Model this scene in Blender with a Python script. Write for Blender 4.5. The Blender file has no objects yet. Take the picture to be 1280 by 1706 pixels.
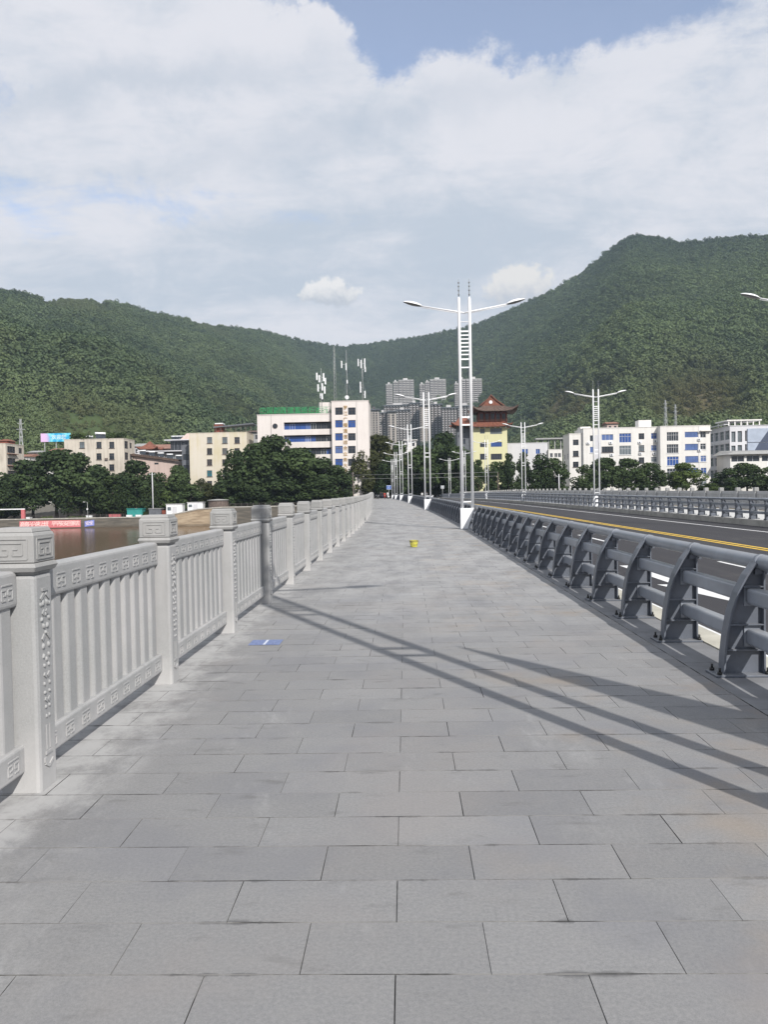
import bpy, bmesh, math, random
import numpy as np
from mathutils import Vector, Matrix
random.seed(7)
rng = np.random.default_rng(11)
S = bpy.context.scene
C = S.collection
R = math.radians

# ------------------------------------------------------------------ camera, world, sun, exposure
CAM = Vector((0.0, 0.0, 1.504))
YAW, PITCH, ROLL, FPX = R(-1.60), R(-1.43), R(-1.10), 1317.0
_fw = Vector((math.sin(YAW)*math.cos(PITCH), math.cos(YAW)*math.cos(PITCH), math.sin(PITCH)))
_rt = Vector((math.cos(YAW), -math.sin(YAW), 0.0))
_up = _rt.cross(_fw)
_r2 = _rt*math.cos(ROLL) + _up*math.sin(ROLL)
_u2 = _up*math.cos(ROLL) - _rt*math.sin(ROLL)
cam = bpy.data.cameras.new('camera')
cam.sensor_fit = 'HORIZONTAL'; cam.sensor_width = 36.0
cam.lens = 36.0*FPX/1280.0
cam.clip_start = 0.05; cam.clip_end = 20000.0
camo = bpy.data.objects.new('camera', cam); C.objects.link(camo)
M = Matrix.Identity(4)
for i, v in enumerate((_r2, _u2, -_fw)):
    for j in range(3): M[j][i] = v[j]
M.translation = CAM
camo.matrix_world = M
S.camera = camo

SUN_EL, SUN_AZ = R(38.0), R(27.5)      # sun stands behind the camera, to its right
to_sun = Vector((math.sin(SUN_AZ)*math.cos(SUN_EL), -math.cos(SUN_AZ)*math.cos(SUN_EL), math.sin(SUN_EL)))
sl = bpy.data.lights.new('sun', 'SUN'); sl.energy = 5.0; sl.angle = R(0.55); sl.color = (1.0, 0.955, 0.89)
so = bpy.data.objects.new('sun', sl); C.objects.link(so)
so.rotation_euler = to_sun.to_track_quat('Z', 'Y').to_euler()
S.view_settings.view_transform = 'Standard'; S.view_settings.look = 'None'
S.view_settings.gamma = 1.0; S.view_settings.use_curve_mapping = False
S.view_settings.exposure = 0.0
S.render.engine = 'CYCLES'
S.cycles.max_bounces = 6; S.cycles.diffuse_bounces = 3; S.cycles.glossy_bounces = 3
S.cycles.transparent_max_bounces = 8; S.cycles.volume_bounces = 0
S.cycles.use_denoising = True
try: S.cycles.denoiser = 'OPENIMAGEDENOISE'
except Exception: pass
S.cycles.caustics_reflective = False; S.cycles.caustics_refractive = False

def ray(px, py):
    d = _r2*((px-640.0)/FPX) + _u2*((853.0-py)/FPX) + _fw
    return d
def at(px, py, Y):
    """point where the photograph's pixel meets the vertical plane y = Y"""
    d = ray(px, py); t = (Y-CAM.y)/d.y
    return CAM + d*t

class NT:
    """tiny node-tree helper"""
    def __init__(s, tree): s.t = tree; s.n = tree.nodes; s.l = tree.links
    def new(s, typ, **kw):
        n = s.n.new(typ)
        for k, v in kw.items():
            if k.startswith('i_'):
                n.inputs[int(k[2:])].default_value = v
            else: setattr(n, k, v)
        return n
    def link(s, a, b): s.l.new(a, b)
    def val(s, x, sock):
        if hasattr(x, 'links') or hasattr(x, 'is_output'): s.l.new(x, sock)
        else: sock.default_value = x
    def math(s, op, a, b=0.0, c=0.0, clamp=False):
        n = s.n.new('ShaderNodeMath'); n.operation = op; n.use_clamp = clamp
        s.val(a, n.inputs[0]); s.val(b, n.inputs[1]); s.val(c, n.inputs[2])
        return n.outputs[0]
    def mix(s, fac, a, b, mode='MIX'):
        n = s.n.new('ShaderNodeMix'); n.data_type = 'RGBA'; n.blend_type = mode; n.clamp_factor = True
        s.val(fac, n.inputs[0])
        for x, k in ((a, 6), (b, 7)):
            if isinstance(x, tuple): n.inputs[k].default_value = (x + (1.0,))[:4]
            else: s.l.new(x, n.inputs[k])
        return n.outputs[2]
    def noise(s, vec, scale, detail=4.0, rough=0.55, dist=0.0, dim='3D'):
        n = s.n.new('ShaderNodeTexNoise'); n.noise_dimensions = dim
        if vec is not None: s.l.new(vec, n.inputs['Vector'])
        n.inputs['Scale'].default_value = scale; n.inputs['Detail'].default_value = detail
        n.inputs['Roughness'].default_value = rough; n.inputs['Distortion'].default_value = dist
        return n.outputs['Fac']
    def ramp(s, x, lo, hi, smooth=True):
        n = s.n.new('ShaderNodeMapRange'); n.interpolation_type = 'SMOOTHSTEP' if smooth else 'LINEAR'; n.clamp = True if hasattr(n, 'clamp') else True
        s.val(x, n.inputs[0]); s.val(lo, n.inputs[1]); s.val(hi, n.inputs[2])
        return n.outputs[0]
    def vmath(s, op, a, b=(0, 0, 0)):
        n = s.n.new('ShaderNodeVectorMath'); n.operation = op
        for x, k in ((a, 0), (b, 1)):
            if isinstance(x, (tuple, Vector)): n.inputs[k].default_value = tuple(x)
            else: s.l.new(x, n.inputs[k])
        return n
    def scale3(s, vec, sc):
        return s.vmath('MULTIPLY', vec, sc).outputs[0]

# ---- the sky: Nishita air with a sheet of altocumulus and a few low cumulus heads
world = bpy.data.worlds.new('World'); S.world = world; world.use_nodes = True
W = NT(world.node_tree); W.n.clear()
sky = W.new('ShaderNodeTexSky'); sky.sky_type = 'NISHITA'; sky.sun_disc = False
sky.sun_elevation = SUN_EL
sky.sun_rotation = math.atan2(to_sun.x, to_sun.y)
sky.altitude = 1200.0; sky.air_density = 1.0; sky.dust_density = 0.6; sky.ozone_density = 1.5
tc = W.new('ShaderNodeTexCoord')
D = tc.outputs['Generated']
sep = W.new('ShaderNodeSeparateXYZ'); W.link(D, sep.inputs[0])
den = W.math('ADD', W.math('MAXIMUM', sep.outputs[2], 0.0), 0.18)
pu = W.math('DIVIDE', sep.outputs[0], den); pv = W.math('DIVIDE', sep.outputs[1], den)
comb = W.new('ShaderNodeCombineXYZ'); W.link(pu, comb.inputs[0]); W.link(pv, comb.inputs[1])
P2 = comb.outputs[0]
n_big = W.noise(W.scale3(P2, (0.75, 1.25, 1.0)), 1.0, 7.0, 0.56, 0.4)
n_soft = W.noise(W.scale3(W.vmath('ADD', P2, (7.3, 2.1, 4.0)).outputs[0], (0.55, 1.3, 1.0)), 1.0, 4.0, 0.5, 0.2)
n_edge = W.noise(W.scale3(D, (1.0, 1.0, 1.9)), 8.0, 9.0, 0.66, 0.35)
_wn = W.new('ShaderNodeTexNoise'); W.link(D, _wn.inputs['Vector']); _wn.inputs['Scale'].default_value = 11.0; _wn.inputs['Detail'].default_value = 8.0; _wn.inputs['Roughness'].default_value = 0.64
DW = W.vmath('ADD', D, W.scale3(W.vmath('SUBTRACT', _wn.outputs['Color'], (0.5, 0.5, 0.5)).outputs[0], (0.13, 0.13, 0.10))).outputs[0]
def blob(px, py, rx, ry, amp, skew=0.0, D=DW):
    """a gap in (or a lump of) the cloud sheet round the direction of a point of the sky"""
    c = ray(px, py).normalized()
    e1 = Vector((c.y, -c.x, 0)).normalized(); e2 = e1.cross(c)
    if skew:
        e1, e2 = e1*math.cos(skew)+e2*math.sin(skew), e2*math.cos(skew)-e1*math.sin(skew)
    d1 = W.vmath('DOT_PRODUCT', D, e1).outputs['Value']; d2 = W.vmath('DOT_PRODUCT', D, e2).outputs['Value']
    fr = W.vmath('DOT_PRODUCT', D, c).outputs['Value']
    q = W.math('ADD', W.math('POWER', W.math('DIVIDE', W.math('ABSOLUTE', d1), rx/FPX), 2.0), W.math('POWER', W.math('DIVIDE', W.math('ABSOLUTE', d2), ry/FPX), 2.0))
    g = W.math('EXPONENT', W.math('MULTIPLY', q, -1.0))
    g = W.math('MULTIPLY', g, W.math('GREATER_THAN', fr, 0.0))
    return W.math('MULTIPLY', g, amp), d1, d2, q
cover = W.math('ADD', W.math('MULTIPLY', W.math('SUBTRACT', n_big, 0.5), 1.1), 0.56)
cover = W.math('ADD', cover, W.math('MULTIPLY', W.math('SUBTRACT', n_edge, 0.5), 0.85))
for a in ((745, 48, 135, 50, -0.95, 0.0), (880, 8, 100, 40, -0.75, -0.3), (1130, -30, 230, 44, -0.7, 0.0), (618, 30, 40, 50, -0.55, 0.5), (500, -22, 110, 34, -0.8, 0), (0, 150, 40, 42, -0.26, 0),
          (300, 335, 260, 40, -0.34, 0.0), (30, 375, 120, 30, -0.26, 0.0), (840, 545, 75, 22, -0.26, 0.35),
          (545, 50, 60, 26, 0.35, 0.0), (850, 250, 500, 90, 0.25, 0.0), (300, 90, 330, 90, 0.35, 0.0), (640, 540, 800, 120, 0.42, 0.0)):
    cover = W.math('ADD', cover, blob(*a)[0])
n_mid = W.noise(W.scale3(P2, (2.4, 5.2, 1.0)), 1.0, 10.0, 0.66, 0.5)
cover = W.math('ADD', cover, W.math('MULTIPLY', W.math('SUBTRACT', n_mid, 0.5), 0.75))
mask = W.math('ADD', 0.14, W.math('MULTIPLY', W.ramp(cover, 0.05, 0.52), 0.86))
# tone of the sheet: white lavender crests, grey-blue thin places
shade = W.ramp(W.math('ADD', W.math('ADD', W.math('MULTIPLY', n_soft, 0.55), W.math('MULTIPLY', n_big, 0.25)), W.math('ADD', W.math('MULTIPLY', n_mid, 0.30), W.math('MULTIPLY', W.math('SUBTRACT', n_edge, 0.5), 0.45))), 0.42, 0.66)
cl_col = W.mix(shade, (5.6, 6.25, 7.2), (8.0, 8.05, 8.6))
for a in ((230, 140, 260, 26, 0.5, 0.22), (560, 215, 330, 30, 0.42, 0.22)):
    cl_col = W.mix(blob(*a)[0], cl_col, (4.7, 5.45, 6.5))
skyb = W.mix(1.0, sky.outputs[0], (2.6, 2.2, 2.0), 'MULTIPLY')
col = W.mix(mask, skyb, cl_col)
# low cumulus heads over the saddle
n_puff = W.noise(D, 55.0, 5.0, 0.6, 0.0)
def cumulus(px, py, rx, ry, col, bright, dark):
    g, d1, d2, q = blob(px, py, rx, ry, 1.0, 0.0, D)
    f = W.math('ADD', W.math('SUBTRACT', 1.0, q), W.math('MULTIPLY', W.math('SUBTRACT', n_puff, 0.5), 2.2))
    f = W.math('MULTIPLY', f, W.math('GREATER_THAN', g, 0.001))
    m = W.ramp(f, 0.02, 0.55)
    up = W.ramp(W.math('ADD', W.math('DIVIDE', d2, ry/FPX), W.math('MULTIPLY', W.math('SUBTRACT', n_puff, 0.5), 2.0)), -0.75, 0.45)
    return W.mix(m, col, W.mix(up, dark, bright))
col = cumulus(548, 487, 56, 25, col, (9.0, 8.9, 8.9), (5.6, 6.0, 6.7))
col = cumulus(868, 476, 60, 38, col, (8.5, 8.35, 8.2), (5.9, 6.2, 6.9))
bg = W.new('ShaderNodeBackground'); bg.inputs[1].default_value = 0.1
W.link(col, bg.inputs[0])
wo = W.new('ShaderNodeOutputWorld'); W.link(bg.outputs[0], wo.inputs[0])
world.cycles.sampling_method = 'MANUAL'; world.cycles.sample_map_resolution = 512

# ------------------------------------------------------------------ helpers
class MB:
    """collects shapes and links them as ONE mesh"""
    def __init__(s): s.v = []; s.f = []; s.m = []; s.s = []
    def quad(s, a, b, c, d, mi=0, sm=False):
        k = len(s.v); s.v += [tuple(a), tuple(b), tuple(c), tuple(d)]; s.f.append((k, k+1, k+2, k+3)); s.m.append(mi); s.s.append(sm)
    def poly(s, pts, mi=0):
        k = len(s.v); s.v += [tuple(p) for p in pts]; s.f.append(tuple(range(k, k+len(pts)))); s.m.append(mi); s.s.append(False)
    def hexa(s, p, mi=0, skip=()):
        """8 corners: bottom ring ccw then top ring"""
        k = len(s.v); s.v += [tuple(q) for q in p]
        for i, f in enumerate(((3, 2, 1, 0), (4, 5, 6, 7), (0, 1, 5, 4), (1, 2, 6, 5), (2, 3, 7, 6), (3, 0, 4, 7))):
            if i in skip: continue
            s.f.append(tuple(k+j for j in f)); s.m.append(mi); s.s.append(False)
    def box(s, x0, y0, z0, x1, y1, z1, mi=0, skip=()):
        s.hexa(((x0, y0, z0), (x1, y0, z0), (x1, y1, z0), (x0, y1, z0), (x0, y0, z1), (x1, y0, z1), (x1, y1, z1), (x0, y1, z1)), mi, skip)
    def frustum(s, cx, cy, z0, z1, hx0, hy0, hx1, hy1, mi=0):
        s.hexa(((cx-hx0, cy-hy0, z0), (cx+hx0, cy-hy0, z0), (cx+hx0, cy+hy0, z0), (cx-hx0, cy+hy0, z0),
                (cx-hx1, cy-hy1, z1), (cx+hx1, cy-hy1, z1), (cx+hx1, cy+hy1, z1), (cx-hx1, cy+hy1, z1)), mi)
    def bar(s, a, b, w, h=None, mi=0):
        """square bar between two points"""
        h = h or w; a = Vector(a); b = Vector(b); d = (b-a).normalized()
        u = d.cross(Vector((0, 0, 1)))
        if u.length < 1e-4: u = Vector((1, 0, 0))
        u.normalize(); v = u.cross(d)
        u = u*w/2; v = v*h/2
        s.hexa((a-u-v, a+u-v, a+u+v, a-u+v, b-u-v, b+u-v, b+u+v, b-u+v), mi)
    def tube(s, pts, r, n=8, mi=0, cap=True):
        pts = [Vector(p) for p in pts]; rs = r if isinstance(r, (list, tuple)) else [r]*len(pts)
        k = len(s.v); ref = None
        for i, p in enumerate(pts):
            d = (pts[min(i+1, len(pts)-1)]-pts[max(i-1, 0)]).normalized()
            if ref is None: ref = Vector((0, 0, 1)) if abs(d.z) < 0.9 else Vector((1, 0, 0))
            u = d.cross(ref).normalized(); v = u.cross(d)
            for j in range(n):
                a = 2*math.pi*j/n
                s.v.append(tuple(p+(u*math.cos(a)+v*math.sin(a))*rs[i]))
        for i in range(len(pts)-1):
            for j in range(n):
                j2 = (j+1) % n
                s.f.append((k+i*n+j, k+i*n+j2, k+(i+1)*n+j2, k+(i+1)*n+j)); s.m.append(mi); s.s.append(True)
        if cap:
            s.f.append(tuple(k+j for j in range(n))); s.m.append(mi); s.s.append(False)
            e = k+(len(pts)-1)*n
            s.f.append(tuple(e+j for j in reversed(range(n)))); s.m.append(mi); s.s.append(False)
    def prism(s, poly, fn, mi=0):
        """poly: 2-D outline; fn(u, v, side) -> 3-D point on side 0 or 1"""
        n = len(poly); k = len(s.v)
        for sd in (0, 1): s.v += [tuple(fn(u, v, sd)) for u, v in poly]
        s.f.append(tuple(k+i for i in range(n))); s.f.append(tuple(k+n+i for i in reversed(range(n)))); s.m += [mi]*2; s.s += [False]*2
        for i in range(n):
            j = (i+1) % n
            s.f.append((k+i, k+n+i, k+n+j, k+j)); s.m.append(mi); s.s.append(False)
    def mesh(s, name, mats, bevel=0.0, seg=1):
        me = bpy.data.meshes.new(name); me.from_pydata(s.v, [], s.f)
        for m in (mats if isinstance(mats, (list, tuple)) else [mats]): me.materials.append(m)
        me.polygons.foreach_set('material_index', s.m); me.polygons.foreach_set('use_smooth', s.s)
        bm = bmesh.new(); bm.from_mesh(me)
        if bevel:
            bmesh.ops.remove_doubles(bm, verts=bm.verts, dist=1e-5)
            es = [e for e in bm.edges if len(e.link_faces) == 2 and e.calc_face_angle(0) > 0.5]
            bmesh.ops.bevel(bm, geom=es, offset=bevel, segments=seg, profile=0.5, affect='EDGES', clamp_overlap=True)
        bmesh.ops.recalc_face_normals(bm, faces=bm.faces)
        bm.to_mesh(me); bm.free(); me.update()
        return me
    def build(s, name, mats, parent=None, loc=None, rz=0.0, bevel=0.0, seg=1):
        return link(name, s.mesh(name, mats, bevel, seg), parent, loc, rz)

def link(name, me, parent=None, loc=None, rz=0.0):
    o = bpy.data.objects.new(name, me); C.objects.link(o)
    if parent is not None: o.parent = parent
    if loc is not None: o.location = loc
    if rz: o.rotation_euler = (0, 0, rz)
    return o
def tag(o, label=None, cat=None, group=None, kind=None):
    for k, v in (('label', label), ('category', cat), ('group', group), ('kind', kind)):
        if v: o[k] = v
    return o
def thing(name, label, cat, loc=(0, 0, 0), rz=0.0, group=None):
    o = bpy.data.objects.new(name, None); C.objects.link(o); o.empty_display_size = 0.3
    o.location = loc; o.rotation_euler = (0, 0, rz)
    return tag(o, label, cat, group)
def copy_tree(root, loc, rz=0.0, label=None, scale=None):
    def cp(o, par):
        c = o.copy(); C.objects.link(c)
        if par is not None: c.parent = par
        for ch in o.children: cp(ch, c)
        return c
    r = cp(root, None); r.location = loc; r.rotation_euler = (0, 0, rz)
    if scale: r.scale = scale
    if label: r['label'] = label
    return r

# ------------------------------------------------------------------ materials
def material(name):
    m = bpy.data.materials.new(name); m.use_nodes = True
    t = NT(m.node_tree); b = m.node_tree.nodes['Principled BSDF']
    return m, t, b
def pos(t): return t.new('ShaderNodeNewGeometry').outputs['Position']
def objc(t): return t.new('ShaderNodeTexCoord').outputs['Object']
def bump(t, b, h, strength, dist=0.01):
    n = t.new('ShaderNodeBump'); n.inputs['Strength'].default_value = strength; n.inputs['Distance'].default_value = dist
    t.link(h, n.inputs['Height']); t.link(n.outputs[0], b.inputs['Normal'])
def paint(name, col, rough=0.5, var=0.25, scale=2.0, metal=0.0, grain=0.0, spec=0.4):
    """plain coat with uneven wear"""
    m, t, b = material(name)
    n = t.noise(pos(t), scale, 5, 0.6)
    lo = tuple(c*(1-var) for c in col); hi = tuple(min(1, c*(1+var*0.6)) for c in col)
    t.link(t.mix(t.ramp(n, 0.3, 0.7), lo, hi), b.inputs['Base Color'])
    b.inputs['Roughness'].default_value = rough; b.inputs['Metallic'].default_value = metal
    b.inputs['Specular IOR Level'].default_value = spec
    if grain: bump(t, b, t.noise(pos(t), 60, 4), grain, 0.004)
    return m
def stained(name, col, stain, amount=0.6, scale=0.7):
    """rendered wall with rain streaks running down"""
    m, t, b = material(name)
    p = pos(t)
    st = t.noise(t.scale3(p, (1.6, 1.6, 0.13)), scale, 5, 0.65)
    bl = t.noise(p, 0.25, 4, 0.6)
    f = t.math('MULTIPLY', t.ramp(t.math('ADD', t.math('MULTIPLY', st, 0.65), t.math('MULTIPLY', bl, 0.4)), 0.42, 0.72), amount)
    c = t.mix(f, col, stain)
    c = t.mix(t.math('MULTIPLY', t.noise(p, 3.0, 4), 0.25), c, tuple(x*0.75 for x in col))
    t.link(c, b.inputs['Base Color']); b.inputs['Roughness'].default_value = 0.85; b.inputs['Specular IOR Level'].default_value = 0.15
    return m
def glass(name, col, rough=0.12):
    m, t, b = material(name)
    n = t.noise(pos(t), 0.6, 3)
    t.link(t.mix(n, tuple(c*0.5 for c in col), tuple(c*1.3 for c in col)), b.inputs['Base Color'])
    b.inputs['Roughness'].default_value = rough; b.inputs['Specular IOR Level'].default_value = 0.5
    return m

def granite(name, a, bcol, speck=0.35, dust=False):
    m, t, b = material(name)
    p = pos(t)
    g = t.noise(p, 260.0, 3, 0.7); g2 = t.noise(p, 90.0, 3, 0.6); bl = t.noise(p, 1.7, 5, 0.6)
    c = t.mix(t.ramp(t.math('ADD', t.math('MULTIPLY', g, 0.6), t.math('MULTIPLY', g2, 0.4)), 0.36, 0.64), tuple(x*(1-speck) for x in a), tuple(x*(1+speck*0.6) for x in a))
    c = t.mix(t.ramp(bl, 0.32, 0.72), c, bcol)
    st = t.noise(t.scale3(p, (9.0, 9.0, 0.7)), 1.0, 6, 0.7)
    c = t.mix(t.math('MULTIPLY', t.ramp(st, 0.52, 0.74), 0.38), c, tuple(x*0.55 for x in a))
    s3 = t.new('ShaderNodeSeparateXYZ'); t.link(p, s3.inputs[0])
    foot = t.math('MULTIPLY', t.ramp(t.math('ADD', s3.outputs[2], t.math('MULTIPLY', t.noise(p, 6.0, 5, 0.7), 0.35)), 0.52, 0.18), 0.5)
    c = t.mix(foot, c, (0.56, 0.55, 0.545))
    t.link(c, b.inputs['Base Color']); b.inputs['Roughness'].default_value = 0.8; b.inputs['Specular IOR Level'].default_value = 0.25
    bump(t, b, t.math('ADD', g2, t.math('MULTIPLY', g, 0.6)), 0.35, 0.003)
    return m
granite_pale = granite('carved_granite', (0.345, 0.35, 0.352), (0.40, 0.397, 0.40), 0.14)
granite_cap = granite('cap_granite', (0.295, 0.298, 0.296), (0.36, 0.355, 0.35), 0.14)

def tile_mat():
    m, t, b = material('paving_granite')
    p = pos(t)
    at_ = t.new('ShaderNodeAttribute'); at_.attribute_name = 'tint'
    tint = at_.outputs['Fac']
    g = t.noise(p, 240.0, 3, 0.75); g2 = t.noise(p, 70.0, 4, 0.65); mid = t.noise(p, 9.0, 5, 0.65); big = t.noise(p, 0.8, 5, 0.6)
    c = t.mix(t.ramp(t.math('ADD', t.math('MULTIPLY', g, 0.55), t.math('MULTIPLY', g2, 0.45)), 0.33, 0.67), (0.195, 0.198, 0.205), (0.300, 0.300, 0.300))
    c = t.mix(t.math('MULTIPLY', t.ramp(mid, 0.35, 0.75), 0.22), c, (0.300, 0.296, 0.292))
    cool = t.noise(t.vmath('ADD', p, (31.0, 4.0, 0.0)).outputs[0], 1.15, 5, 0.62); warmn = t.noise(t.vmath('ADD', p, (3.0, 14.0, 0.0)).outputs[0], 0.8, 5, 0.6)
    c = t.mix(t.math('MULTIPLY', t.ramp(cool, 0.44, 0.66), 0.40), c, (0.195, 0.200, 0.222))
    c = t.mix(t.math('MULTIPLY', t.ramp(warmn, 0.48, 0.70), 0.35), c, (0.285, 0.262, 0.252))
    # each slab was sawn from a slightly different stone
    v = t.math('ADD', 0.845, t.math('MULTIPLY', tint, 0.15))
    vc = t.new('ShaderNodeCombineXYZ')
    for k, w in enumerate((1.0, 0.99, 0.985)): t.link(t.math('MULTIPLY', v, w), vc.inputs[k])
    c = t.mix(1.0, c, vc.outputs[0], 'MULTIPLY')
    # stone dust left from the balustrade work, thickest along it, and trodden streaks
    s3 = t.new('ShaderNodeSeparateXYZ'); t.link(p, s3.inputs[0])
    yb = t.math('MINIMUM', t.math('MAXIMUM', t.math('SUBTRACT', s3.outputs[1], 21.0), 0.0), 41.0)
    lat = t.math('ADD', s3.outputs[0], t.math('ADD', t.math('MULTIPLY', t.math('POWER', yb, 2.0), 0.039/82.0), t.math('MULTIPLY', t.math('MAXIMUM', t.math('SUBTRACT', s3.outputs[1], 62.0), 0.0), 0.039)))
    edge = t.ramp(lat, -1.15, -2.0)
    dn = t.noise(t.scale3(p, (1.0, 0.7, 1.0)), 3.4, 9, 0.74, 0.15)
    dust = t.math('MULTIPLY', edge, t.ramp(t.math('ADD', dn, t.math('MULTIPLY', t.ramp(lat, -1.55, -1.95), 0.13)), 0.42, 0.70))
    d2 = t.noise(t.scale3(p, (1.0, 0.4, 1.0)), 1.7, 9, 0.74, 0.25)
    dust = t.math('MAXIMUM', t.math('MULTIPLY', dust, 0.80), t.math('MULTIPLY', t.ramp(d2, 0.54, 0.76), 0.40))
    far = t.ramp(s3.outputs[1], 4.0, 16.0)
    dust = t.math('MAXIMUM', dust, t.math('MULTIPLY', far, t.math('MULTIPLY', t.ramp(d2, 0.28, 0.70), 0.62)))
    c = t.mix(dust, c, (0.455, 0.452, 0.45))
    # dark damp spots
    sp = t.noise(t.scale3(p, (1.0, 2.4, 1.0)), 3.1, 5, 0.6, 0.3)
    c = t.mix(t.math('MULTIPLY', t.ramp(sp, 0.58, 0.76), 0.45), c, (0.11, 0.108, 0.105))
    # grime caught along the cross joints, here and there
    fr = t.math('FRACT', t.math('DIVIDE', t.math('SUBTRACT', s3.outputs[1], 2.431), 0.3))
    dj = t.math('MINIMUM', fr, t.math('SUBTRACT', 1.0, fr))
    gn = t.noise(t.scale3(p, (1.0, 0.5, 1.0)), 2.6, 6, 0.65)
    gw = t.math('ADD', 0.015, t.math('MULTIPLY', t.ramp(gn, 0.50, 0.72), 0.10))
    gj = t.math('MULTIPLY', t.ramp(dj, gw, 0.0), t.ramp(gn, 0.44, 0.60))
    gj = t.math('MULTIPLY', gj, t.ramp(s3.outputs[1], 14.0, 6.0))
    c = t.mix(t.math('MULTIPLY', gj, 0.72), c, (0.07, 0.07, 0.072))
    # faint rust wash near the barrier
    ru = t.noise(p, 0.9, 4, 0.6)
    c = t.mix(t.math('MULTIPLY', t.math('MULTIPLY', t.ramp(ru, 0.50, 0.70), t.ramp(lat, -0.3, 1.4)), 0.30), c, (0.34, 0.25, 0.16))
    t.link(c, b.inputs['Base Color'])
    b.inputs['Roughness'].default_value = 0.78; b.inputs['Specular IOR Level'].default_value = 0.28
    bump(t, b, t.math('ADD', t.math('MULTIPLY', g2, 0.5), t.math('MULTIPLY', g, 0.5)), 0.16, 0.002)
    return m
tile_m = tile_mat()
def grout_mat():
    m, t, b = material('mortar')
    n = t.noise(pos(t), 2.4, 5, 0.65)
    t.link(t.mix(t.ramp(n, 0.38, 0.56), (0.045, 0.045, 0.045), (0.25, 0.248, 0.245)), b.inputs['Base Color'])
    b.inputs['Roughness'].default_value = 0.95
    return m
grout_m = grout_mat()
def asphalt_mat():
    m, t, b = material('asphalt')
    p = pos(t)
    n = t.noise(p, 120, 3, 0.7); w = t.noise(t.scale3(p, (1.0, 0.06, 1.0)), 1.6, 5, 0.6)
    c = t.mix(t.ramp(n, 0.3, 0.7), (0.028, 0.027, 0.031), (0.062, 0.060, 0.066))
    c = t.mix(t.math('MULTIPLY', t.ramp(w, 0.45, 0.75), 0.5), c, (0.075, 0.072, 0.074))
    du = t.noise(t.scale3(p, (0.8, 0.3, 1.0)), 1.1, 7, 0.7)
    c = t.mix(t.math('MULTIPLY', t.ramp(du, 0.55, 0.78), 0.45), c, (0.14, 0.132, 0.12))
    t.link(c, b.inputs['Base Color']); b.inputs['Roughness'].default_value = 0.82; b.inputs['Specular IOR Level'].default_value = 0.3
    bump(t, b, n, 0.5, 0.006)
    return m
asphalt_m = asphalt_mat()
road_white = paint('road_paint_white', (0.74, 0.74, 0.74), 0.7, 0.12, 6.0)
road_yellow = paint('road_paint_yellow', (0.72, 0.47, 0.06), 0.7, 0.15, 6.0)
concrete_m = paint('concrete', (0.40, 0.385, 0.35), 0.9, 0.25, 1.3, grain=0.3)
kerb_m = paint('kerb_granite', (0.21, 0.212, 0.222), 0.85, 0.18, 2.5, grain=0.25)
def dusty(name, col, rough, dust):
    m, t, b = material(name); p = pos(t)
    n = t.noise(p, 2.2, 6, 0.62); f = t.noise(t.scale3(p, (1.0, 0.5, 1.0)), 14.0, 6, 0.7)
    c = t.mix(t.ramp(n, 0.3, 0.7), tuple(x*0.82 for x in col), tuple(x*1.14 for x in col))
    nz = t.new('ShaderNodeSeparateXYZ'); t.link(t.new('ShaderNodeNewGeometry').outputs['Normal'], nz.inputs[0])
    k = t.math('MULTIPLY', t.ramp(nz.outputs[2], 0.1, 0.95), t.ramp(f, 0.30, 0.62))
    sc = t.math('MULTIPLY', t.ramp(t.noise(t.scale3(p, (3.0, 3.0, 12.0)), 4.0, 6, 0.75), 0.62, 0.74), 0.35)
    c = t.mix(t.math('MAXIMUM', t.math('MULTIPLY', k, dust), sc), c, (0.34, 0.335, 0.325))
    t.link(c, b.inputs['Base Color']); t.link(t.math('ADD', rough, t.math('MULTIPLY', f, 0.2)), b.inputs['Roughness']); b.inputs['Specular IOR Level'].default_value = 0.5
    return m
steel_m = dusty('barrier_paint', (0.122, 0.136, 0.165), 0.30, 0.35)
rail_m = dusty('rail_paint', (0.255, 0.278, 0.32), 0.26, 0.45)
bolt_m = paint('bolt_steel', (0.03, 0.03, 0.03), 0.5, 0.2, 20.0)
lamp_white = paint('lamp_white', (0.80, 0.81, 0.83), 0.35, 0.08, 1.5)
lamp_grey = paint('lamp_underside', (0.20, 0.215, 0.225), 0.4, 0.1, 3.0)
lens_m = paint('lamp_lens', (0.45, 0.47, 0.48), 0.15, 0.1, 3.0)
black_m = paint('black_rubber', (0.02, 0.02, 0.02), 0.7, 0.2, 5.0)
white_m = stained('white_render', (0.76, 0.745, 0.72), (0.50, 0.48, 0.45), 0.35)
pinkwhite_m = stained('pinkish_white_tiles', (0.73, 0.685, 0.66), (0.55, 0.49, 0.46), 0.40)
cream_m = stained('stained_cream_render', (0.63, 0.575, 0.50), (0.34, 0.30, 0.25), 0.75, 1.0)
yellowcream_m = stained('yellow_stained_render', (0.66, 0.61, 0.53), (0.55, 0.48, 0.28), 0.7, 0.5)
pink_m = stained('pink_render', (0.56, 0.45, 0.41), (0.36, 0.28, 0.25), 0.5)
yellow_m = stained('pale_yellow_render', (0.66, 0.64, 0.40), (0.52, 0.50, 0.32), 0.35)
grey_m = stained('grey_concrete', (0.34, 0.34, 0.335), (0.2, 0.2, 0.195), 0.5)
palegrey_m = stained('pale_lavender_wall', (0.62, 0.62, 0.65), (0.45, 0.45, 0.48), 0.3)
shade_grey_m = paint('slate_panel', (0.13, 0.14, 0.16), 0.6, 0.2, 1.0)
dark_m = paint('dark_interior', (0.025, 0.026, 0.03), 0.8, 0.3, 1.0)
brick_red = paint('red_timber', (0.20, 0.055, 0.035), 0.7, 0.3, 1.0)
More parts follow.
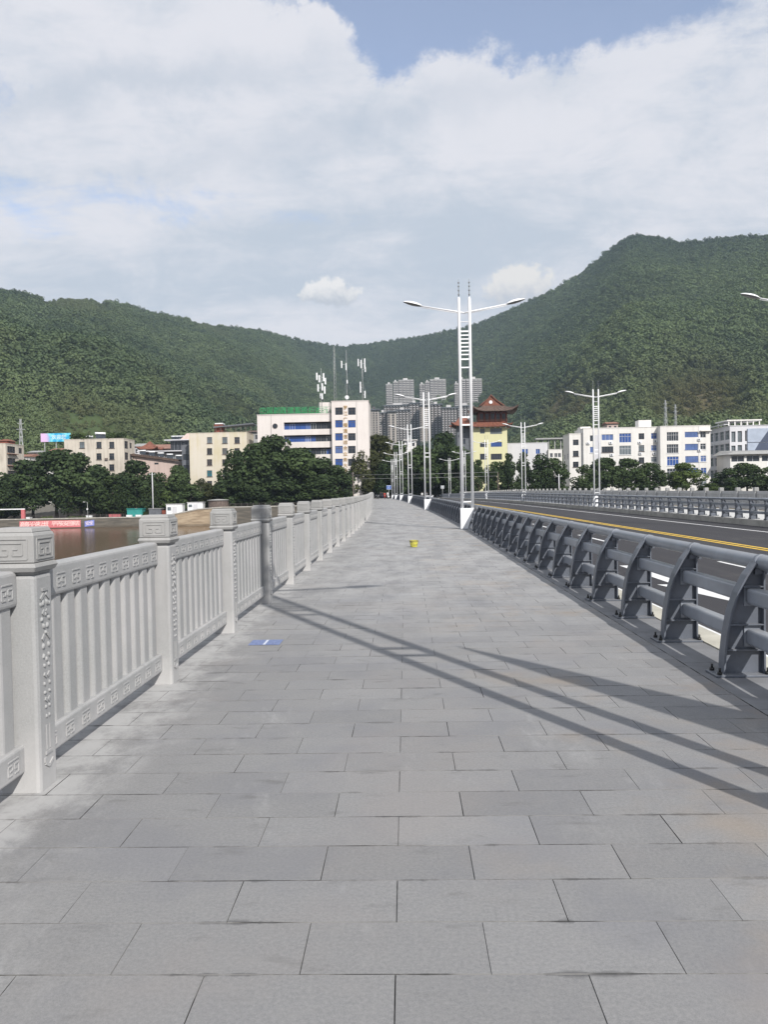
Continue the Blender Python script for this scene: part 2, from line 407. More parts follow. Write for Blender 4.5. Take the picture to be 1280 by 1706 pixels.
rooftile_red = paint('red_roof_tiles', (0.205, 0.078, 0.05), 0.75, 0.3, 1.5)
rooftile_brown = paint('brown_roof_tiles', (0.125, 0.085, 0.068), 0.75, 0.3, 1.5)
blue_glass = glass('blue_glass', (0.03, 0.085, 0.30))
pale_glass = glass('pale_blue_glass', (0.10, 0.16, 0.36))
teal_glass = glass('teal_glass', (0.03, 0.16, 0.20))
dark_glass = glass('dark_glass', (0.03, 0.038, 0.05))
grey_glass = glass('grey_glass', (0.15, 0.18, 0.20))
frame_white = paint('white_frame', (0.62, 0.62, 0.63), 0.5, 0.1, 3.0)
frame_dark = paint('dark_frame', (0.10, 0.085, 0.08), 0.5, 0.2, 3.0)
bark_m = paint('bark', (0.065, 0.052, 0.042), 0.95, 0.35, 4.0, grain=0.5)
gold_m = paint('gold_letters', (0.42, 0.27, 0.10), 0.45, 0.15, 4.0)
green_m = paint('green_letters', (0.02, 0.30, 0.10), 0.5, 0.2, 1.0)
red_m = paint('banner_red', (0.52, 0.15, 0.16), 0.6, 0.15, 0.4)
pinkish_text = paint('banner_text', (0.80, 0.66, 0.62), 0.6, 0.05, 2.0)
blue_banner = paint('banner_blue', (0.17, 0.20, 0.50), 0.6, 0.2, 1.0)
galv_m = paint('galvanised_steel', (0.42, 0.43, 0.43), 0.45, 0.2, 2.0, metal=0.3)
teal_m = paint('teal_sheet', (0.03, 0.25, 0.23), 0.6, 0.2, 1.0)
wood_m = paint('grey_wood', (0.16, 0.125, 0.11), 0.85, 0.3, 3.0)
pale_paving = paint('pale_paving', (0.56, 0.555, 0.54), 0.85, 0.12, 1.0)
cream_edge = paint('cream_concrete_edge', (0.53, 0.51, 0.44), 0.9, 0.15, 2.0)
earth_m = paint('bank_earth', (0.17, 0.135, 0.095), 0.95, 0.35, 0.5)

# ------------------------------------------------------------------ terrain
def smooth(a, b, x):
    t = np.clip((np.asarray(x, float)-a)/(b-a), 0, 1); return t*t*(3-2*t)
_perm = rng.random((256, 256))
def vnoise(x, y):
    x = np.asarray(x, float); y = np.asarray(y, float)
    xi = np.floor(x).astype(int); yi = np.floor(y).astype(int); fx = x-xi; fy = y-yi
    fx = fx*fx*(3-2*fx); fy = fy*fy*(3-2*fy)
    a = _perm[xi & 255, yi & 255]; b = _perm[(xi+1) & 255, yi & 255]; c = _perm[xi & 255, (yi+1) & 255]; d = _perm[(xi+1) & 255, (yi+1) & 255]
    return (a*(1-fx)+b*fx)*(1-fy)+(c*(1-fx)+d*fx)*fy
def fbm(x, y, o=4):
    s = 0; a = 0.5; n = 0
    for i in range(o):
        s = s + a*vnoise(x*2**i+17.3*i, y*2**i-9.1*i); n += a; a *= 0.5
    return s/n-0.5
RIDGE = [(0, 492), (40, 497), (75, 506), (105, 499), (150, 501), (175, 510), (200, 512), (250, 527), (300, 535), (345, 540), (375, 549), (430, 555), (480, 567), (530, 576), (575, 581), (600, 578),
         (650, 572), (700, 564), (760, 553), (800, 543), (830, 531), (870, 514), (900, 500), (930, 486), (965, 464), (1000, 436), (1025, 416), (1045, 402), (1068, 398), (1095, 402), (1140, 411), (1170, 408), (1200, 404), (1240, 401), (1280, 400)]
_az, _te = [R(-90), R(-62), R(-42)], [0.12, 0.19, 0.27]
for px, py in RIDGE:
    d = ray(px, py); _az.append(math.atan2(d.x, d.y)); _te.append(d.z/math.hypot(d.x, d.y))
_az += [R(32), R(44), R(66), R(90)]; _te += [0.33, 0.29, 0.2, 0.12]
def azpx(px): 
    d = ray(px, 800); return math.atan2(d.x, d.y)
_ra = [R(-90)]+[azpx(p) for p in (0, 200, 430, 580, 660, 760, 900, 1050, 1280)]+[R(90)]
_rr = [1000, 1100, 1250, 1500, 1950, 1950, 1800, 1600, 1450, 1350, 1200]
_pp = [1.3, 1.25, 1.25, 1.55, 2.1, 2.25, 2.2, 1.6, 1.38, 1.35, 1.3]
_r0 = [330, 330, 340, 370, 420, 430, 430, 410, 390, 380, 380]
TREE_H = 9.0
def z_low(x, y):
    """valley floor beyond the river: promenade by the water, street behind, road level at the bridge end"""
    x = np.asarray(x, float); y = np.asarray(y, float)
    left = smooth(-9.0, -26.0, x)
    lowq = -0.75 - left*(1.0+2.15*smooth(-50, -66, x))
    z = lowq + (0.9-lowq)*smooth(216, 262, y)*0.9
    z = np.where((x > 26), -0.9+0.9*smooth(215, 260, y), z)
    road = smooth(-15, -6, x)*smooth(30, 18, x)
    return z*(1-road) + (-0.52+0.3*smooth(206, 250, y))*road + 6.0*smooth(260, 430, y)
def terrain(x, y):
    x = np.asarray(x, float); y = np.asarray(y, float)
    r = np.hypot(x, y); az = np.arctan2(x, y)
    te = np.interp(az, _az, _te); RR = np.interp(az, _ra, _rr); pp = np.interp(az, _ra, _pp); r0 = np.interp(az, _ra, _r0)
    Hr = te*RR + CAM.z - TREE_H
    t = np.clip((r-r0)/(RR-r0), 0, 1)
    h = Hr*t**pp
    spur = fbm(x/240, y/240, 4)
    ridged = 0.5-np.abs(fbm(x/330+5, y/330-3, 3))*2.2
    h = h + (spur*95 + ridged*60)*np.sin(np.clip(t, 0, 1)*math.pi)**1.3*np.clip(t*3, 0, 1)*(1-0.55*t)*(1-0.8*np.exp(-((az-0.03)/0.10)**2)*(t < 0.75))
    over = np.clip((r-RR)/900.0, 0, 1.0)
    h = h*(1-0.8*over**1.2)
    return z_low(x, y)*(1-smooth(0.0, 0.25, t)) + 6.0*smooth(0.0, 0.25, t)*smooth(260, 430, y) + h

def grid_mesh(name, xs, ys, fn, mat, attr=None):
    X, Y = np.meshgrid(xs, ys); Z = fn(X, Y); nx, ny = len(xs), len(ys)
    v = np.stack([X.ravel(), Y.ravel(), Z.ravel()], 1)
    i = np.arange(nx*ny).reshape(ny, nx)
    f = np.stack([i[:-1, :-1].ravel(), i[:-1, 1:].ravel(), i[1:, 1:].ravel(), i[1:, :-1].ravel()], 1)
    me = bpy.data.meshes.new(name); me.vertices.add(len(v)); me.vertices.foreach_set('co', v.ravel())
    me.loops.add(f.size); me.loops.foreach_set('vertex_index', f.ravel())
    me.polygons.add(len(f)); me.polygons.foreach_set('loop_start', np.arange(0, f.size, 4)); me.polygons.foreach_set('loop_total', np.full(len(f), 4))
    me.polygons.foreach_set('use_smooth', np.ones(len(f), bool))
    me.update(); me.validate(); me.materials.append(mat)
    return me

def hill_mat():
    m, t, b = material('hill_ground')
    p = pos(t)
    n = t.noise(p, 0.012, 6, 0.6); n2 = t.noise(p, 0.12, 5, 0.65)
    c = t.mix(t.ramp(n2, 0.35, 0.68), (0.030, 0.048, 0.020), (0.075, 0.088, 0.034))
    c = t.mix(t.math('MULTIPLY', t.ramp(n, 0.50, 0.66), 0.35), c, (0.125, 0.110, 0.050))
    for nm, cc in (('brown', (0.108, 0.094, 0.052)), ('bald', (0.064, 0.088, 0.036))):
        ga = t.new('ShaderNodeAttribute'); ga.attribute_name = nm
        c = t.mix(t.ramp(t.math('ADD', ga.outputs['Fac'], t.math('MULTIPLY', t.math('SUBTRACT', n2, 0.5), 1.6)), 0.25, 1.0), c, cc)
    s3 = t.new('ShaderNodeSeparateXYZ'); t.link(p, s3.inputs[0])
    near = t.ramp(s3.outputs[1], 300.0, 240.0)
    c = t.mix(near, c, t.mix(n2, (0.11, 0.105, 0.095), (0.19, 0.18, 0.16)))
    t.link(c, b.inputs['Base Color']); b.inputs['Roughness'].default_value = 1.0; b.inputs['Specular IOR Level'].default_value = 0.05
    return m
hill_m = hill_mat()
xs = np.concatenate([np.linspace(-3800, -1300, 40, endpoint=False), np.linspace(-1300, -200, 120, endpoint=False), np.linspace(-200, 200, 130, endpoint=False), np.linspace(200, 1300, 120, endpoint=False), np.linspace(1300, 3800, 40)])
ys = np.concatenate([np.linspace(204.6, 270, 40, endpoint=False), np.linspace(270, 900, 80, endpoint=False), np.linspace(900, 2100, 110, endpoint=False), np.linspace(2100, 4200, 40)])
hills = link('hills', grid_mesh('hills', xs, ys, terrain, hill_m)); tag(hills, 'forested hills rising behind the town', kind='structure')
# this side of the river, behind the camera
gm = MB(); gm.box(-3800, -1500, -14, 3800, -34, -0.75)
tag(gm.build('ground', earth_m), kind='structure')
# river bed and far embankment
BED = MB(); BED.box(-3800, -34, -16, 3800, 206, -10.5); tag(BED.build('riverbed', earth_m), kind='structure')
WATER_Z = -6.3
def water_mat():
    m, t, b = material('muddy_water')
    p = pos(t)
    n = t.noise(t.scale3(p, (1.0, 1.9, 1.0)), 0.5, 4, 0.55); n2 = t.noise(t.scale3(p, (0.6, 1.6, 1.0)), 2.6, 3, 0.6)
    t.link(t.mix(t.noise(p, 0.05, 4), (0.085, 0.052, 0.028), (0.125, 0.078, 0.045)), b.inputs['Base Color'])
    b.inputs['Roughness'].default_value = 0.16; b.inputs['IOR'].default_value = 1.33
    bump(t, b, t.math('ADD', n, t.math('MULTIPLY', n2, 0.5)), 0.30, 0.10)
    return m
wm = MB(); wm.quad((-3800, -33.9, WATER_Z), (3800, -33.9, WATER_Z), (3800, 205.5, WATER_Z), (-3800, 205.5, WATER_Z))
tag(wm.build('river', water_mat()), kind='structure')
def bank_mat():
    m, t, b = material('embankment_stone')
    p = pos(t)
    n = t.noise(t.scale3(p, (0.35, 0.35, 2.5)), 1.0, 5, 0.6); s3 = t.new('ShaderNodeSeparateXYZ'); t.link(p, s3.inputs[0])
    zone = t.math('MULTIPLY', t.ramp(t.math('ADD', s3.outputs[0], t.math('MULTIPLY', n, 6.0)), -60.0, -56.5), t.ramp(t.math('ADD', s3.outputs[0], t.math('MULTIPLY', n, 6.0)), -45.0, -48.5))
    c = t.mix(t.ramp(n, 0.35, 0.65), (0.075, 0.068, 0.058), (0.125, 0.112, 0.092))
    c2 = t.mix(t.ramp(n, 0.35, 0.65), (0.22, 0.165, 0.11), (0.36, 0.285, 0.20))
    c = t.mix(zone, c, c2)
    wet = t.ramp(s3.outputs[2], WATER_Z+0.9, WATER_Z+0.1)
    c = t.mix(t.math('MULTIPLY', wet, 0.6), c, (0.06, 0.045, 0.03))
    t.link(c, b.inputs['Base Color']); b.inputs['Roughness'].default_value = 0.9
    bump(t, b, n, 0.5, 0.05)
    return m
def bank_top(x): return float(z_low(x, 205.5))
bk = MB(); bx = np.linspace(-420, 420, 141)
for a, c in zip(bx[:-1], bx[1:]):
    za, zc = bank_top(a), bank_top(c)
    bk.quad((a, 202.2, -10.4), (c, 202.2, -10.4), (c, 204.2, zc+0.02), (a, 204.2, za+0.02))      # battered face
    bk.quad((a, 204.2, za+0.02), (c, 204.2, zc+0.02), (c, 205.2, zc+0.02), (a, 205.2, za+0.02))    # coping walk
bank_m = bank_mat()
tag(bk.build('embankment', bank_m), kind='structure')
cope = MB()
for a, c in zip(bx[:-1], bx[1:]):
    za, zc = bank_top(a)+0.02, bank_top(c)+0.02
    cope.hexa(((a, 204.05, za), (c, 204.05, zc), (c, 204.4, zc), (a, 204.4, za), (a, 204.05, za+0.28), (c, 204.05, zc+0.28), (c, 204.4, zc+0.28), (a, 204.4, za+0.28)))
tag(cope.build('embankment_coping', concrete_m), kind='structure')

# ------------------------------------------------------------------ the bridge: a path that bends gently left and is slightly humped
S_END = 203.5; S_START = -32.0
def heading(s): return 0.039*float(np.clip((s-21.0)/41.0, 0, 1))
def centre(s):
    if s < 21: return 0.0
    if s < 62: return -0.039/82.0*(s-21)**2
    return -0.039/82.0*41*41 - 0.039*(s-62)
def deck_z(s): return 0.20*float(smooth(30, 100, s)) - 0.30*float(smooth(110, 205, s))
def P(s, L, h=0.0):
    k = heading(s)
    return Vector((centre(s)+L, s+L*k, deck_z(s)+h))
def rot(s): return math.atan(heading(s))
ROAD_Z = -0.25
st = list(np.arange(S_START, 22, 6.0))+list(np.arange(22, 206, 3.0))
st = [s for s in st if s < S_END]+[S_END]
def strip(name, L0, L1, top, bot, mat, kind='structure', s0=None, s1=None):
    m = MB(); ss = [s for s in st if (s0 is None or s >= s0) and (s1 is None or s <= s1)]
    for a, b in zip(ss[:-1], ss[1:]):
        m.hexa((P(a, L0, bot), P(a, L1, bot), P(b, L1, bot), P(b, L0, bot), P(a, L0, top), P(a, L1, top), P(b, L1, top), P(b, L0, top)), 0, (4, 2) if False else ())
    o = m.build(name, mat)
    return tag(o, kind=kind)
walk = strip('walkway', -2.35, 3.10, -0.006, -0.75, grout_m); walk['label'] = 'grey granite paved footway of the bridge'
road = strip('road', 3.10, 15.05, ROAD_Z, -0.80, asphalt_m); road['label'] = 'black asphalt carriageway with double yellow centre line'
walk2 = strip('walkway', 15.36, 20.75, 0.0, -0.75, pale_paving); walk2['label'] = 'pale footway on the opposite side of the road'
edge2 = strip('kerb', 15.05, 15.355, 0.0, -0.75, concrete_m)
# bridge body below, seen only from the side
girder = strip('bridge_girder', -1.6, 20.0, -0.78, -2.3, concrete_m)
for s in (-10, 32, 74, 116, 158):
    pm = MB()
    for L in (1.5, 16.5): pm.tube([P(s, L, -10.6-deck_z(s)), P(s, L, -2.2)], 0.9, 14)
    tag(pm.build('bridge_pier', concrete_m), 'round concrete pier pair under the bridge', kind='structure')

# --- paving: every slab its own stone, the far rows joined
def add_slab(v, f, tints, s0, s1, L0, L1, gap, dz, tint, cross=0.0030):
    g = gap/2; gs = cross/2; k = len(v); b = 0.0009
    for (a, c, h) in ((0, 0, -0.0075), (b, b, dz)):
        for s, L in ((s0+gs+a, L0+g+a), (s0+gs+a, L1-g-a), (s1-gs-a, L1-g-a), (s1-gs-a, L0+g+a)):
            v.append(tuple(P(s, L, h)))
    for q in ((4, 5, 6, 7), (0, 1, 5, 4), (1, 2, 6, 5), (2, 3, 7, 6), (3, 0, 4, 7)):
        f.append(tuple(k+i for i in q)); tints.append(tint)
def slab_mesh(name, v, f, tints, mat):
    me = bpy.data.meshes.new(name); me.from_pydata(v, [], f); me.materials.append(mat); me.materials.append(grout_m)
    me.polygons.foreach_set('material_index', np.where(np.arange(len(f)) % 5 == 0, 0, 1))
    a = me.attributes.new('tint', 'FLOAT', 'FACE'); a.data.foreach_set('value', tints)
    me.update(); return me
tiles_far = ([], [], []); n_tiles = 0
j0 = -60
slabs = []
for j in range(j0, 670):
    s0 = 2.431+0.3*j; s1 = s0+0.3
    if s1 > S_END: break
    ph = -0.36 if j % 2 == 0 else -0.06
    L = ph-0.6*4
    while L < 2.33:
        a, b = max(L, -2.34), min(L+0.6, 2.33)
        if b-a > 0.05: slabs.append((s0, s1, a, b))
        L += 0.6
def seen(s0, s1, a, b):
    """pixels of a slab inside the photograph's frame: its largest show first"""
    s, L = (s0+s1)/2, (a+b)/2
    d = P(s, L)-CAM; z = d.dot(_fw)
    if z < 0.3: return 0
    x, y = abs(d.dot(_r2)/z*FPX), d.dot(_u2)/z*FPX
    return (b-a)/(s*s*s) if x < 700 and -y < 900 else 0
order = sorted(range(len(slabs)), key=lambda i: -seen(*slabs[i]))
single = set(order[:298])
for i, (s0, s1, a, b) in enumerate(slabs):
    dz = float(rng.uniform(-0.0007, 0.0007)); tint = float(np.clip(rng.normal(0.5, 0.22), 0, 1)); gap = float(rng.choice([0.0002, 0.0010, 0.0022, 0.0030]))
    if i in single:
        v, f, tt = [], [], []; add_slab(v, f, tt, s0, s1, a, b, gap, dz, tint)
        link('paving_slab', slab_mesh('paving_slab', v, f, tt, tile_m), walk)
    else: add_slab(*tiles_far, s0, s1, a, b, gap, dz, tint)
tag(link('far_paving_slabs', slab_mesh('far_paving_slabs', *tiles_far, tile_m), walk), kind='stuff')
# kerb stones carrying the barrier
kv = []
s = 1.0-1.445*12
while s < S_END-1.5:
    v, f, tt = [], [], []; add_slab(v, f, tt, s, s+1.445, 2.335, 2.84, 0.006, 0.001, 0.5)
    link('kerb_stone', slab_mesh('kerb_stone', v, f, tt, kerb_m), walk); s += 1.445

strip_edge = strip('kerb_edge', 2.846, 3.115, 0.012, -0.8, cream_edge)
# --- road markings
def mark(name, pts, mat):
    """flat marking on the asphalt from (s, L) outlines"""
    m = MB()
    for poly in pts: m.poly([P(s, L, ROAD_Z+0.004) for s, L in poly])
    o = m.build(name, mat, road); return o
def line(L, w, s0, s1, step=3.0):
    out = []; s = s0
    while s < s1-1e-3:
        e = min(s+step, s1); out.append([(s, L-w/2), (s, L+w/2), (e, L+w/2), (e, L-w/2)]); s = e
    return out
mark('yellow_line', line(9.62, 0.14, S_START, 196), road_yellow); mark('yellow_line', line(9.90, 0.14, S_START, 196), road_yellow)
mark('edge_line', line(3.62, 0.15, S_START, 196), road_white); mark('edge_line', line(13.45, 0.13, S_START, 196), road_white)
for k in range(18):
    s = 26.0+k*10.0
    if s < 190: mark('lane_dash', line(6.55, 0.13, s, s+4), road_white)
def arrow(s0, L, sign=1):
    head = [(s0, L), (s0+2.4*sign, L-0.46), (s0+2.4*sign, L+0.46)]
    shaft = [(s0+2.4*sign, L-0.17), (s0+2.4*sign, L+0.17), (s0+6*sign, L+0.17), (s0+6*sign, L-0.17)]
    mark('lane_arrow', [head, shaft], road_white)
arrow(11.9, 4.95); arrow(12.5, 7.35)
for s in (70, 128): arrow(s, 5.0); arrow(s, 8.0)
for i in range(9): mark('crossing_stripe', [[(191, 3.9+i*1.25), (191, 4.5+i*1.25), (195.5, 4.5+i*1.25), (195.5, 3.9+i*1.25)]], road_white)
# the street beyond the bridge end
rm = MB()
for a, b in ((203.5, 240), (240, 300), (300, 360)):
    za, zb = float(z_low(2, a))+0.05, float(z_low(2, b))+0.05
    if a == 203.5: za = float(P(203.5, 8, ROAD_Z).z)
    rm.quad((-8.5, a, za), (8.5, a, za), (8.5, b, zb), (-8.5, b, zb))
tag(rm.build('street', asphalt_m), kind='structure')
pv = MB(); pv.box(-22, 203.5, -1.8, -5.4, 213, P(203, 0).z-0.02); tag(pv.build('pavement', concrete_m), kind='structure')

# ------------------------------------------------------------------ stone balustrades
PITCH_B = 2.286; B_L = -2.005                    # post pitch; lateral line of the left balustrade (post centre)
def fret(m, O, u, v, n, w, h, st_, d, frame=True):
    """raised square-spiral fret: O lower-left corner, u/v in-plane unit vectors, n outward"""
    O = Vector(O); u = Vector(u); v = Vector(v); n = Vector(n)
    def stroke(a0, b0, a1, b1):
        """stroke between unit coords along one axis"""
        x0, x1 = sorted((a0*w, a1*w)); y0, y1 = sorted((b0*h, b1*h))
        if abs(a1-a0) < 1e-6: x0 -= st_/2; x1 += st_/2
        else: y0 -= st_/2; y1 += st_/2
        p = [O+u*x0+v*y0-n*0.003, O+u*x1+v*y0-n*0.003, O+u*x1+v*y1-n*0.003, O+u*x0+v*y1-n*0.003]
        b = st_*0.18
        q = [O+u*(x0+b)+v*(y0+b)+n*d, O+u*(x1-b)+v*(y0+b)+n*d, O+u*(x1-b)+v*(y1-b)+n*d, O+u*(x0+b)+v*(y1-b)+n*d]
        m.hexa(p+q, 0, (0,))
    if frame:
        for s in ((0, 0, 1, 0), (0, 1, 1, 1), (0, 0, 0, 1), (1, 0, 1, 1)): stroke(*s)
        stroke(0.14, 0.80, 0.86, 0.80); a, b, t = 0.14, 0.86, 0.80
    else:
        stroke(0.06, 0.94, 0.94, 0.94); a, b, t = 0.06, 0.94, 0.66
        stroke(a, t, 0.42, t); stroke(0.58, t, b, t); stroke(0.42, 0.34, 0.42, t); stroke(0.58, 0.34, 0.58, t)
        stroke(0.2, 0.34, 0.42, 0.34); stroke(0.58, 0.34, 0.8, 0.34)
        stroke(a, 0.05, 0.40, 0.05); stroke(0.60, 0.05, b, 0.05); stroke(a, 0.05, a, 0.62); stroke(b, 0.05, b, 0.62); return
    stroke(a, 0.20, a, t); stroke(b, 0.20, b, t)
    stroke(a, 0.20, 0.43, 0.20); stroke(0.57, 0.20, b, 0.20); stroke(0.43, 0.20, 0.43, 0.5); stroke(0.57, 0.20, 0.57, 0.5)
    stroke(0.27, 0.5, 0.43, 0.5); stroke(0.57, 0.5, 0.73, 0.5)

def shaft_mesh():
    m = MB(); m.box(-0.112, -0.10, -0.02, 0.112, 0.10, 1.12)
    me = m.mesh('post', granite_pale, 0.022, 2); return me
def cap_mesh():
    m = MB()
    m.frustum(0, 0, 1.116, 1.133, 0.104, 0.092, 0.106, 0.098)
    m.frustum(0, 0, 1.132, 1.158, 0.120, 0.120, 0.132, 0.132)
    m.frustum(0, 0, 1.158, 1.178, 0.132, 0.132, 0.122, 0.122)
    m.frustum(0, 0, 1.180, 1.318, 0.121, 0.121, 0.121, 0.121)
    m.frustum(0, 0, 1.318, 1.334, 0.121, 0.121, 0.113, 0.113)
    m.frustum(0, 0, 1.334, 1.358, 0.111, 0.111, 0.102, 0.102)
    return m.mesh('cap', granite_cap, 0.004, 1)
def cap_fret_mesh():
    m = MB()
    for n in ((0, -1, 0), (1, 0, 0), (0, 1, 0), (-1, 0, 0)):
        n = Vector(n); u = Vector((0, 0, 1)).cross(n)*1.0
        O = n*0.121 - u*0.088 + Vector((0, 0, 1.198))
        fret(m, O, u, (0, 0, 1), n, 0.176, 0.104, 0.0095, 0.0045)
    return m.mesh('fret_carving', granite_cap)
def carving_mesh():
    """scrolls, buds and a bracket cut on the face towards the footway"""
    m = MB(); r = random.Random(3)
    def bud(y, z, a, b, d, ang=0.0):
        n = 9; ring = []
        for i in range(n):
            t = 2*math.pi*i/n; yy, zz = a*math.cos(t), b*math.sin(t)
            ring.append((y+yy*math.cos(ang)-zz*math.sin(ang), z+yy*math.sin(ang)+zz*math.cos(ang)))
        k = len(m.v)
        m.v += [(0.111, p[0], p[1]) for p in ring]+[(0.112+d*0.7, y+(p[0]-y)*0.6, z+(p[1]-z)*0.6) for p in ring]+[(0.112+d*0.85, y, z)]
        for i in range(n):
            j = (i+1) % n
            m.f.append((k+i, k+j, k+n+j, k+n+i)); m.f.append((k+n+i, k+n+j, k+2*n)); m.m += [0, 0]; m.s += [True, True]
    def stroke(y0, z0, y1, z1, w, d=0.010): m.bar((0.112, y0, z0), (0.112, y1, z1), w, 1.7*d)
    stroke(-0.030, 1.035, 0.030, 1.035, 0.014)
    for sg in (-1, 1):
        stroke(sg*0.012, 1.012, sg*0.048, 0.985, 0.013); bud(sg*0.022, 0.965, 0.013, 0.020, 0.012, sg*0.4); bud(sg*0.047, 0.958, 0.009, 0.014, 0.010, -sg*0.4)
        stroke(sg*0.010, 0.925, sg*0.030, 0.905, 0.012); bud(sg*0.040, 0.882, 0.011, 0.016, 0.012, sg*0.7)
        bud(sg*0.020, 0.845, 0.012, 0.018, 0.013, -sg*0.5); stroke(sg*0.016, 0.80, sg*0.042, 0.775, 0.014); bud(sg*0.030, 0.742, 0.013, 0.018, 0.012, sg*0.3)
        bud(sg*0.030, 0.690, 0.010, 0.017, 0.011, sg*0.5); bud(sg*0.024, 0.640, 0.010, 0.013, 0.011, -sg*0.3)
        stroke(sg*0.006, 0.580, sg*0.030, 0.597, 0.013); bud(sg*0.028, 0.545, 0.009, 0.013, 0.010, 0.2); bud(sg*0.026, 0.500, 0.012, 0.010, 0.011, -sg*0.6)
        stroke(sg*0.005, 0.452, sg*0.026, 0.468, 0.012); bud(sg*0.020, 0.425, 0.010, 0.012, 0.010, sg*0.5)
        bud(sg*0.016, 0.375, 0.008, 0.012, 0.009)
        stroke(sg*0.018, 0.33, sg*0.018, 0.20, 0.008, 0.006)
    bud(0, 0.905, 0.010, 0.014, 0.012); bud(0, 0.81, 0.012, 0.012, 0.013); bud(0, 0.67, 0.009, 0.014, 0.011)
    stroke(-0.036, 0.185, 0.036, 0.185, 0.012); stroke(-0.044, 0.140, -0.044, 0.166, 0.012); stroke(-0.044, 0.136, 0.0, 0.112, 0.012); stroke(0.0, 0.112, 0.044, 0.136, 0.012)
    return m.mesh('scroll_carving', granite_pale)
PL = PITCH_B-0.2                                   # clear length between posts
def panel_mesh():
    m = MB(); h = PL/2+0.012
    m.box(-0.088, -h, 0.955, 0.020, h, 1.142)
    a = m.mesh('a', granite_pale, 0.022, 3)
    m = MB(); m.box(-0.098, -h, 0.105, 0.032, h, 0.248)
    b = m.mesh('b', granite_pale, 0.012, 2)
    bm = bmesh.new(); bm.from_mesh(a); bm.from_mesh(b); me = bpy.data.meshes.new('rail_panel'); bm.to_mesh(me); bm.free(); me.materials.append(granite_pale)
    return me
NB = 11
def baluster_mesh():
    m = MB(); w, d = 0.070, 0.040
    prof = [(-w, -d), (w, -d), (w, d*0.55), (w*0.72, d), (-w*0.72, d), (-w, d*0.55)]
    m.prism([(y, x) for y, x in prof], lambda y, x, sd: (x-0.034, y, 0.235 if sd == 0 else 0.965))
    return m.mesh('baluster', granite_pale, 0.006, 1)
def panel_fret_mesh():
    m = MB(); n = 10
    for i in range(n):
        y = -PL/2+PL*(i+0.5)/n
        fret(m, (0.020, y-0.062, 1.000), (0, 1, 0), (0, 0, 1), (1, 0, 0), 0.124, 0.084, 0.0105, 0.0042, False)
    for i in range(9):
        y = -PL/2+PL*(i+0.5)/9
        fret(m, (0.032, y-0.060, 0.137), (0, 1, 0), (0, 0, 1), (1, 0, 0), 0.120, 0.078, 0.010, 0.0040, False)
    return m.mesh('fret_carving', granite_pale)
M_shaft, M_cap, M_capf, M_carv, M_panel, M_bal, M_pf = shaft_mesh(), cap_mesh(), cap_fret_mesh(), carving_mesh(), panel_mesh(), baluster_mesh(), panel_fret_mesh()
def joined(src, places):
    """geometry of a mesh repeated at (location, rotation) pairs, as plain arrays"""
    v = np.array([x.co[:] for x in src.vertices]); f = [tuple(p.vertices) for p in src.polygons]
    V, F = [], []
    for loc, rz in places:
        c, s = math.cos(rz), math.sin(rz); k = sum(len(a) for a in V)
        V.append(np.stack([v[:, 0]*c-v[:, 1]*s+loc[0], v[:, 0]*s+v[:, 1]*c+loc[1], v[:, 2]+loc[2]], 1))
        F += [tuple(i+k for i in q) for q in f]
    return np.concatenate(V), F
def bal_y(k): return -PL/2+PL*(k+0.5)/NB
def balustrade(label, L, i0, i1, face, n_single, detail):
    root = thing('stone_balustrade', label, 'balustrade', P(0, L))
    off = Vector(P(0, L)); flip = math.pi if face < 0 else 0.0
    far = []
    for i in range(i0, i1):
        s = 4.055+PITCH_B*i
        if s > S_END-0.3: break
        p = link('post', M_shaft, root, P(s, L)-off, rot(s)+flip)
        link('cap', M_cap, p)
        if i < detail:
            tag(link('fret_carving', M_capf, p), kind='stuff')
            tag(link('scroll_carving', M_carv, p), kind='stuff')
        sm = s+PITCH_B/2
        if sm > S_END-1: continue
        a, b = P(s, L), P(s+PITCH_B, L); mid = (a+b)/2; rz = math.atan2(-(b-a).x, (b-a).y)
        q = link('rail_panel', M_panel, root, mid-off, rz+flip)
        if i < detail: tag(link('fret_carving', M_pf, q), kind='stuff')
        for k in range(NB):
            if (-2 <= i if face > 0 else True) and (i-i0 < n_single if face < 0 else i < 25): link('baluster', M_bal, q, (0, bal_y(k), 0))
            else:
                d = Vector((-math.sin(rz)*bal_y(k), math.cos(rz)*bal_y(k), 0))
                far.append((mid-off+d, rz+flip))
    if far:
        V, F = joined(M_bal, far); me = bpy.data.meshes.new('far_balusters'); me.from_pydata(V.tolist(), [], F); me.materials.append(granite_pale)
        tag(link('far_balusters', me, root), kind='stuff')
    return root
balustrade('carved pale granite balustrade running along the left edge of the footway', B_L, -9, 100, 1, 34, 22)
balustrade('distant pale stone balustrade along the opposite footway across the road', 20.25, 2, 100, -1, 26, 0)

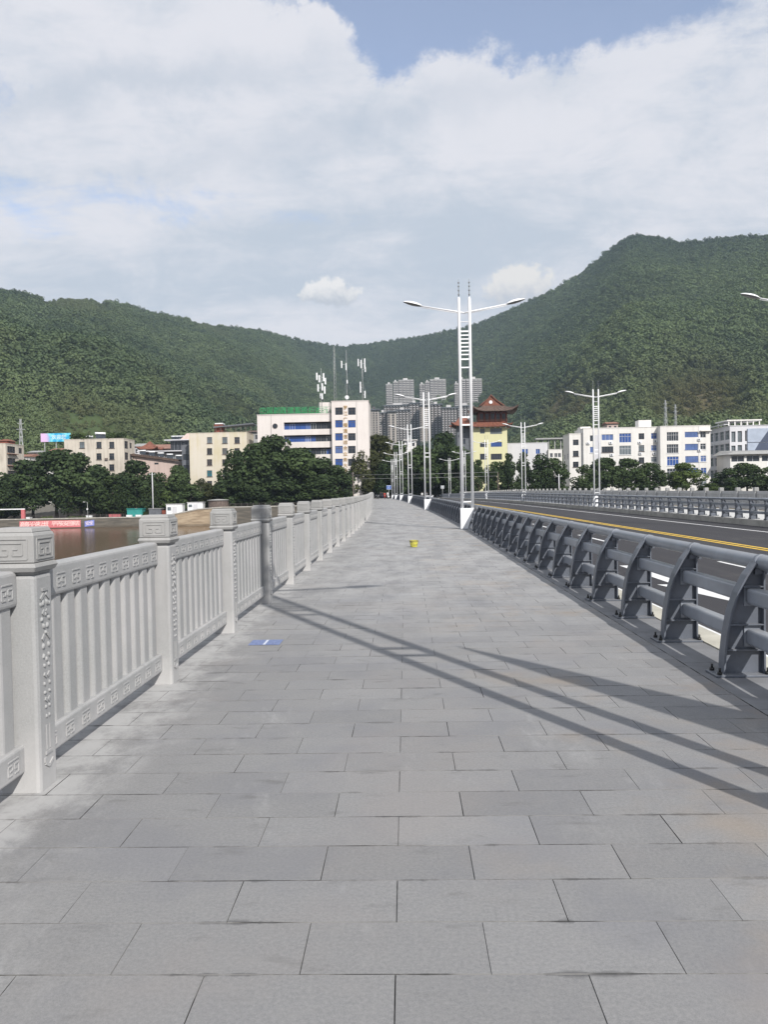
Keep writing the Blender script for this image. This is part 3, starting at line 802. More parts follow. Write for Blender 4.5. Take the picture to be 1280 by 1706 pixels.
# ------------------------------------------------------------------ steel barrier between footway and road
PB = 1.445
def barrier_meshes():
    out = {}
    # local frame: +x towards the road, origin on the kerb under the toe of the front flange (L = 2.41)
    front = [(0.075, 0.02), (0.082, 0.16), (0.100, 0.32), (0.135, 0.50), (0.190, 0.66), (0.262, 0.80), (0.335, 0.895)]
    th = 0.016; m = MB()
    # curved front flange
    off = []
    for i, (x, z) in enumerate(front):
        a = Vector(front[min(i+1, len(front)-1)])-Vector(front[max(i-1, 0)]); a.normalize(); off.append((x+a.y*th, z-a.x*th))
    m.prism(front+list(reversed(off)), lambda x, z, sd: (x, -0.055 if sd == 0 else 0.055, z))
    # web
    web = [(x+0.008, z) for x, z in off]+[(0.395, 0.84), (0.395, 0.02)]
    web = off+[(0.392, 0.86), (0.392, 0.02)]
    m.prism(web, lambda x, z, sd: (x, -0.007 if sd == 0 else 0.007, z))
    # back flange
    m.box(0.392, -0.055, 0.02, 0.406, 0.055, 0.85)
    # saddle under the handrail
    m.box(0.335, -0.035, 0.80, 0.45, 0.035, 0.846)
    out['post'] = m.mesh('post', steel_m)
    m = MB()
    for z, x0 in ((0.40, 0.135), (0.20, 0.107), (0.70, 0.235)):
        m.box(x0, -0.053, z, 0.391, -0.0072, z+0.010); m.box(x0, 0.0072, z, 0.391, 0.053, z+0.010)
    out['stiffener'] = m.mesh('stiffener', steel_m)
    m = MB(); m.box(-0.005, -0.115, 0.0015, 0.43, 0.115, 0.0195)
    out['base_plate'] = m.mesh('base_plate', steel_m, 0.003, 1)
    m = MB()
    for x, y in ((0.035, -0.08), (0.035, 0.08), (0.36+0.045, -0.085), (0.405, 0.085)):
        m.tube([(x, y, 0.02), (x, y, 0.042)], 0.019, 6); m.tube([(x, y, 0.042), (x, y, 0.072)], 0.0095, 8)
    out['bolts'] = m.mesh('anchor_bolts', bolt_m)
    m = MB(); m.tube([(0.405, -0.03, 0.889), (0.405, 0.03, 0.889)], 0.0675, 16, cap=True)
    out['collar'] = m.mesh('collar', rail_m)
    h = PB/2
    for nm, z0, z1, x0, x1 in (('rail', 0.0, 0.125, 0.265, 0.375),):
        m = MB(); m.box(x0, -h+0.018, z0, x1, h-0.018, z1); a = m.mesh('a', rail_m, 0.022, 3)
        m = MB(); m.box(x0-0.012, -h+0.0075, z0-0.018, x1+0.012, -h+0.020, z1+0.018); m.box(x0-0.012, h-0.020, z0-0.018, x1+0.012, h-0.0075, z1+0.018)
        b = m.mesh('b', rail_m)
        bm = bmesh.new(); bm.from_mesh(a); bm.from_mesh(b); me = bpy.data.meshes.new(nm); bm.to_mesh(me); bm.free(); me.materials.append(rail_m); out[nm] = me
    m = MB(); m.tube([(0.405, -h, 0.889), (0.405, h, 0.889)], 0.061, 16, cap=False); out['handrail'] = m.mesh('handrail', rail_m)
    return out
BMS = barrier_meshes()
LAMP_S = [2.62]+[1.15+29.85*k for k in range(1, 7)]
def barrier(label, L, side, s_first, s_last, detail_s):
    """side +1: the road lies to the right of the posts"""
    root = thing('steel_barrier', label, 'crash barrier', P(0, L)); off = Vector(P(0, L))
    k = 0
    s = 6.335+PB*math.floor((s_first-6.335)/PB)
    n_rail = 0
    while s < s_last:
        fl = 0.0 if side > 0 else math.pi
        near_lamp = min(abs(s-a) for a in LAMP_S) < 0.42
        if not near_lamp:
            p = link('post', BMS['post'], root, P(s, L)-off, rot(s)+fl)
            if detail_s[0] < s < detail_s[1]:
                for nm in ('stiffener', 'base_plate', 'collar'): link(nm, BMS[nm], p)
                if s < detail_s[1]*0.6: link('anchor_bolts', BMS['bolts'], p)
        a, b = P(s, L), P(s+PB, L); mid = (a+b)/2; rz = math.atan2(-(b-a).x, (b-a).y)+fl
        link('rail', BMS['rail'], root, mid-off+Vector((0, 0, 0.245)), rz); link('rail', BMS['rail'], root, mid-off+Vector((0, 0, 0.568)), rz)
        link('handrail', BMS['handrail'], root, mid-off, rz)
        s += PB
    return root
barrier('slate grey steel barrier with curved posts between the footway and the near lane', 2.41, 1, -14.0, 199.5, (-20, 48))
barrier('far slate grey steel barrier beyond the yellow lines across the road', 15.72, -1, 6.0, 199.5, (27, 70))

# ------------------------------------------------------------------ twin-pole street lamps standing in the two barriers
def lamp_proto():
    root = thing('street_lamp', 'x', 'street lamp')
    m = MB()   # base box between the poles: a tapering white steel cheek
    pr = [(-0.075, 0.0), (0.20, 0.0), (0.47, 0.82), (-0.075, 0.82)]
    m.prism(pr, lambda x, z, sd: (x, -0.085 if sd == 0 else 0.085, z))
    m.build('base', lamp_white, root, bevel=0.006)
    m = MB(); m.box(-0.15, -0.17, 0.002, 0.30, 0.17, 0.022); m.build('base_plate', steel_m, root)
    for x in (0.0, 0.41):
        m = MB(); z0 = 0.82
        m.tube([(x, 0, z0), (x, 0, 8.95), (x, 0, 9.03)], [0.062, 0.058, 0.03], 14)
        po = m.build('pole', lamp_white, root)
        m = MB(); m.tube([(x, 0, 9.03), (x, 0, 9.72)], [0.016, 0.006], 6)
        for z in (9.12, 9.28, 9.44, 9.58): m.tube([(x, 0, z-0.035), (x, 0, z-0.018), (x, 0, z+0.018), (x, 0, z+0.035)], [0.012, 0.032, 0.032, 0.012], 8)
        m.build('finial', lamp_grey, po)
    for z, hh in ((1.07, 0.05), (4.07, 0.06), (4.37, 0.06), (6.30, 0.05), (6.62, 0.06), (6.80, 0.05), (6.95, 0.05), (7.10, 0.05), (7.25, 0.05), (7.40, 0.05), (7.55, 0.05), (7.70, 0.06), (8.07, 0.025)):
        m = MB(); m.box(0.055, -0.022, z-hh/2, 0.355, 0.022, z+hh/2); m.build('rung', lamp_white, root)
    for sg in (-1, 1):
        cx = 0.205
        def X(d): return cx+sg*d
        m = MB(); m.tube([(X(0.0), 0, 8.415), (X(0.25), 0, 8.46), (X(1.70), 0, 8.72)], [0.032, 0.034, 0.028], 8)
        m.tube([(X(0.25), 0, 8.405), (X(1.65), 0, 8.655)], 0.012, 6)
        am = m.build('arm', lamp_white, root)
        m = MB(); n = 12; k = 0
        # cobra head: flattened lens-shaped body rising outward
        rows = [(0.0, 0.045, 0.04), (0.07, 0.095, 0.07), (0.20, 0.135, 0.095), (0.36, 0.145, 0.098), (0.52, 0.118, 0.078), (0.66, 0.06, 0.042), (0.72, 0.012, 0.012)]
        top = []
        for d, w, h in rows:
            base = Vector((X(1.66+d), 0, 8.72+d*0.245))
            ring = []
            for j in range(n+1):
                a = math.pi*j/n
                ring.append(base+Vector((0, -w*math.cos(a), h*math.sin(a))))
            top.append(ring)
        for i in range(len(rows)-1):
            for j in range(n): m.quad(top[i][j], top[i][j+1], top[i+1][j+1], top[i+1][j], 0, True)
        hd = m.build('lamp_head', lamp_white, root)
        m = MB()
        for i in range(len(rows)-1):
            d0, w0, h0 = rows[i]; d1, w1, h1 = rows[i+1]
            b0 = Vector((X(1.66+d0), 0, 8.72+d0*0.245-0.002)); b1 = Vector((X(1.66+d1), 0, 8.72+d1*0.245-0.002))
            dn = lambda w: Vector((0, 0, -0.35*w))
            m.quad(b0+Vector((0, -w0, 0)), b1+Vector((0, -w1, 0)), b1+Vector((0, -w1*0.6, 0))+dn(w1), b0+Vector((0, -w0*0.6, 0))+dn(w0), 0, True)
            m.quad(b0+Vector((0, -w0*0.6, 0))+dn(w0), b1+Vector((0, -w1*0.6, 0))+dn(w1), b1+Vector((0, w1*0.6, 0))+dn(w1), b0+Vector((0, w0*0.6, 0))+dn(w0), 0, True)
            m.quad(b0+Vector((0, w0*0.6, 0))+dn(w0), b1+Vector((0, w1*0.6, 0))+dn(w1), b1+Vector((0, w1, 0)), b0+Vector((0, w0, 0)), 0, True)
        m.build('lens', lamp_grey, hd)
    return root
ordinal = ['first', 'second', 'third', 'fourth', 'fifth', 'sixth', 'seventh', 'eighth']
lp = lamp_proto(); first_used = False
lp['group'] = 'twin-pole lamps standing in the barriers'
for k, s in enumerate(LAMP_S):
    lab = ('white twin-arm ladder lamp beside the footway, the one whose shadow crosses the paving' if k == 0 else
           ('tallest white twin-arm ladder lamp in view, standing in the near barrier' if k == 1 else
            'white twin-arm ladder lamp in the near barrier, %s one beyond the tallest lamp' % ordinal[k-2]))
    if not first_used: lp.location = P(s, 2.27); lp.rotation_euler = (0, 0, rot(s)); lp['label'] = lab; first_used = True
    else: copy_tree(lp, P(s, 2.25), rot(s), lab)
for k, s in enumerate(LAMP_S):
    if k == 0: continue
    lab = ('white lamp in the far barrier of which only one arm reaches into view' if k == 1 else
           ('white twin-arm lamp in the far barrier, in front of the white apartment block' if k == 2 else
            ('white twin-arm lamp in the far barrier, between pagoda roof and apartment block' if k == 3 else
             'white twin-arm lamp in the far barrier, %s one beyond the lamp before the apartment block' % ordinal[k-3])))
    copy_tree(lp, P(s, 15.30), rot(s), lab)

# ------------------------------------------------------------------ vegetation
def foliage_mat(name, dark, light, inst=False):
    m, t, b = material(name)
    a = t.new('ShaderNodeAttribute'); a.attribute_name = 'tint'; tint = a.outputs['Fac']
    if inst:
        h = t.new('ShaderNodeAttribute'); h.attribute_name = 'htint'; h.attribute_type = 'INSTANCER'
        tint = t.math('ADD', t.math('MULTIPLY', tint, 0.35), t.math('MULTIPLY', h.outputs['Fac'], 0.85), 0.0)
    else:
        oi = t.new('ShaderNodeObjectInfo')
        tint = t.math('ADD', t.math('MULTIPLY', tint, 0.8), t.math('MULTIPLY', oi.outputs['Random'], 0.35))
    c = t.mix(tint, dark, light)
    if inst:
        h2 = t.new('ShaderNodeAttribute'); h2.attribute_name = 'hwarm'; h2.attribute_type = 'INSTANCER'
        c = t.mix(h2.outputs['Fac'], c, (0.115, 0.105, 0.045))
    t.link(c, b.inputs['Base Color']); b.inputs['Roughness'].default_value = 0.75; b.inputs['Specular IOR Level'].default_value = 0.12
    tr = t.new('ShaderNodeBsdfTranslucent'); t.link(t.mix(1.0, c, (1.0, 1.15, 0.6), 'MULTIPLY'), tr.inputs[0])
    ms = t.new('ShaderNodeMixShader'); ms.inputs[0].default_value = 0.18
    t.link(b.outputs[0], ms.inputs[1]); t.link(tr.outputs[0], ms.inputs[2])
    t.link(ms.outputs[0], m.node_tree.nodes['Material Output'].inputs[0])
    return m
leaf_dark = foliage_mat('dark_leaves', (0.010, 0.020, 0.010), (0.082, 0.120, 0.048))
leaf_mid = foliage_mat('green_leaves', (0.016, 0.030, 0.013), (0.058, 0.085, 0.030))
leaf_light = foliage_mat('bright_leaves', (0.030, 0.052, 0.016), (0.110, 0.150, 0.045))
leaf_olive = foliage_mat('olive_leaves', (0.020, 0.026, 0.011), (0.078, 0.085, 0.034))
leaf_hill = foliage_mat('hill_leaves', (0.024, 0.048, 0.030), (0.138, 0.186, 0.086), True)

def leaf_mesh(name, lobes, n, size, mat, droop=0.0, shell=0.62, smoothn=0.55):
    """leaf clumps spread through a crown made of lobes [(cx, cy, cz, rx, ry, rz)]"""
    lobes = np.array(lobes, float); g = np.random.default_rng(abs(hash(name)) % 99991 if False else len(name)*131+n)
    w = (lobes[:, 3]*lobes[:, 4]+lobes[:, 4]*lobes[:, 5]+lobes[:, 3]*lobes[:, 5]); k = g.choice(len(lobes), n, p=w/w.sum())
    d = g.normal(size=(n, 3)); d /= np.linalg.norm(d, axis=1)[:, None]
    rad = shell+(1.06-shell)*g.random(n)**0.6
    p = lobes[k, :3]+d*lobes[k, 3:6]*rad[:, None]
    nr = d*0.75+g.normal(size=(n, 3))*smoothn+np.array([0, 0, 0.35]); nr /= np.linalg.norm(nr, axis=1)[:, None]
    a = np.cross(nr, g.normal(size=(n, 3))); a /= np.linalg.norm(a, axis=1)[:, None]; b = np.cross(nr, a)
    if droop:
        b = b*(1-droop)+np.array([0, 0, -1.0])*droop
    s = size*(0.6+0.8*g.random(n))[:, None]
    v = np.stack([p-a*s*0.5-b*s*0.15, p+b*s*0.35-a*s*0.05, p+a*s*0.5+b*s*0.05, p-b*s*0.5+a*s*0.08], 1).reshape(-1, 3)
    if droop: v = np.stack([p-a*s*0.28, p+a*s*0.28, p+a*s*0.2+b*s*1.3, p-a*s*0.2+b*s*1.3], 1).reshape(-1, 3)
    me = bpy.data.meshes.new(name); me.vertices.add(len(v)); me.vertices.foreach_set('co', v.ravel())
    me.loops.add(4*n); me.loops.foreach_set('vertex_index', np.arange(4*n)); me.polygons.add(n)
    me.polygons.foreach_set('loop_start', np.arange(0, 4*n, 4)); me.polygons.foreach_set('loop_total', np.full(n, 4))
    lt = g.random(len(lobes))*0.55
    tint = np.clip(lt[k]+g.random(n)*0.45, 0, 1)
    at_ = me.attributes.new('tint', 'FLOAT', 'FACE'); at_.data.foreach_set('value', tint.astype(np.float32))
    me.update(); me.materials.append(mat); return me
def crown_lobes(seed, kind):
    g = np.random.default_rng(seed); L = []
    if kind == 'broad':
        for i in range(34):
            a = g.random()*2*math.pi; z = g.random(); env = math.sin(math.pi*min(1, 0.16+z*0.80))**0.7
            r = env*4.1*math.sqrt(0.25+0.75*g.random()); q = 0.8+1.2*g.random()
            L.append((r*math.cos(a), r*math.sin(a), 3.4+z*9.0, q*1.2, q*1.2, q*0.95))
    elif kind == 'low':
        for i in range(34):
            a = g.random()*2*math.pi; z = g.random()**1.1; env = math.sin(math.pi*min(1, 0.30+z*0.66))**0.6
            r = env*4.3*math.sqrt(0.2+0.8*g.random()); q = 0.8+1.2*g.random()
            L.append((r*math.cos(a), r*math.sin(a), 1.2+z*11.4, q*1.2, q*1.2, q))
    elif kind == 'tall':
        for i in range(24):
            a = g.random()*2*math.pi; z = g.random(); env = (1-z)**0.75*0.9+0.1
            r = env*3.6*math.sqrt(0.3+0.7*g.random()); q = (0.9+0.9*g.random())*(0.55+0.6*env)
            L.append((r*math.cos(a), r*math.sin(a), 1.6+z*11.8, q*1.2, q*1.2, q*1.1))
    elif kind == 'willow':
        for i in range(22):
            a = g.random()*2*math.pi; z = g.random(); r = 4.2*math.sqrt(g.random())*(1-0.5*z); q = 1.2+0.7*g.random()
            L.append((r*math.cos(a), r*math.sin(a), 3.5+z*8.6, q*1.1, q*1.1, q*1.5))
    return L
def trunk_mesh(seed):
    g = random.Random(seed); m = MB()
    m.tube([(0, 0, -0.6), (0.05, 0, 1.2), (g.uniform(-.3, .3), g.uniform(-.3, .3), 4.2), (g.uniform(-.5, .5), 0.2, 9.5)], [0.36, 0.27, 0.21, 0.07], 9)
    for i in range(6):
        a = g.uniform(0, 6.28); z = g.uniform(2.2, 6.0); r = g.uniform(2.2, 3.6)
        m.tube([(0.05, 0, z), (r*0.5*math.cos(a), r*0.5*math.sin(a), z+1.3), (r*math.cos(a), r*math.sin(a), z+2.9)], [0.13, 0.09, 0.03], 6)
    return m.mesh('trunk', bark_m)
PROTO = {}
for kind, n, size in (('broad', 5200, 0.62), ('low', 5600, 0.62), ('tall', 4200, 0.55), ('willow', 3000, 0.5)):
    for vnt in range(2 if kind in ('broad', 'low') else 1):
        PROTO[kind, vnt] = (crown_lobes(17*vnt+len(kind), kind), n+vnt, size, trunk_mesh(vnt+len(kind)))
CROWNS = {}
def crown_for(kind, vnt, mat):
    key = (kind, vnt, mat.name)
    if key not in CROWNS:
        lob, n, size, tr = PROTO[kind, vnt]
        CROWNS[key] = leaf_mesh('crown', lob, n, size, mat, 0.55 if kind == 'willow' else 0.0)
    return CROWNS[key]
n_tree = 0
def tree(px, top, wpx, Y, kind, mat, label, group=None, name='tree', base=None):
    global n_tree
    n_tree += 1; vnt = n_tree % 2 if kind in ('broad', 'low') else 0
    if Y < 211.5 and px < 590: Y += 3.2
    t = at(px, top, Y); z0 = float(terrain(t.x, Y))-0.05 if base is None else base
    h = t.z-z0; w = wpx*Y/FPX*1.28
    root = thing(name, label, 'tree', (t.x, Y, z0), (n_tree*2.399) % 6.28, group)
    root.scale = (w/11.0, w/11.0, h/13.6)
    link('trunk', PROTO[kind, vnt][3], root); link('crown', crown_for(kind, vnt, mat), root)
    return root
LB = 'trees along the far river bank'
for a in (
    (-14, 778, 70, 212, 'low', leaf_dark, 'dark tree cut by the frame edge, under the leftmost cream house'),
    (22, 790, 62, 209, 'low', leaf_dark, 'dark low tree behind the red gate post on the promenade'),
    (52, 768, 78, 213, 'broad', leaf_dark, 'broad dark tree between the leftmost cream house and the billboard'),
    (92, 751, 86, 214, 'broad', leaf_dark, 'tallest dark tree below the bright billboard'),
    (132, 757, 78, 213, 'broad', leaf_dark, 'dark tree hiding the lower left corner of the stained cream block'),
    (160, 778, 66, 211, 'low', leaf_dark, 'dark tree under the middle windows of the stained cream block'),
    (186, 791, 62, 209, 'low', leaf_mid, 'dull green tree before the right half of the stained cream block'),
    (112, 803, 56, 207.6, 'willow', leaf_mid, 'drooping willow over the red banner on the embankment'),
    (165, 806, 52, 207.6, 'willow', leaf_mid, 'drooping willow beside the promenade lamp post'),
    (205, 806, 50, 207.8, 'willow', leaf_mid, 'drooping willow behind the teal stall'),
    (228, 768, 58, 213, 'broad', leaf_dark, 'dark round tree against the pink house with the brown eave'),
    (258, 786, 50, 210, 'low', leaf_dark, 'dark bush-like tree above the two white huts, left of the pale pole'),
    (252, 806, 44, 207.8, 'willow', leaf_mid, 'willow hanging behind the small grey crate hut'),
    (297, 776, 40, 213, 'broad', leaf_dark, 'narrow dark tree left of the yellow stained house'),
    (283, 796, 46, 210, 'low', leaf_light, 'yellow-green tree behind the left white hut'),
    (318, 806, 46, 209, 'low', leaf_dark, 'dark tree behind the right white hut'),
    (335, 799, 34, 211, 'low', leaf_olive, 'olive tree at the foot of the yellow stained house'),
    (358, 808, 42, 209, 'low', leaf_olive, 'olive shrubby tree behind the round wooden kiosk'),
    (398, 752, 62, 212, 'low', leaf_dark, 'dark tree overlapping the right windows of the yellow stained house'),
    (432, 738, 78, 213, 'broad', leaf_dark, 'big dark tree covering the left foot of the blue-banded office'),
    (462, 727, 80, 214, 'broad', leaf_dark, 'tallest dark tree in front of the blue-banded office'),
    (496, 748, 74, 213, 'broad', leaf_dark, 'dark tree below the middle of the office ribbon windows'),
    (530, 764, 66, 211, 'low', leaf_dark, 'dark tree below the office tower with the column of letters'),
    (560, 774, 52, 210, 'low', leaf_dark, 'rightmost dark tree of the clump before the office tower'),
    (415, 790, 60, 208.5, 'low', leaf_dark, 'low dark tree at the river edge by the dark railing'),
    (470, 790, 70, 208.5, 'low', leaf_dark, 'low dark tree at the river edge under the tallest office tree'),
    (525, 798, 62, 208.5, 'low', leaf_mid, 'low dull tree at the river edge near the bridge head'),
): tree(*a, group=LB)
for a in (
    (609, 742, 52, 219, 'low', leaf_olive, 'olive tree touching the right wall of the office tower'),
    (634, 726, 58, 224, 'broad', leaf_olive, 'tall olive tree at the end of the footway'),
    (652, 760, 48, 216, 'low', leaf_dark, 'dark tree straight above the people at the footway end'),
    (668, 738, 46, 236, 'broad', leaf_dark, 'dark tree left of the small white house on the slope'),
    (706, 744, 56, 228, 'broad', leaf_dark, 'dark tree right of the small white house on the slope'),
    (738, 722, 56, 232, 'broad', leaf_dark, 'tall dark tree left of the pagoda-roofed building'),
    (764, 742, 46, 226, 'low', leaf_dark, 'dark tree behind the tallest lamp post'),
    (690, 775, 60, 236, 'low', leaf_dark, 'dark low tree shading the street beyond the bridge'),
    (725, 778, 60, 236, 'low', leaf_dark, 'dark low tree behind the street sign at the bridge end'),
    (797, 766, 34, 214, 'tall', leaf_dark, 'pointed dark tree at the left foot of the yellow pagoda building'),
    (828, 768, 40, 216, 'low', leaf_dark, 'dark tree under the blue windows of the yellow pagoda building'),
    (848, 756, 34, 214, 'tall', leaf_dark, 'pointed dark tree at the right corner of the yellow pagoda building'),
    (872, 754, 40, 216, 'tall', leaf_dark, 'pointed dark tree before the lavender low building'),
    (896, 758, 44, 215, 'low', leaf_dark, 'dark tree under the window of the lavender low building'),
    (922, 762, 42, 215, 'low', leaf_dark, 'dark tree at the left end of the white apartment block'),
    (974, 776, 40, 214, 'low', leaf_dark, 'small dark tree hiding the annex of the white apartment block'),
    (1008, 763, 52, 215, 'broad', leaf_dark, 'broad dark tree just right of the nearest far-side lamp'),
    (1047, 765, 54, 215, 'broad', leaf_dark, 'dark tree under the middle windows of the white apartment block'),
    (1082, 770, 52, 214, 'low', leaf_dark, 'dark tree at the joint of the white apartment block'),
    (1143, 772, 50, 212, 'broad', leaf_light, 'bright green round tree in front of the white apartment block'),
    (1180, 805, 34, 212, 'low', leaf_light, 'small light green shrub by the corner of the white apartment block'),
    (1210, 781, 50, 214, 'low', leaf_dark, 'dark tree under the shaded side of the grey school building'),
    (1245, 772, 52, 214, 'broad', leaf_dark, 'dark tree in front of the low annex of the grey school building'),
    (1282, 778, 50, 214, 'low', leaf_dark, 'dark tree cut by the frame edge before the grey school building'),
): tree(*a, group='trees at the town end of the bridge')
hd = MB()
# --- the wood on the hills
def blob_tree(seed, n, size, tall):
    g = np.random.default_rng(seed); L = []
    for i in range(7):
        a = g.random()*6.28; r = 1.9*math.sqrt(g.random()); q = 1.1+0.9*g.random()
        L.append((r*math.cos(a), r*math.sin(a), 1.8+g.random()*4.4*tall, q*1.15, q*1.15, q))
    return leaf_mesh('wood_tree_%d' % seed, L, n, size, leaf_hill, 0.0, 0.8, 0.28)
tree_coll = bpy.data.collections.new('wood_trees')
for k in range(5):
    o = bpy.data.objects.new('wood_tree', blob_tree(k+3, 190+k, 1.15, 0.8+0.12*k)); tree_coll.objects.link(o)
N = 185000
az = rng.uniform(-0.92, 0.88, N); uu = rng.random(N)
RR = np.interp(az, _ra, _rr); rlo = 285.0
r = np.sqrt(rlo**2+uu*((RR+50)**2-rlo**2))
X, Y = r*np.sin(az), r*np.cos(az)
lo = fbm(X/170, Y/170, 4); hi = fbm(X/38+7, Y/38, 3)
tt = np.clip((r-np.interp(az, _ra, _r0))/(RR-np.interp(az, _ra, _r0)), 0, 1)
keep = np.ones(N, bool)
def patch(px, py, rx, ry, Rad):
    """soft patch of hillside round the spot seen at a pixel, at ground distance Rad"""
    d = ray(px, py); a0 = math.atan2(d.x, d.y)
    return np.exp(-((az-a0)/(rx/FPX))**2-((r-Rad)/ry)**2)
def hit(px, py):
    """ground distance at which the ray through a pixel meets the hill"""
    d = ray(px, py); a0 = math.atan2(d.x, d.y); e = d.z/math.hypot(d.x, d.y)
    rr = np.linspace(300, 2100, 1200); h = terrain(rr*math.sin(a0), rr*math.cos(a0))
    ok = np.nonzero(h >= CAM.z+e*rr)[0]
    return float(rr[ok[0]]) if len(ok) else float(np.interp(a0, _ra, _rr))
bald = patch(128, 508, 48, 140, hit(128, 512))+0.8*patch(165, 705, 40, 45, hit(165, 708))+0.8*patch(250, 722, 50, 45, hit(250, 724))+0.7*patch(385, 700, 50, 50, hit(385, 702))+0.6*patch(1020, 700, 110, 40, hit(1020, 700))+0.8*patch(345, 545, 30, 70, hit(345, 548))+0.7*patch(268, 652, 26, 60, hit(268, 652))+0.9*patch(125, 696, 30, 60, hit(125, 696))
brown = patch(1165, 668, 70, 90, hit(1165, 668))*1.0+patch(960, 690, 60, 45, hit(960, 694))*0.9+patch(930, 676, 22, 25, hit(930, 680))
_v = np.empty(len(hills.data.vertices)*3); hills.data.vertices.foreach_get('co', _v); _v = _v.reshape(-1, 3)
_X, _Y, _N, _r, _az_ = X, Y, N, r, az
def patches(XX, YY):
    global r, az
    r = np.hypot(XX, YY); az = np.arctan2(XX, YY)
    bd = patch(128, 508, 48, 140, hit(128, 512))+0.8*patch(345, 545, 30, 70, hit(345, 548))+0.7*patch(268, 652, 26, 60, hit(268, 652))+0.9*patch(125, 696, 30, 60, hit(125, 696))+0.6*patch(165, 705, 40, 45, hit(165, 708))
    br = patch(1165, 668, 70, 90, hit(1165, 668))+patch(960, 690, 60, 45, hit(960, 694))*0.9+patch(930, 676, 22, 25, hit(930, 680))
    return bd, br
_bd, _br = patches(_v[:, 0], _v[:, 1])
for nm, arr in (('bald', _bd), ('brown', _br)):
    _a = hills.data.attributes.new(nm, 'FLOAT', 'POINT'); _a.data.foreach_set('value', arr.astype(np.float32))
r, az = _r, _az_
keep &= rng.random(N) > np.clip(bald*0.62+brown*0.6-0.05+0.5*np.clip(hi, 0, 1), 0, 0.78)
light = np.exp(-((r-(390+40*np.sin(az*9)))/120.0)**2)         # scrub at the foot of the slopes
keep &= (rng.random(N) > 0.35*light) 
scale = np.where(light > 0.5, rng.uniform(0.40, 0.85, N), rng.uniform(0.75, 1.75, N))*(1.0+0.25*lo)
scale *= np.where(bald+brown > 0.35, 0.55, 1.0)
big = fbm(X/420+3, Y/420, 3)
tint = np.clip(0.30+1.0*lo+1.25*big+0.45*np.clip(hi, -0.5, 0.5)+rng.normal(0, 0.15, N)+0.45*light+0.6*bald+0.20*(1-tt), 0.0, 1.0)
glade = np.clip((fbm(X/105+9, Y/105+2, 3)-0.07)*9, 0, 1)*np.clip(1.15-1.5*tt, 0, 1)
tint = np.clip(tint+0.45*glade, 0, 1)
scale = scale*(1-0.3*glade)
warm = np.clip(0.28*glade+0.9*brown+0.35*bald+0.25*light*rng.random(N)+0.10*rng.random(N), 0, 0.9)
estate = (az > azpx(612)) & (az < azpx(806)) & (r > 940) & (r < 1480)
keep &= ~(estate & (rng.random(N) < 0.85))
Z = terrain(X, Y)-0.4
sel = np.nonzero(keep)[0]
pm = bpy.data.meshes.new('forest'); pm.vertices.add(len(sel)); pm.vertices.foreach_set('co', np.stack([X, Y, Z], 1)[sel].ravel())
def pattr(nm, typ, arr):
    a = pm.attributes.new(nm, typ, 'POINT')
    a.data.foreach_set('vector' if typ == 'FLOAT_VECTOR' else 'value', np.ascontiguousarray(arr, dtype=np.int32 if typ == 'INT' else np.float32).ravel())
pattr('htint', 'FLOAT', tint[sel]); pattr('hwarm', 'FLOAT', warm[sel]); pattr('pick', 'INT', rng.integers(0, 5, len(sel)))
pattr('size', 'FLOAT', scale[sel]); pattr('spin', 'FLOAT_VECTOR', np.stack([np.zeros(len(sel)), np.zeros(len(sel)), rng.random(len(sel))*6.28], 1))
pm.update()
fo = link('forest', pm); tag(fo, 'dense green wood covering the hills', kind='stuff')
gt = bpy.data.node_groups.new('scatter_wood', 'GeometryNodeTree')
gt.interface.new_socket('Geometry', in_out='INPUT', socket_type='NodeSocketGeometry'); gt.interface.new_socket('Geometry', in_out='OUTPUT', socket_type='NodeSocketGeometry')
gi = gt.nodes.new('NodeGroupInput'); go = gt.nodes.new('NodeGroupOutput')
m2p = gt.nodes.new('GeometryNodeMeshToPoints'); iop = gt.nodes.new('GeometryNodeInstanceOnPoints'); ci = gt.nodes.new('GeometryNodeCollectionInfo')
ci.inputs['Collection'].default_value = tree_coll; ci.inputs['Separate Children'].default_value = True; ci.inputs['Reset Children'].default_value = True
def named(nm, dt):
    n = gt.nodes.new('GeometryNodeInputNamedAttribute'); n.data_type = dt; n.inputs['Name'].default_value = nm; return n.outputs['Attribute']
gt.links.new(gi.outputs[0], m2p.inputs['Mesh']); gt.links.new(m2p.outputs[0], iop.inputs['Points']); gt.links.new(ci.outputs[0], iop.inputs['Instance'])
iop.inputs['Pick Instance'].default_value = True
gt.links.new(named('pick', 'INT'), iop.inputs['Instance Index']); gt.links.new(named('spin', 'FLOAT_VECTOR'), iop.inputs['Rotation']); gt.links.new(named('size', 'FLOAT'), iop.inputs['Scale'])
gt.links.new(iop.outputs[0], go.inputs[0])
md = fo.modifiers.new('scatter', 'NODES'); md.node_group = gt

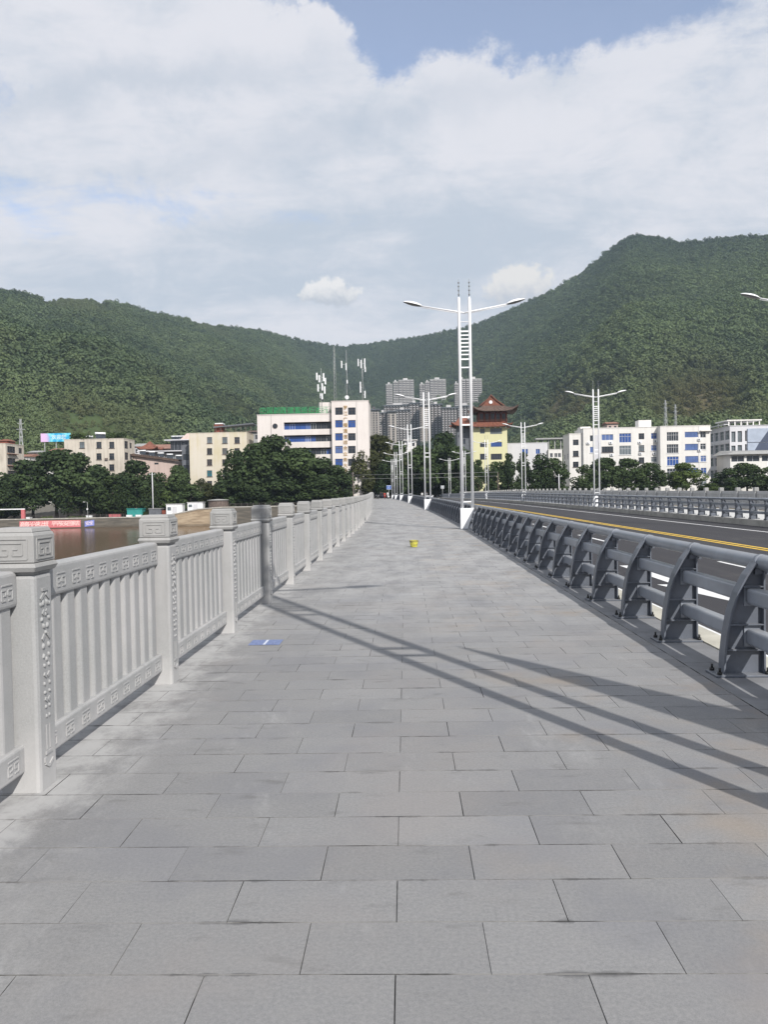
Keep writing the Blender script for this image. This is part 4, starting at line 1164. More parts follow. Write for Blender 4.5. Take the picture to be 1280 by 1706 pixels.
# ------------------------------------------------------------------ buildings
UX = Vector((1, 0, 0)); UZ = Vector((0, 0, 1))
def facade(m, O, u, w, h, ops, d=0.22, mi=0):
    """wall panel with real openings; ops = (u0, u1, v0, v1) measured from the lower left corner O"""
    O = Vector(O); u = Vector(u); n = u.cross(UZ)
    us = sorted({0.0, w}|{max(0, min(w, o[k])) for o in ops for k in (0, 1)}); vs = sorted({0.0, h}|{max(0, min(h, o[k])) for o in ops for k in (2, 3)})
    for a, b in zip(us[:-1], us[1:]):
        if b-a < 1e-4: continue
        for c, e in zip(vs[:-1], vs[1:]):
            if e-c < 1e-4: continue
            mu, mv = (a+b)/2, (c+e)/2
            if any(o[0] < mu < o[1] and o[2] < mv < o[3] for o in ops): continue
            m.quad(O+u*a+UZ*c, O+u*b+UZ*c, O+u*b+UZ*e, O+u*a+UZ*e, mi)
    for a, b, c, e in ops:
        p = [O+u*a+UZ*c, O+u*b+UZ*c, O+u*b+UZ*e, O+u*a+UZ*e]; q = [x-n*d for x in p]
        for i in range(4):
            j = (i+1) % 4; m.quad(p[i], p[j], q[j], q[i], mi)
class Building:
    """a building whose parts are written in world coordinates"""
    def __init__(s, name, label, cat, x, y, z, group=None):
        s.o = Vector((x, y, z)); s.root = thing(name, label, cat, s.o, 0, group)
    def part(s, m, name, mats, parent=None, bevel=0.0):
        o = m.build(name, mats, parent or s.root, bevel=bevel)
        if parent is None: o.location = -s.o
        return o
    def window(s, O, u, op, gl, fr, cols=2, rows=1, d=0.16, t=0.07, sill=None, grid=None):
        """glazed sash set back in its opening"""
        O = Vector(O); u = Vector(u); n = u.cross(UZ); a, b, c, e = op
        m = MB()
        def br(a0, a1, c0, c1, dep0, dep1):
            p = lambda uu, vv, dd: O+u*uu+UZ*vv-n*dd
            m.hexa((p(a0, c0, dep0), p(a1, c0, dep0), p(a1, c0, dep1), p(a0, c0, dep1), p(a0, c1, dep0), p(a1, c1, dep0), p(a1, c1, dep1), p(a0, c1, dep1)))
        e0, e1 = d-0.05, d+0.03
        br(a, a+t, c, e, e0, e1); br(b-t, b, c, e, e0, e1); br(a+t, b-t, c, c+t, e0, e1); br(a+t, b-t, e-t, e, e0, e1)
        for i in range(1, cols):
            x = a+(b-a)*i/cols; br(x-t/2, x+t/2, c+t, e-t, e0, e1)
        for i in range(1, rows):
            z = c+(e-c)*i/rows
            if rows == 2: z = c+(e-c)*0.66
            br(a+t, b-t, z-t/2, z+t/2, e0+0.004, e1-0.004)
        if sill: br(a-0.12, b+0.12, c-0.14, c-0.01, -0.14, 0.02)
        if grid:
            for i in range(1, grid): x = a+(b-a)*i/grid; br(x-0.018, x+0.018, c, e, -0.06, -0.03)
            for i in range(1, 4): z = c+(e-c)*i/4; br(a, b, z-0.018, z+0.018, -0.065, -0.035)
        w = s.part(m, 'window', fr)
        k = MB(); p = lambda uu, vv: O+u*uu+UZ*vv-n*(d+0.002)
        k.quad(p(a+t*0.5, c+t*0.5), p(b-t*0.5, c+t*0.5), p(b-t*0.5, e-t*0.5), p(a+t*0.5, e-t*0.5))
        k.build('pane', gl, w)
        return w
def pxop(O, px0, py0, px1, py1, Y):
    """opening in facade coordinates (facade facing the river, plane y = Y, corner O) from a pixel rectangle"""
    c = ((px0+px1)/2, (py0+py1)/2)
    return (at(px0, c[1], Y).x-O[0], at(px1, c[1], Y).x-O[0], at(c[0], py1, Y).z-O[2], at(c[0], py0, Y).z-O[2])
def block(B, x0, x1, Y, depth, z0, z1, mat, front=(), right=(), left=(), d=0.22, coping=0.0, roofm=None, name='wall', back=True):
    """box building body: front wall with openings at plane Y, sides, back, roof; returns the three facade corners"""
    m = MB(); F = Vector((x0, Y, z0)); h = z1-z0
    facade(m, F, UX, x1-x0, h, front, d)
    Rr = Vector((x1, Y, z0)); facade(m, Rr, (0, 1, 0), depth, h, right, d)
    Lf = Vector((x0, Y+depth, z0)); facade(m, Lf, (0, -1, 0), depth, h, left, d)
    if back: m.quad((x1, Y+depth, z0), (x0, Y+depth, z0), (x0, Y+depth, z1), (x1, Y+depth, z1))
    # dark floors and rear of the rooms so that openings are not see-through
    B.part(m, name, mat)
    r = MB(); r.box(x0+0.02, Y+d+0.26, z0, x1-0.02, Y+d+0.30, z1-0.05); r.box(x0+d+0.26, Y+d+0.3, z0, x0+d+0.30, Y+depth-0.02, z1-0.05); r.box(x1-d-0.30, Y+d+0.3, z0, x1-d-0.26, Y+depth-0.02, z1-0.05)
    B.part(r, 'interior', dark_m)
    k = MB(); k.box(x0+0.03, Y+0.03, z1-0.35, x1-0.03, Y+depth-0.03, z1-0.3)
    if coping: 
        c = coping
        k.box(x0-c, Y-c, z1, x1+c, Y+0.25, z1+0.16); k.box(x0-c, Y+depth-0.25, z1, x1+c, Y+depth+c, z1+0.16)
        k.box(x0-c, Y+0.25, z1, x0+0.25, Y+depth-0.25, z1+0.16); k.box(x1-0.25, Y+0.25, z1, x1+c, Y+depth-0.25, z1+0.16)
    B.part(k, 'roof', roofm or mat)
    return F, Rr, Lf
def ground(x, y): return float(terrain(x, y))-0.6

def letters(txt, size, extr=0.04):
    """flat lettering as a mesh in the xy plane"""
    c = bpy.data.curves.new('letters', 'FONT'); c.body = txt; c.size = size; c.extrude = extr; c.resolution_u = 2
    c.align_x = 'CENTER'; c.align_y = 'CENTER'
    o = bpy.data.objects.new('letters', c); C.objects.link(o)
    dg = bpy.context.evaluated_depsgraph_get(); dg.update()
    me = bpy.data.meshes.new_from_object(o.evaluated_get(dg)); me.materials.clear()
    bpy.data.objects.remove(o); return me
def put_letters(txt, size, mat, parent, mw, extr=0.04, name='letter'):
    me = letters(txt, size, extr); me.materials.append(mat)
    o = link(name, me, parent); o.matrix_world = mw; 
    return o
def upright(x, y, z):     # text facing the river
    return Matrix.Translation((x, y, z)) @ Matrix.Rotation(math.pi/2, 4, 'X')
def put_in(B, txt, size, mat, x, y, z, extr=0.04, parent=None):
    me = letters(txt, size, extr); me.materials.append(mat)
    o = link('letter', me, parent or B.root); o.rotation_euler = (math.pi/2, 0, 0)
    o.location = Vector((x, y, z))-(B.o if parent is None else Vector((0, 0, 0)))
    return o

# ---- the office with ribbon windows and a stair tower
def office():
    Y = 218.0; x0 = at(429, 720, Y).x; x1 = at(553, 720, Y).x; x2 = at(615, 720, Y-1.5).x
    zt = at(500, 690.5, Y).z; z0 = ground(x1, Y)-1
    B = Building('office_building', 'white office block with blue ribbon windows and a taller tower bearing a column of letters', 'building', (x0+x2)/2, Y, z0)
    F = Vector((x0, Y, z0)); ops = [pxop(F, 473, a, 552.3, b, Y) for a, b in ((703, 715.2), (724.6, 736), (746, 757.4), (768, 779))]
    block(B, x0, x1, Y, 13, z0, zt, pinkwhite_m, ops, d=1.3, coping=0.12)
    for k, op in enumerate(ops):
        n = 9; w = (op[1]-op[0])/n
        for i in range(n):
            g = (blue_glass, blue_glass, blue_glass, blue_glass, pale_glass, blue_glass, dark_glass, dark_glass, dark_glass)[(i+(k == 2)*1) % 9] if not (k == 0 and i > 4) else dark_glass
            B.window(F, UX, (op[0]+w*i+0.02, op[0]+w*(i+1)-0.02, op[2]+0.02, op[3]-0.35), g, frame_white if (i+k) % 4 == 1 else blue_glass if i < 5 else frame_dark, 2, 1, 1.1, 0.06)
    # round window and pilaster on the blank end
    c = at(458.5, 710, Y); m = MB(); m.tube([(c.x, Y+0.05, c.z), (c.x, Y-0.10, c.z)], 0.72, 20); rw = B.part(m, 'round_window', frame_dark)
    m = MB(); m.tube([(c.x, Y-0.10, c.z), (c.x, Y-0.13, c.z)], 0.58, 20); m.build('pane', dark_glass, rw)
    px = at(452, 720, Y).x; m = MB(); m.box(px-0.05, Y-0.06, z0, px+0.05, Y-0.002, zt); B.part(m, 'drain_pipe', grey_m)
    # tower
    YT = Y-1.5; t0 = at(553.2, 720, YT).x; zT = at(585, 668.5, YT).z; FT = Vector((t0, YT, z0)); tops = []
    rows = ((679, 691.3), (700, 712.4), (721.8, 734), (743, 755.4), (764.4, 776.4))
    for a, b in rows:
        for p, q in ((558.6, 571.2), (580, 592.6)): tops.append(pxop(FT, p, a, q, b, YT))
    block(B, t0, x2, YT, 13.5, z0, zT, pinkwhite_m, tops, d=0.3, coping=0.1, name='tower')
    gl = [dark_glass, dark_glass, blue_glass, blue_glass, blue_glass, dark_glass, pale_glass, dark_glass, blue_glass, dark_glass]
    for i, op in enumerate(tops): B.window(FT, UX, op, gl[i], frame_dark, 2, 2, 0.2, 0.07)
    sx = at(594.5, 700, YT).x; m = MB(); m.box(sx-0.05, YT-0.05, z0, sx+0.05, YT-0.002, zT-0.1); B.part(m, 'wall_seam', grey_m)
    for i, ch in enumerate('罗江广播通信综合业务大楼'):
        p = at(575.6, 680+i*9.6, YT); put_in(B, ch, 1.25, gold_m, p.x, YT-0.06, p.z, 0.05)
    # stair head and sign on the roof
    s0, s1 = at(531.5, 680, Y+4).x, at(549.5, 680, Y+4).x; zz = at(540, 670.5, Y+4).z
    m = MB(); m.box(s0, Y+4, zt-0.3, s1, Y+8, zz); B.part(m, 'stair_head', pinkwhite_m)
    m = MB(); zg0 = zt+0.16; a0, a1 = at(433, 690, Y).x, at(551, 690, Y).x; zg1 = at(490, 679, Y).z
    m.bar((a0, Y+0.4, zg0+0.35), (a1, Y+0.4, zg0+0.35), 0.07); m.bar((a0, Y+0.4, zg1+0.1), (a1, Y+0.4, zg1+0.1), 0.05)
    n = 14
    for i in range(n+1):
        x = a0+(a1-a0)*i/n; m.bar((x, Y+0.4, zt-0.3), (x, Y+0.4, zg1+0.1), 0.06); m.bar((x, Y+0.42, zg1), (x, Y+1.6, zt-0.3), 0.05)
    B.part(m, 'sign_frame', green_m)
    txt = '中国邮政储蓄银行支行'
    for i, ch in enumerate(txt):
        p = at(437.5+i*11.6, 684.5, Y); put_in(B, ch, 1.85, green_m, p.x, Y+0.30, p.z, 0.06)
    return B
office()

# ---- aerial masts on the office roof
def mast(px, top, Y, zb_px, label, kind):
    t = at(px, top, Y); zb = at(585, 668.5, 216.5).z-0.3 if kind else at(540, 690, 218).z
    root = thing('antenna_mast', label, 'antenna mast', (t.x, Y, zb), 0, 'aerial masts on the office roof')
    h = t.z-zb; m = MB()
    if kind == 'lattice':
        for a in range(3):
            c, s = math.cos(a*2.094), math.sin(a*2.094); m.tube([(0.5*c, 0.5*s, 0), (0.16*c, 0.16*s, h)], 0.035, 5)
        for i in range(int(h/1.0)):
            z = i*1.0; r0 = 0.5-0.34*z/h; r1 = 0.5-0.34*(z+1)/h
            for a in range(3):
                c0, s0 = math.cos(a*2.094), math.sin(a*2.094); c1, s1 = math.cos((a+1)*2.094), math.sin((a+1)*2.094)
                m.bar((r0*c0, r0*s0, z), (r1*c1, r1*s1, z+1), 0.03)
    else:
        m.tube([(0, 0, 0), (0, 0, h)], [0.10, 0.05], 8)
        for a in range(3):
            c, s = math.cos(a*2.094+0.4), math.sin(a*2.094+0.4); m.tube([(0, 0, h*0.45), (2.0*c, 2.0*s, 0)], 0.018, 4)
    m.build('pole', galv_m, root)
    return root, h
def panels(root, spots, w=0.32, d=0.16):
    for x, y, z0, z1 in spots:
        m = MB(); m.box(x-w/2, y-d/2, z0, x+w/2, y+d/2, z1); m.bar((x, y, (z0+z1)/2), (0, 0, (z0+z1)/2), 0.06); m.build('panel_antenna', lamp_white, root, bevel=0.03)
r_, h_ = mast(535, 614, 220, 690, 'thick aerial mast crowded with two tiers of white panels, left of the tower', '')
panels(r_, [(-1.2, 0, h_-3.2, h_-1.2), (-0.5, -0.4, h_-3.9, h_-1.9), (0.7, -0.3, h_-3.6, h_-1.4), (1.1, 0.3, h_-4.4, h_-2.6), (-0.9, -0.2, h_-6.4, h_-4.4), (0.3, -0.5, h_-6.2, h_-4.2), (0.9, 0, h_-7.0, h_-5.0), (-0.3, 0.4, h_-8.2, h_-6.8), (0.2, -0.4, h_-8.6, h_-7.0)], 0.42, 0.25)
mast(556.5, 577, 219, 668, 'tallest lattice mast on the office tower', 'lattice')
r_, h_ = mast(577, 583, 219, 668, 'thin mast on the tower with two white panels near its top', 'pole')
panels(r_, [(-1.35, 0, h_-5.0, h_-3.0), (-0.1, -0.25, h_-5.6, h_-3.7), (0.1, -0.25, h_-9.3, h_-8.3)])
m = MB(); m.tube([(0, -0.9, h_-13.2), (0, -1.15, h_-13.2)], 0.55, 14); m.build('dish', lamp_white, r_)
r_, h_ = mast(603.5, 597, 219, 668, 'mast at the right end of the tower with three white panels on top', 'pole')
panels(r_, [(-1.1, 0, h_-2.2, h_-0.2), (-0.3, -0.3, h_-2.8, h_-0.5), (0.7, -0.1, h_-3.0, h_-0.1), (0.8, 0.2, h_-3.8, h_-2.4), (-0.6, -0.2, h_-9.5, h_-6.5), (0.6, -0.2, h_-11, h_-9.0)])

# ---- the old residential blocks on the river bank
def house_b():
    Y = 225.0; x0 = at(107.5, 760, Y).x; x1 = at(207, 760, Y).x; z0 = ground(x0, Y)-1; z1 = at(157, 732, Y).z; F = Vector((x0, Y, z0))
    B = Building('apartment_house', 'stained cream apartment house with a cluttered roof garden', 'building', (x0+x1)/2, Y, z0)
    ops = []; cols = (136.6, 164.9, 186.2)
    for cy in (741.6, 760.6, 779.0, 797.5):
        for cx in cols: ops.append(pxop(F, cx-4.2, cy-5.4, cx+4.2, cy+5.2, Y))
    side = []; dep = 9.0
    for k in range(4):
        zc = ops[k*3][2]-0.3
        side += [(0.6, 3.4, zc, zc+2.2), (4.8, 6.6, zc+0.3, zc+1.9)]
    F, Rr, Lf = block(B, x0, x1, Y, dep, z0, z1, cream_m, ops, side, coping=0.08)
    for i, op in enumerate(ops): B.window(F, UX, op, dark_glass if i % 3 else grey_glass, frame_dark, 2, 2, 0.14, 0.08, sill=True)
    for op in side: B.window(Rr, (0, 1, 0), op, dark_glass, frame_dark, 2, 2, 0.14, 0.08)
    for cx, cy in ((177.5, 765), (178, 783)):
        p = at(cx, cy, Y); m = MB(); m.box(p.x-0.4, Y-0.36, p.z-0.3, p.x+0.4, Y-0.02, p.z+0.3); B.part(m, 'air_conditioner', wood_m)
    return B, z1, x0, x1, Y
B_, zr, hx0, hx1, hY = house_b()
def heater(x, y, z, label, s=1.0, rz=0.0, group='solar water heaters on the roofs'):
    root = thing('solar_water_heater', label, 'solar heater', (x, y, z), rz, group)
    m = MB(); m.quad((-s, -0.9*s, 0.25*s), (s, -0.9*s, 0.25*s), (s, 0.8*s, 1.5*s), (-s, 0.8*s, 1.5*s)); m.quad((-s, -0.9*s, 0.20*s), (-s, 0.8*s, 1.45*s), (s, 0.8*s, 1.45*s), (s, -0.9*s, 0.20*s))
    for i in range(7): x_ = -s+2*s*(i+0.5)/7; m.tube([(x_, -0.9*s, 0.30*s), (x_, 0.8*s, 1.55*s)], 0.05*s, 5)
    m.build('collector', dark_glass, root)
    m = MB(); m.tube([(-1.1*s, 0.9*s, 1.75*s), (1.1*s, 0.9*s, 1.75*s)], 0.26*s, 10); m.build('tank', lamp_white, root)
    m = MB()
    for q in (-0.9, 0.9): m.bar((q*s, 0.9*s, 0), (q*s, 0.9*s, 1.6*s), 0.06*s); m.bar((q*s, -0.9*s, 0), (q*s, 0.9*s, 0.02), 0.06*s)
    m.build('stand', galv_m, root)
heater(at(168, 725, 229).x, 229, zr-0.3, 'large solar water heater on the stained cream house', 1.35, 0.5)
heater(at(148, 725, 230).x, 230, zr-0.3, 'solar water heater left of the large one on the stained cream house', 0.9, 0.2)
def shrub_mesh(seed, mat):
    g = np.random.default_rng(seed); L = [(g.uniform(-.5, .5), g.uniform(-.3, .3), 0.35+g.random()*0.5, 0.35+0.2*g.random(), 0.35, 0.3+0.2*g.random()) for i in range(6)]
    return leaf_mesh('leaves_%d' % seed, L, 150+seed, 0.22, mat)
SHR = [shrub_mesh(1, leaf_mid), shrub_mesh(2, leaf_dark), shrub_mesh(3, leaf_light)]
pot_m = MB(); pot_m.frustum(0, 0, 0, 0.32, 0.3, 0.2, 0.42, 0.28); POT = pot_m.mesh('pot', pink_m)
for i, px in enumerate((122, 129, 136, 143, 182, 190, 197, 203)):
    x = at(px, 730, 226.2).x
    r_ = thing('potted_shrub', 'potted shrub on the stained cream house roof, %s of eight' % ('first', 'second', 'third', 'fourth', 'fifth', 'sixth', 'seventh', 'last')[i], 'pot plant', (x, 226.2+0.4*(i % 2), zr-0.3), i*1.3, 'pot plants on the roof edge of the stained cream house')
    link('pot', POT, r_); q = link('leaves', SHR[i % 3], r_, (0, 0, 0.2)); q.scale = (2.3, 1.8, 1.9)

def house_c():
    Y = 222.0; x0 = at(316, 760, Y).x; x1 = at(412, 760, Y).x; z0 = ground(x0, Y)-1; z1 = at(365, 721.5, Y).z; F = Vector((x0, Y, z0))
    B = Building('apartment_house', 'yellow stained apartment house with a pergola on its roof', 'building', (x0+x1)/2, Y, z0)
    ops = []
    for j, cy in enumerate((733.6, 752, 770.5, 789, 806.5)):
        for cx in (349.2, 374.6, 395.0): ops.append(pxop(F, cx-4.3, cy-5.3, cx+4.3, cy+5.1, Y))
    block(B, x0, x1, Y, 10, z0, z1, yellowcream_m, ops, coping=0.06)
    for i, op in enumerate(ops):
        B.window(F, UX, op, teal_glass if i == 9 else (grey_glass if i in (0, 1, 4) else dark_glass), frame_dark if i % 2 else wood_m, 2, 2, 0.14, 0.08, sill=True, grid=5 if i in (3, 4, 6, 7) else None)
    # roof pergola
    a, b = at(358, 720, Y+5).x, at(424, 720, Y+5).x; zc0 = at(372, 712.5, Y+3).z; zc1 = at(424, 706.5, Y+3).z; m = MB()
    m.hexa(((a, Y+3, zc0), (b, Y+3, zc1), (b, Y+8.5, zc1), (a, Y+8.5, zc0), (a, Y+3, zc0+0.35), (b, Y+3, zc1+0.35), (b, Y+8.5, zc1+0.35), (a, Y+8.5, zc0+0.35)))
    B.part(m, 'pergola_roof', shade_grey_m); m = MB()
    for i in range(8):
        x = a+(b-a)*(i+0.5)/8; m.bar((x, Y+3.3, z1-0.3), (x, Y+3.3, zc0+0.1), 0.14)
        m.bar((x, Y+3.2, z1+0.5), (x+1.1, Y+3.2, z1+0.5+0.3*(i % 2)), 0.10)
    B.part(m, 'pergola_posts', wood_m)
    m = MB(); c = at(364, 714, Y+4); m.box(c.x-1.2, Y+4, z1-0.3, c.x+1.2, Y+6.5, c.z+1.2); B.part(m, 'roof_hut', brick_red)
    m = MB(); m.box(c.x-1.0, Y+3.9, c.z+1.25, c.x+1.3, Y+6.6, c.z+1.55); B.part(m, 'hut_roof', lamp_white)
house_c()
def house_a():
    Y = 220.0; x0 = at(-40, 770, Y).x; x1 = at(10.5, 770, Y).x; z0 = ground(x0, Y)-1; z1 = at(0, 739.5, Y).z
    B = Building('apartment_house', 'leftmost cream apartment house cut by the frame edge, red hut on its roof', 'building', (x0+x1)/2, Y, z0)
    zz = [at(10, p, Y).z-z0 for p in (754, 774, 795)]
    side = []
    for z in zz: side += [(0.8, 5.4, z, z+1.9), (7.4, 9.4, z+0.1, z+1.7)]
    front = [pxop(Vector((x0, Y, z0)), -24, p-10, -14, p+1, Y) for p in (754, 774, 795)]
    F, Rr, Lf = block(B, x0, x1, Y, 10.5, z0, z1, cream_m, front, side, coping=0.08)
    for op in side: B.window(Rr, (0, 1, 0), op, dark_glass, frame_dark, 3, 2, 0.14, 0.09)
    for op in front: B.window(F, UX, op, dark_glass, frame_dark, 2, 2, 0.14, 0.08)
    for z in zz:
        m = MB(); m.box(x1+0.02, Y+0.5, z0+z-0.35, x1+0.7, Y+5.8, z0+z-0.2); B.part(m, 'balcony', rooftile_red)
    m = MB(); a = x1-3.0; m.box(a, Y+2, z1-0.3, x1-0.3, Y+6, z1+0.9); B.part(m, 'roof_hut', brick_red)
    m = MB(); m.hexa(((a-0.3, Y+1.7, z1+0.92), (x1, Y+1.7, z1+0.92), (x1, Y+6.3, z1+0.92), (a-0.3, Y+6.3, z1+0.92), (a+0.9, Y+3, z1+1.5), (x1-1, Y+3, z1+1.5), (x1-1, Y+5, z1+1.5), (a+0.9, Y+5, z1+1.5))); B.part(m, 'hut_roof', rooftile_red)
house_a()
def low_house():
    Y = 232.0; x0 = at(222, 770, Y).x; x1 = at(302, 770, Y).x; z0 = ground(x0, Y)-1; za = at(222, 759, Y).z; zb = at(300, 770, Y).z
    B = Building('old_house', 'pale pink old house under a sloping brown tiled eave', 'building', (x0+x1)/2, Y, z0)
    F = Vector((x0, Y, z0)); ops = [pxop(F, 257, 766, 264, 774, Y), pxop(F, 231, 764, 238, 773, Y)]
    m = MB(); facade(m, F, UX, x1-x0, zb-z0, ops); m.poly([(x0, Y, zb), (x1, Y, zb), (x0, Y, za)]); m.quad((x1, Y, z0), (x1, Y+9, z0), (x1, Y+9, zb), (x1, Y, zb)); m.quad((x0, Y+9, z0), (x0, Y, z0), (x0, Y, za), (x0, Y+9, za))
    B.part(m, 'wall', pink_m); m = MB(); m.box(x0+0.1, Y+0.5, z0, x1-0.1, Y+0.55, zb-0.1); B.part(m, 'interior', dark_m)
    for op in ops: B.window(F, UX, op, dark_glass, frame_dark, 2, 1)
    m = MB(); m.hexa(((x0-0.4, Y-0.9, za), (x1+0.5, Y-0.9, zb), (x1+0.5, Y+9, zb), (x0-0.4, Y+9, za), (x0-0.4, Y-0.9, za+0.35), (x1+0.5, Y-0.9, zb+0.35), (x1+0.5, Y+9, zb+0.35), (x0-0.4, Y+9, za+0.35)))
    B.part(m, 'roof', rooftile_brown)
    n = 26; m = MB()
    for i in range(n):
        f = (i+0.5)/n; x = x0-0.3+(x1-x0+0.7)*f; z = za+(zb-za)*f+0.36; m.tube([(x, Y-0.95, z), (x, Y+0.9, z+0.25)], 0.16, 6)
    B.part(m, 'roof_tiles', rooftile_brown)
    for i in range(5):
        f = 0.12+i*0.19; heater(x0+(x1-x0)*f, Y+3.6, za+(zb-za)*f+0.4, ('leftmost', 'second', 'third', 'fourth', 'rightmost')[i]+' solar water heater of five on the brown tiled old house', 0.85, 0.3)
low_house()
def market_hall():
    Y = 243.0; x0 = at(236, 755, Y).x; x1 = at(311, 755, Y).x; z0 = ground(x0, Y)-1; z1 = at(280, 754, Y).z
    B = Building('market_hall', 'grey hall with long pale flat canopies left of the yellow stained house', 'building', (x0+x1)/2, Y, z0)
    F = Vector((x0, Y, z0)); w = x1-x0; ops = [(w*(i+0.1)/12, w*(i+0.9)/12, z1-z0-3.2, z1-z0-1.0) for i in range(12)]
    block(B, x0, x1, Y, 12, z0, z1, grey_m, ops)
    for op in ops: B.window(F, UX, op, grey_glass, frame_white, 2, 1)
    for dz, dd in ((0.25, 1.6), (-3.9, 2.4)):
        m = MB(); m.box(x0-1, Y-dd, z1+dz, x1+0.5, Y+(8 if dz > 0 else -0.01), z1+dz+0.3); B.part(m, 'canopy', palegrey_m)
    # darker glazed storey on top
    a, b = at(284, 740, Y+4).x, at(314, 740, Y+4).x; zt = at(298, 734, Y+4).z
    F2 = Vector((a, Y+4, z1+0.3)); w = b-a; ops = [(w*(i+0.06)/5, w*(i+0.94)/5, 0.3, zt-z1-0.6) for i in range(5)]
    block(B, a, b, Y+4, 7, z1+0.3, zt, shade_grey_m, ops, name='upper_wall')
    for op in ops: B.window(F2, UX, op, dark_glass, frame_dark, 2, 1)
    m = MB(); m.box(a-1.6, Y+2.6, zt, b+0.6, Y+11.2, zt+0.28); B.part(m, 'upper_roof', palegrey_m)
    c0, c1 = at(301, 727, Y+6).x, at(321, 727, Y+6).x; zz = at(310, 722, Y+6).z
    m = MB(); m.hexa(((c0, Y+5, zt+0.28), (c1, Y+5, zt+0.28), (c1, Y+10, zt+0.28), (c0, Y+10, zt+0.28), (c0+2, Y+6, zz), (c1, Y+6, zz), (c1, Y+9, zz), (c0+2, Y+9, zz))); B.part(m, 'tiled_roof', pink_m)
    for i in range(4): heater(a+w*(0.1+0.2*i), Y+6, zt+0.3, ('leftmost', 'second', 'third', 'rightmost')[i]+' solar water heater of four on the dark glazed storey', 0.7, 0.4)
market_hall()
def stair_block():
    Y = 226.5; x0 = at(303.5, 770, Y).x; x1 = at(317.5, 770, Y).x; z0 = ground(x0, Y)-1; z1 = at(310, 741, Y).z; F = Vector((x0, Y, z0)); w = x1-x0
    B = Building('stair_block', 'dark narrow block in the gap left of the yellow stained house', 'building', (x0+x1)/2, Y, z0)
    ops = [(0.3, w-0.3, k*3.1+1.2, k*3.1+2.9) for k in range(int((z1-z0)/3.1))]
    block(B, x0, x1, Y, 8, z0, z1, shade_grey_m, ops)
    for op in ops: B.window(F, UX, op, dark_glass, frame_dark, 2, 1)
stair_block()

# ---- tiled roofs with swept eaves
def swept_roof(m, cx, cy, hx, hy, rx, ry, z0, z1, up, mi=0, K=8, N=7, power=1.55, thick=0.22):
    rings = []
    for i in range(N+1):
        t = i/N; ax = hx+(rx-hx)*t; ay = hy+(ry-hy)*t; z = z0+(z1-z0)*t**power; ring = []
        for sd in range(4):
            for k in range(K):
                f = -1+2*k/K
                x, y = ((f*ax, -ay), (ax, f*ay), (-f*ax, ay), (-ax, -f*ay))[sd]
                lift = up*(1-t)**2.2*abs(f)**5
                g = 1+0.04*(1-t)**2*abs(f)**6
                ring.append((cx+x*g, cy+y*g, z+lift))
        rings.append(ring)
    n = 4*K
    for i in range(N):
        for j in range(n): m.quad(rings[i][j], rings[i][(j+1) % n], rings[i+1][(j+1) % n], rings[i+1][j], mi, False)
    m.poly(rings[N], mi)
    low = [(x, y, z-thick) for x, y, z in rings[0]]
    for j in range(n): m.quad(low[(j+1) % n], low[j], rings[0][j], rings[0][(j+1) % n], mi)      # fascia
    inn = [(cx+(x-cx)*0.72, cy+(y-cy)*0.72, z0-0.02) for x, y, z in low]
    for j in range(n): m.quad(low[j], low[(j+1) % n], inn[(j+1) % n], inn[j], mi)
    m.poly(list(reversed(inn)), mi)
    return rings
def ribs(m, rings, K, mi=0, r=0.07):
    n = len(rings[0])
    for j in range(n):
        m.tube([Vector(ring[j])+Vector((0, 0, 0.03)) for ring in rings], r if j % K else r*2.2, 5, mi, cap=False)
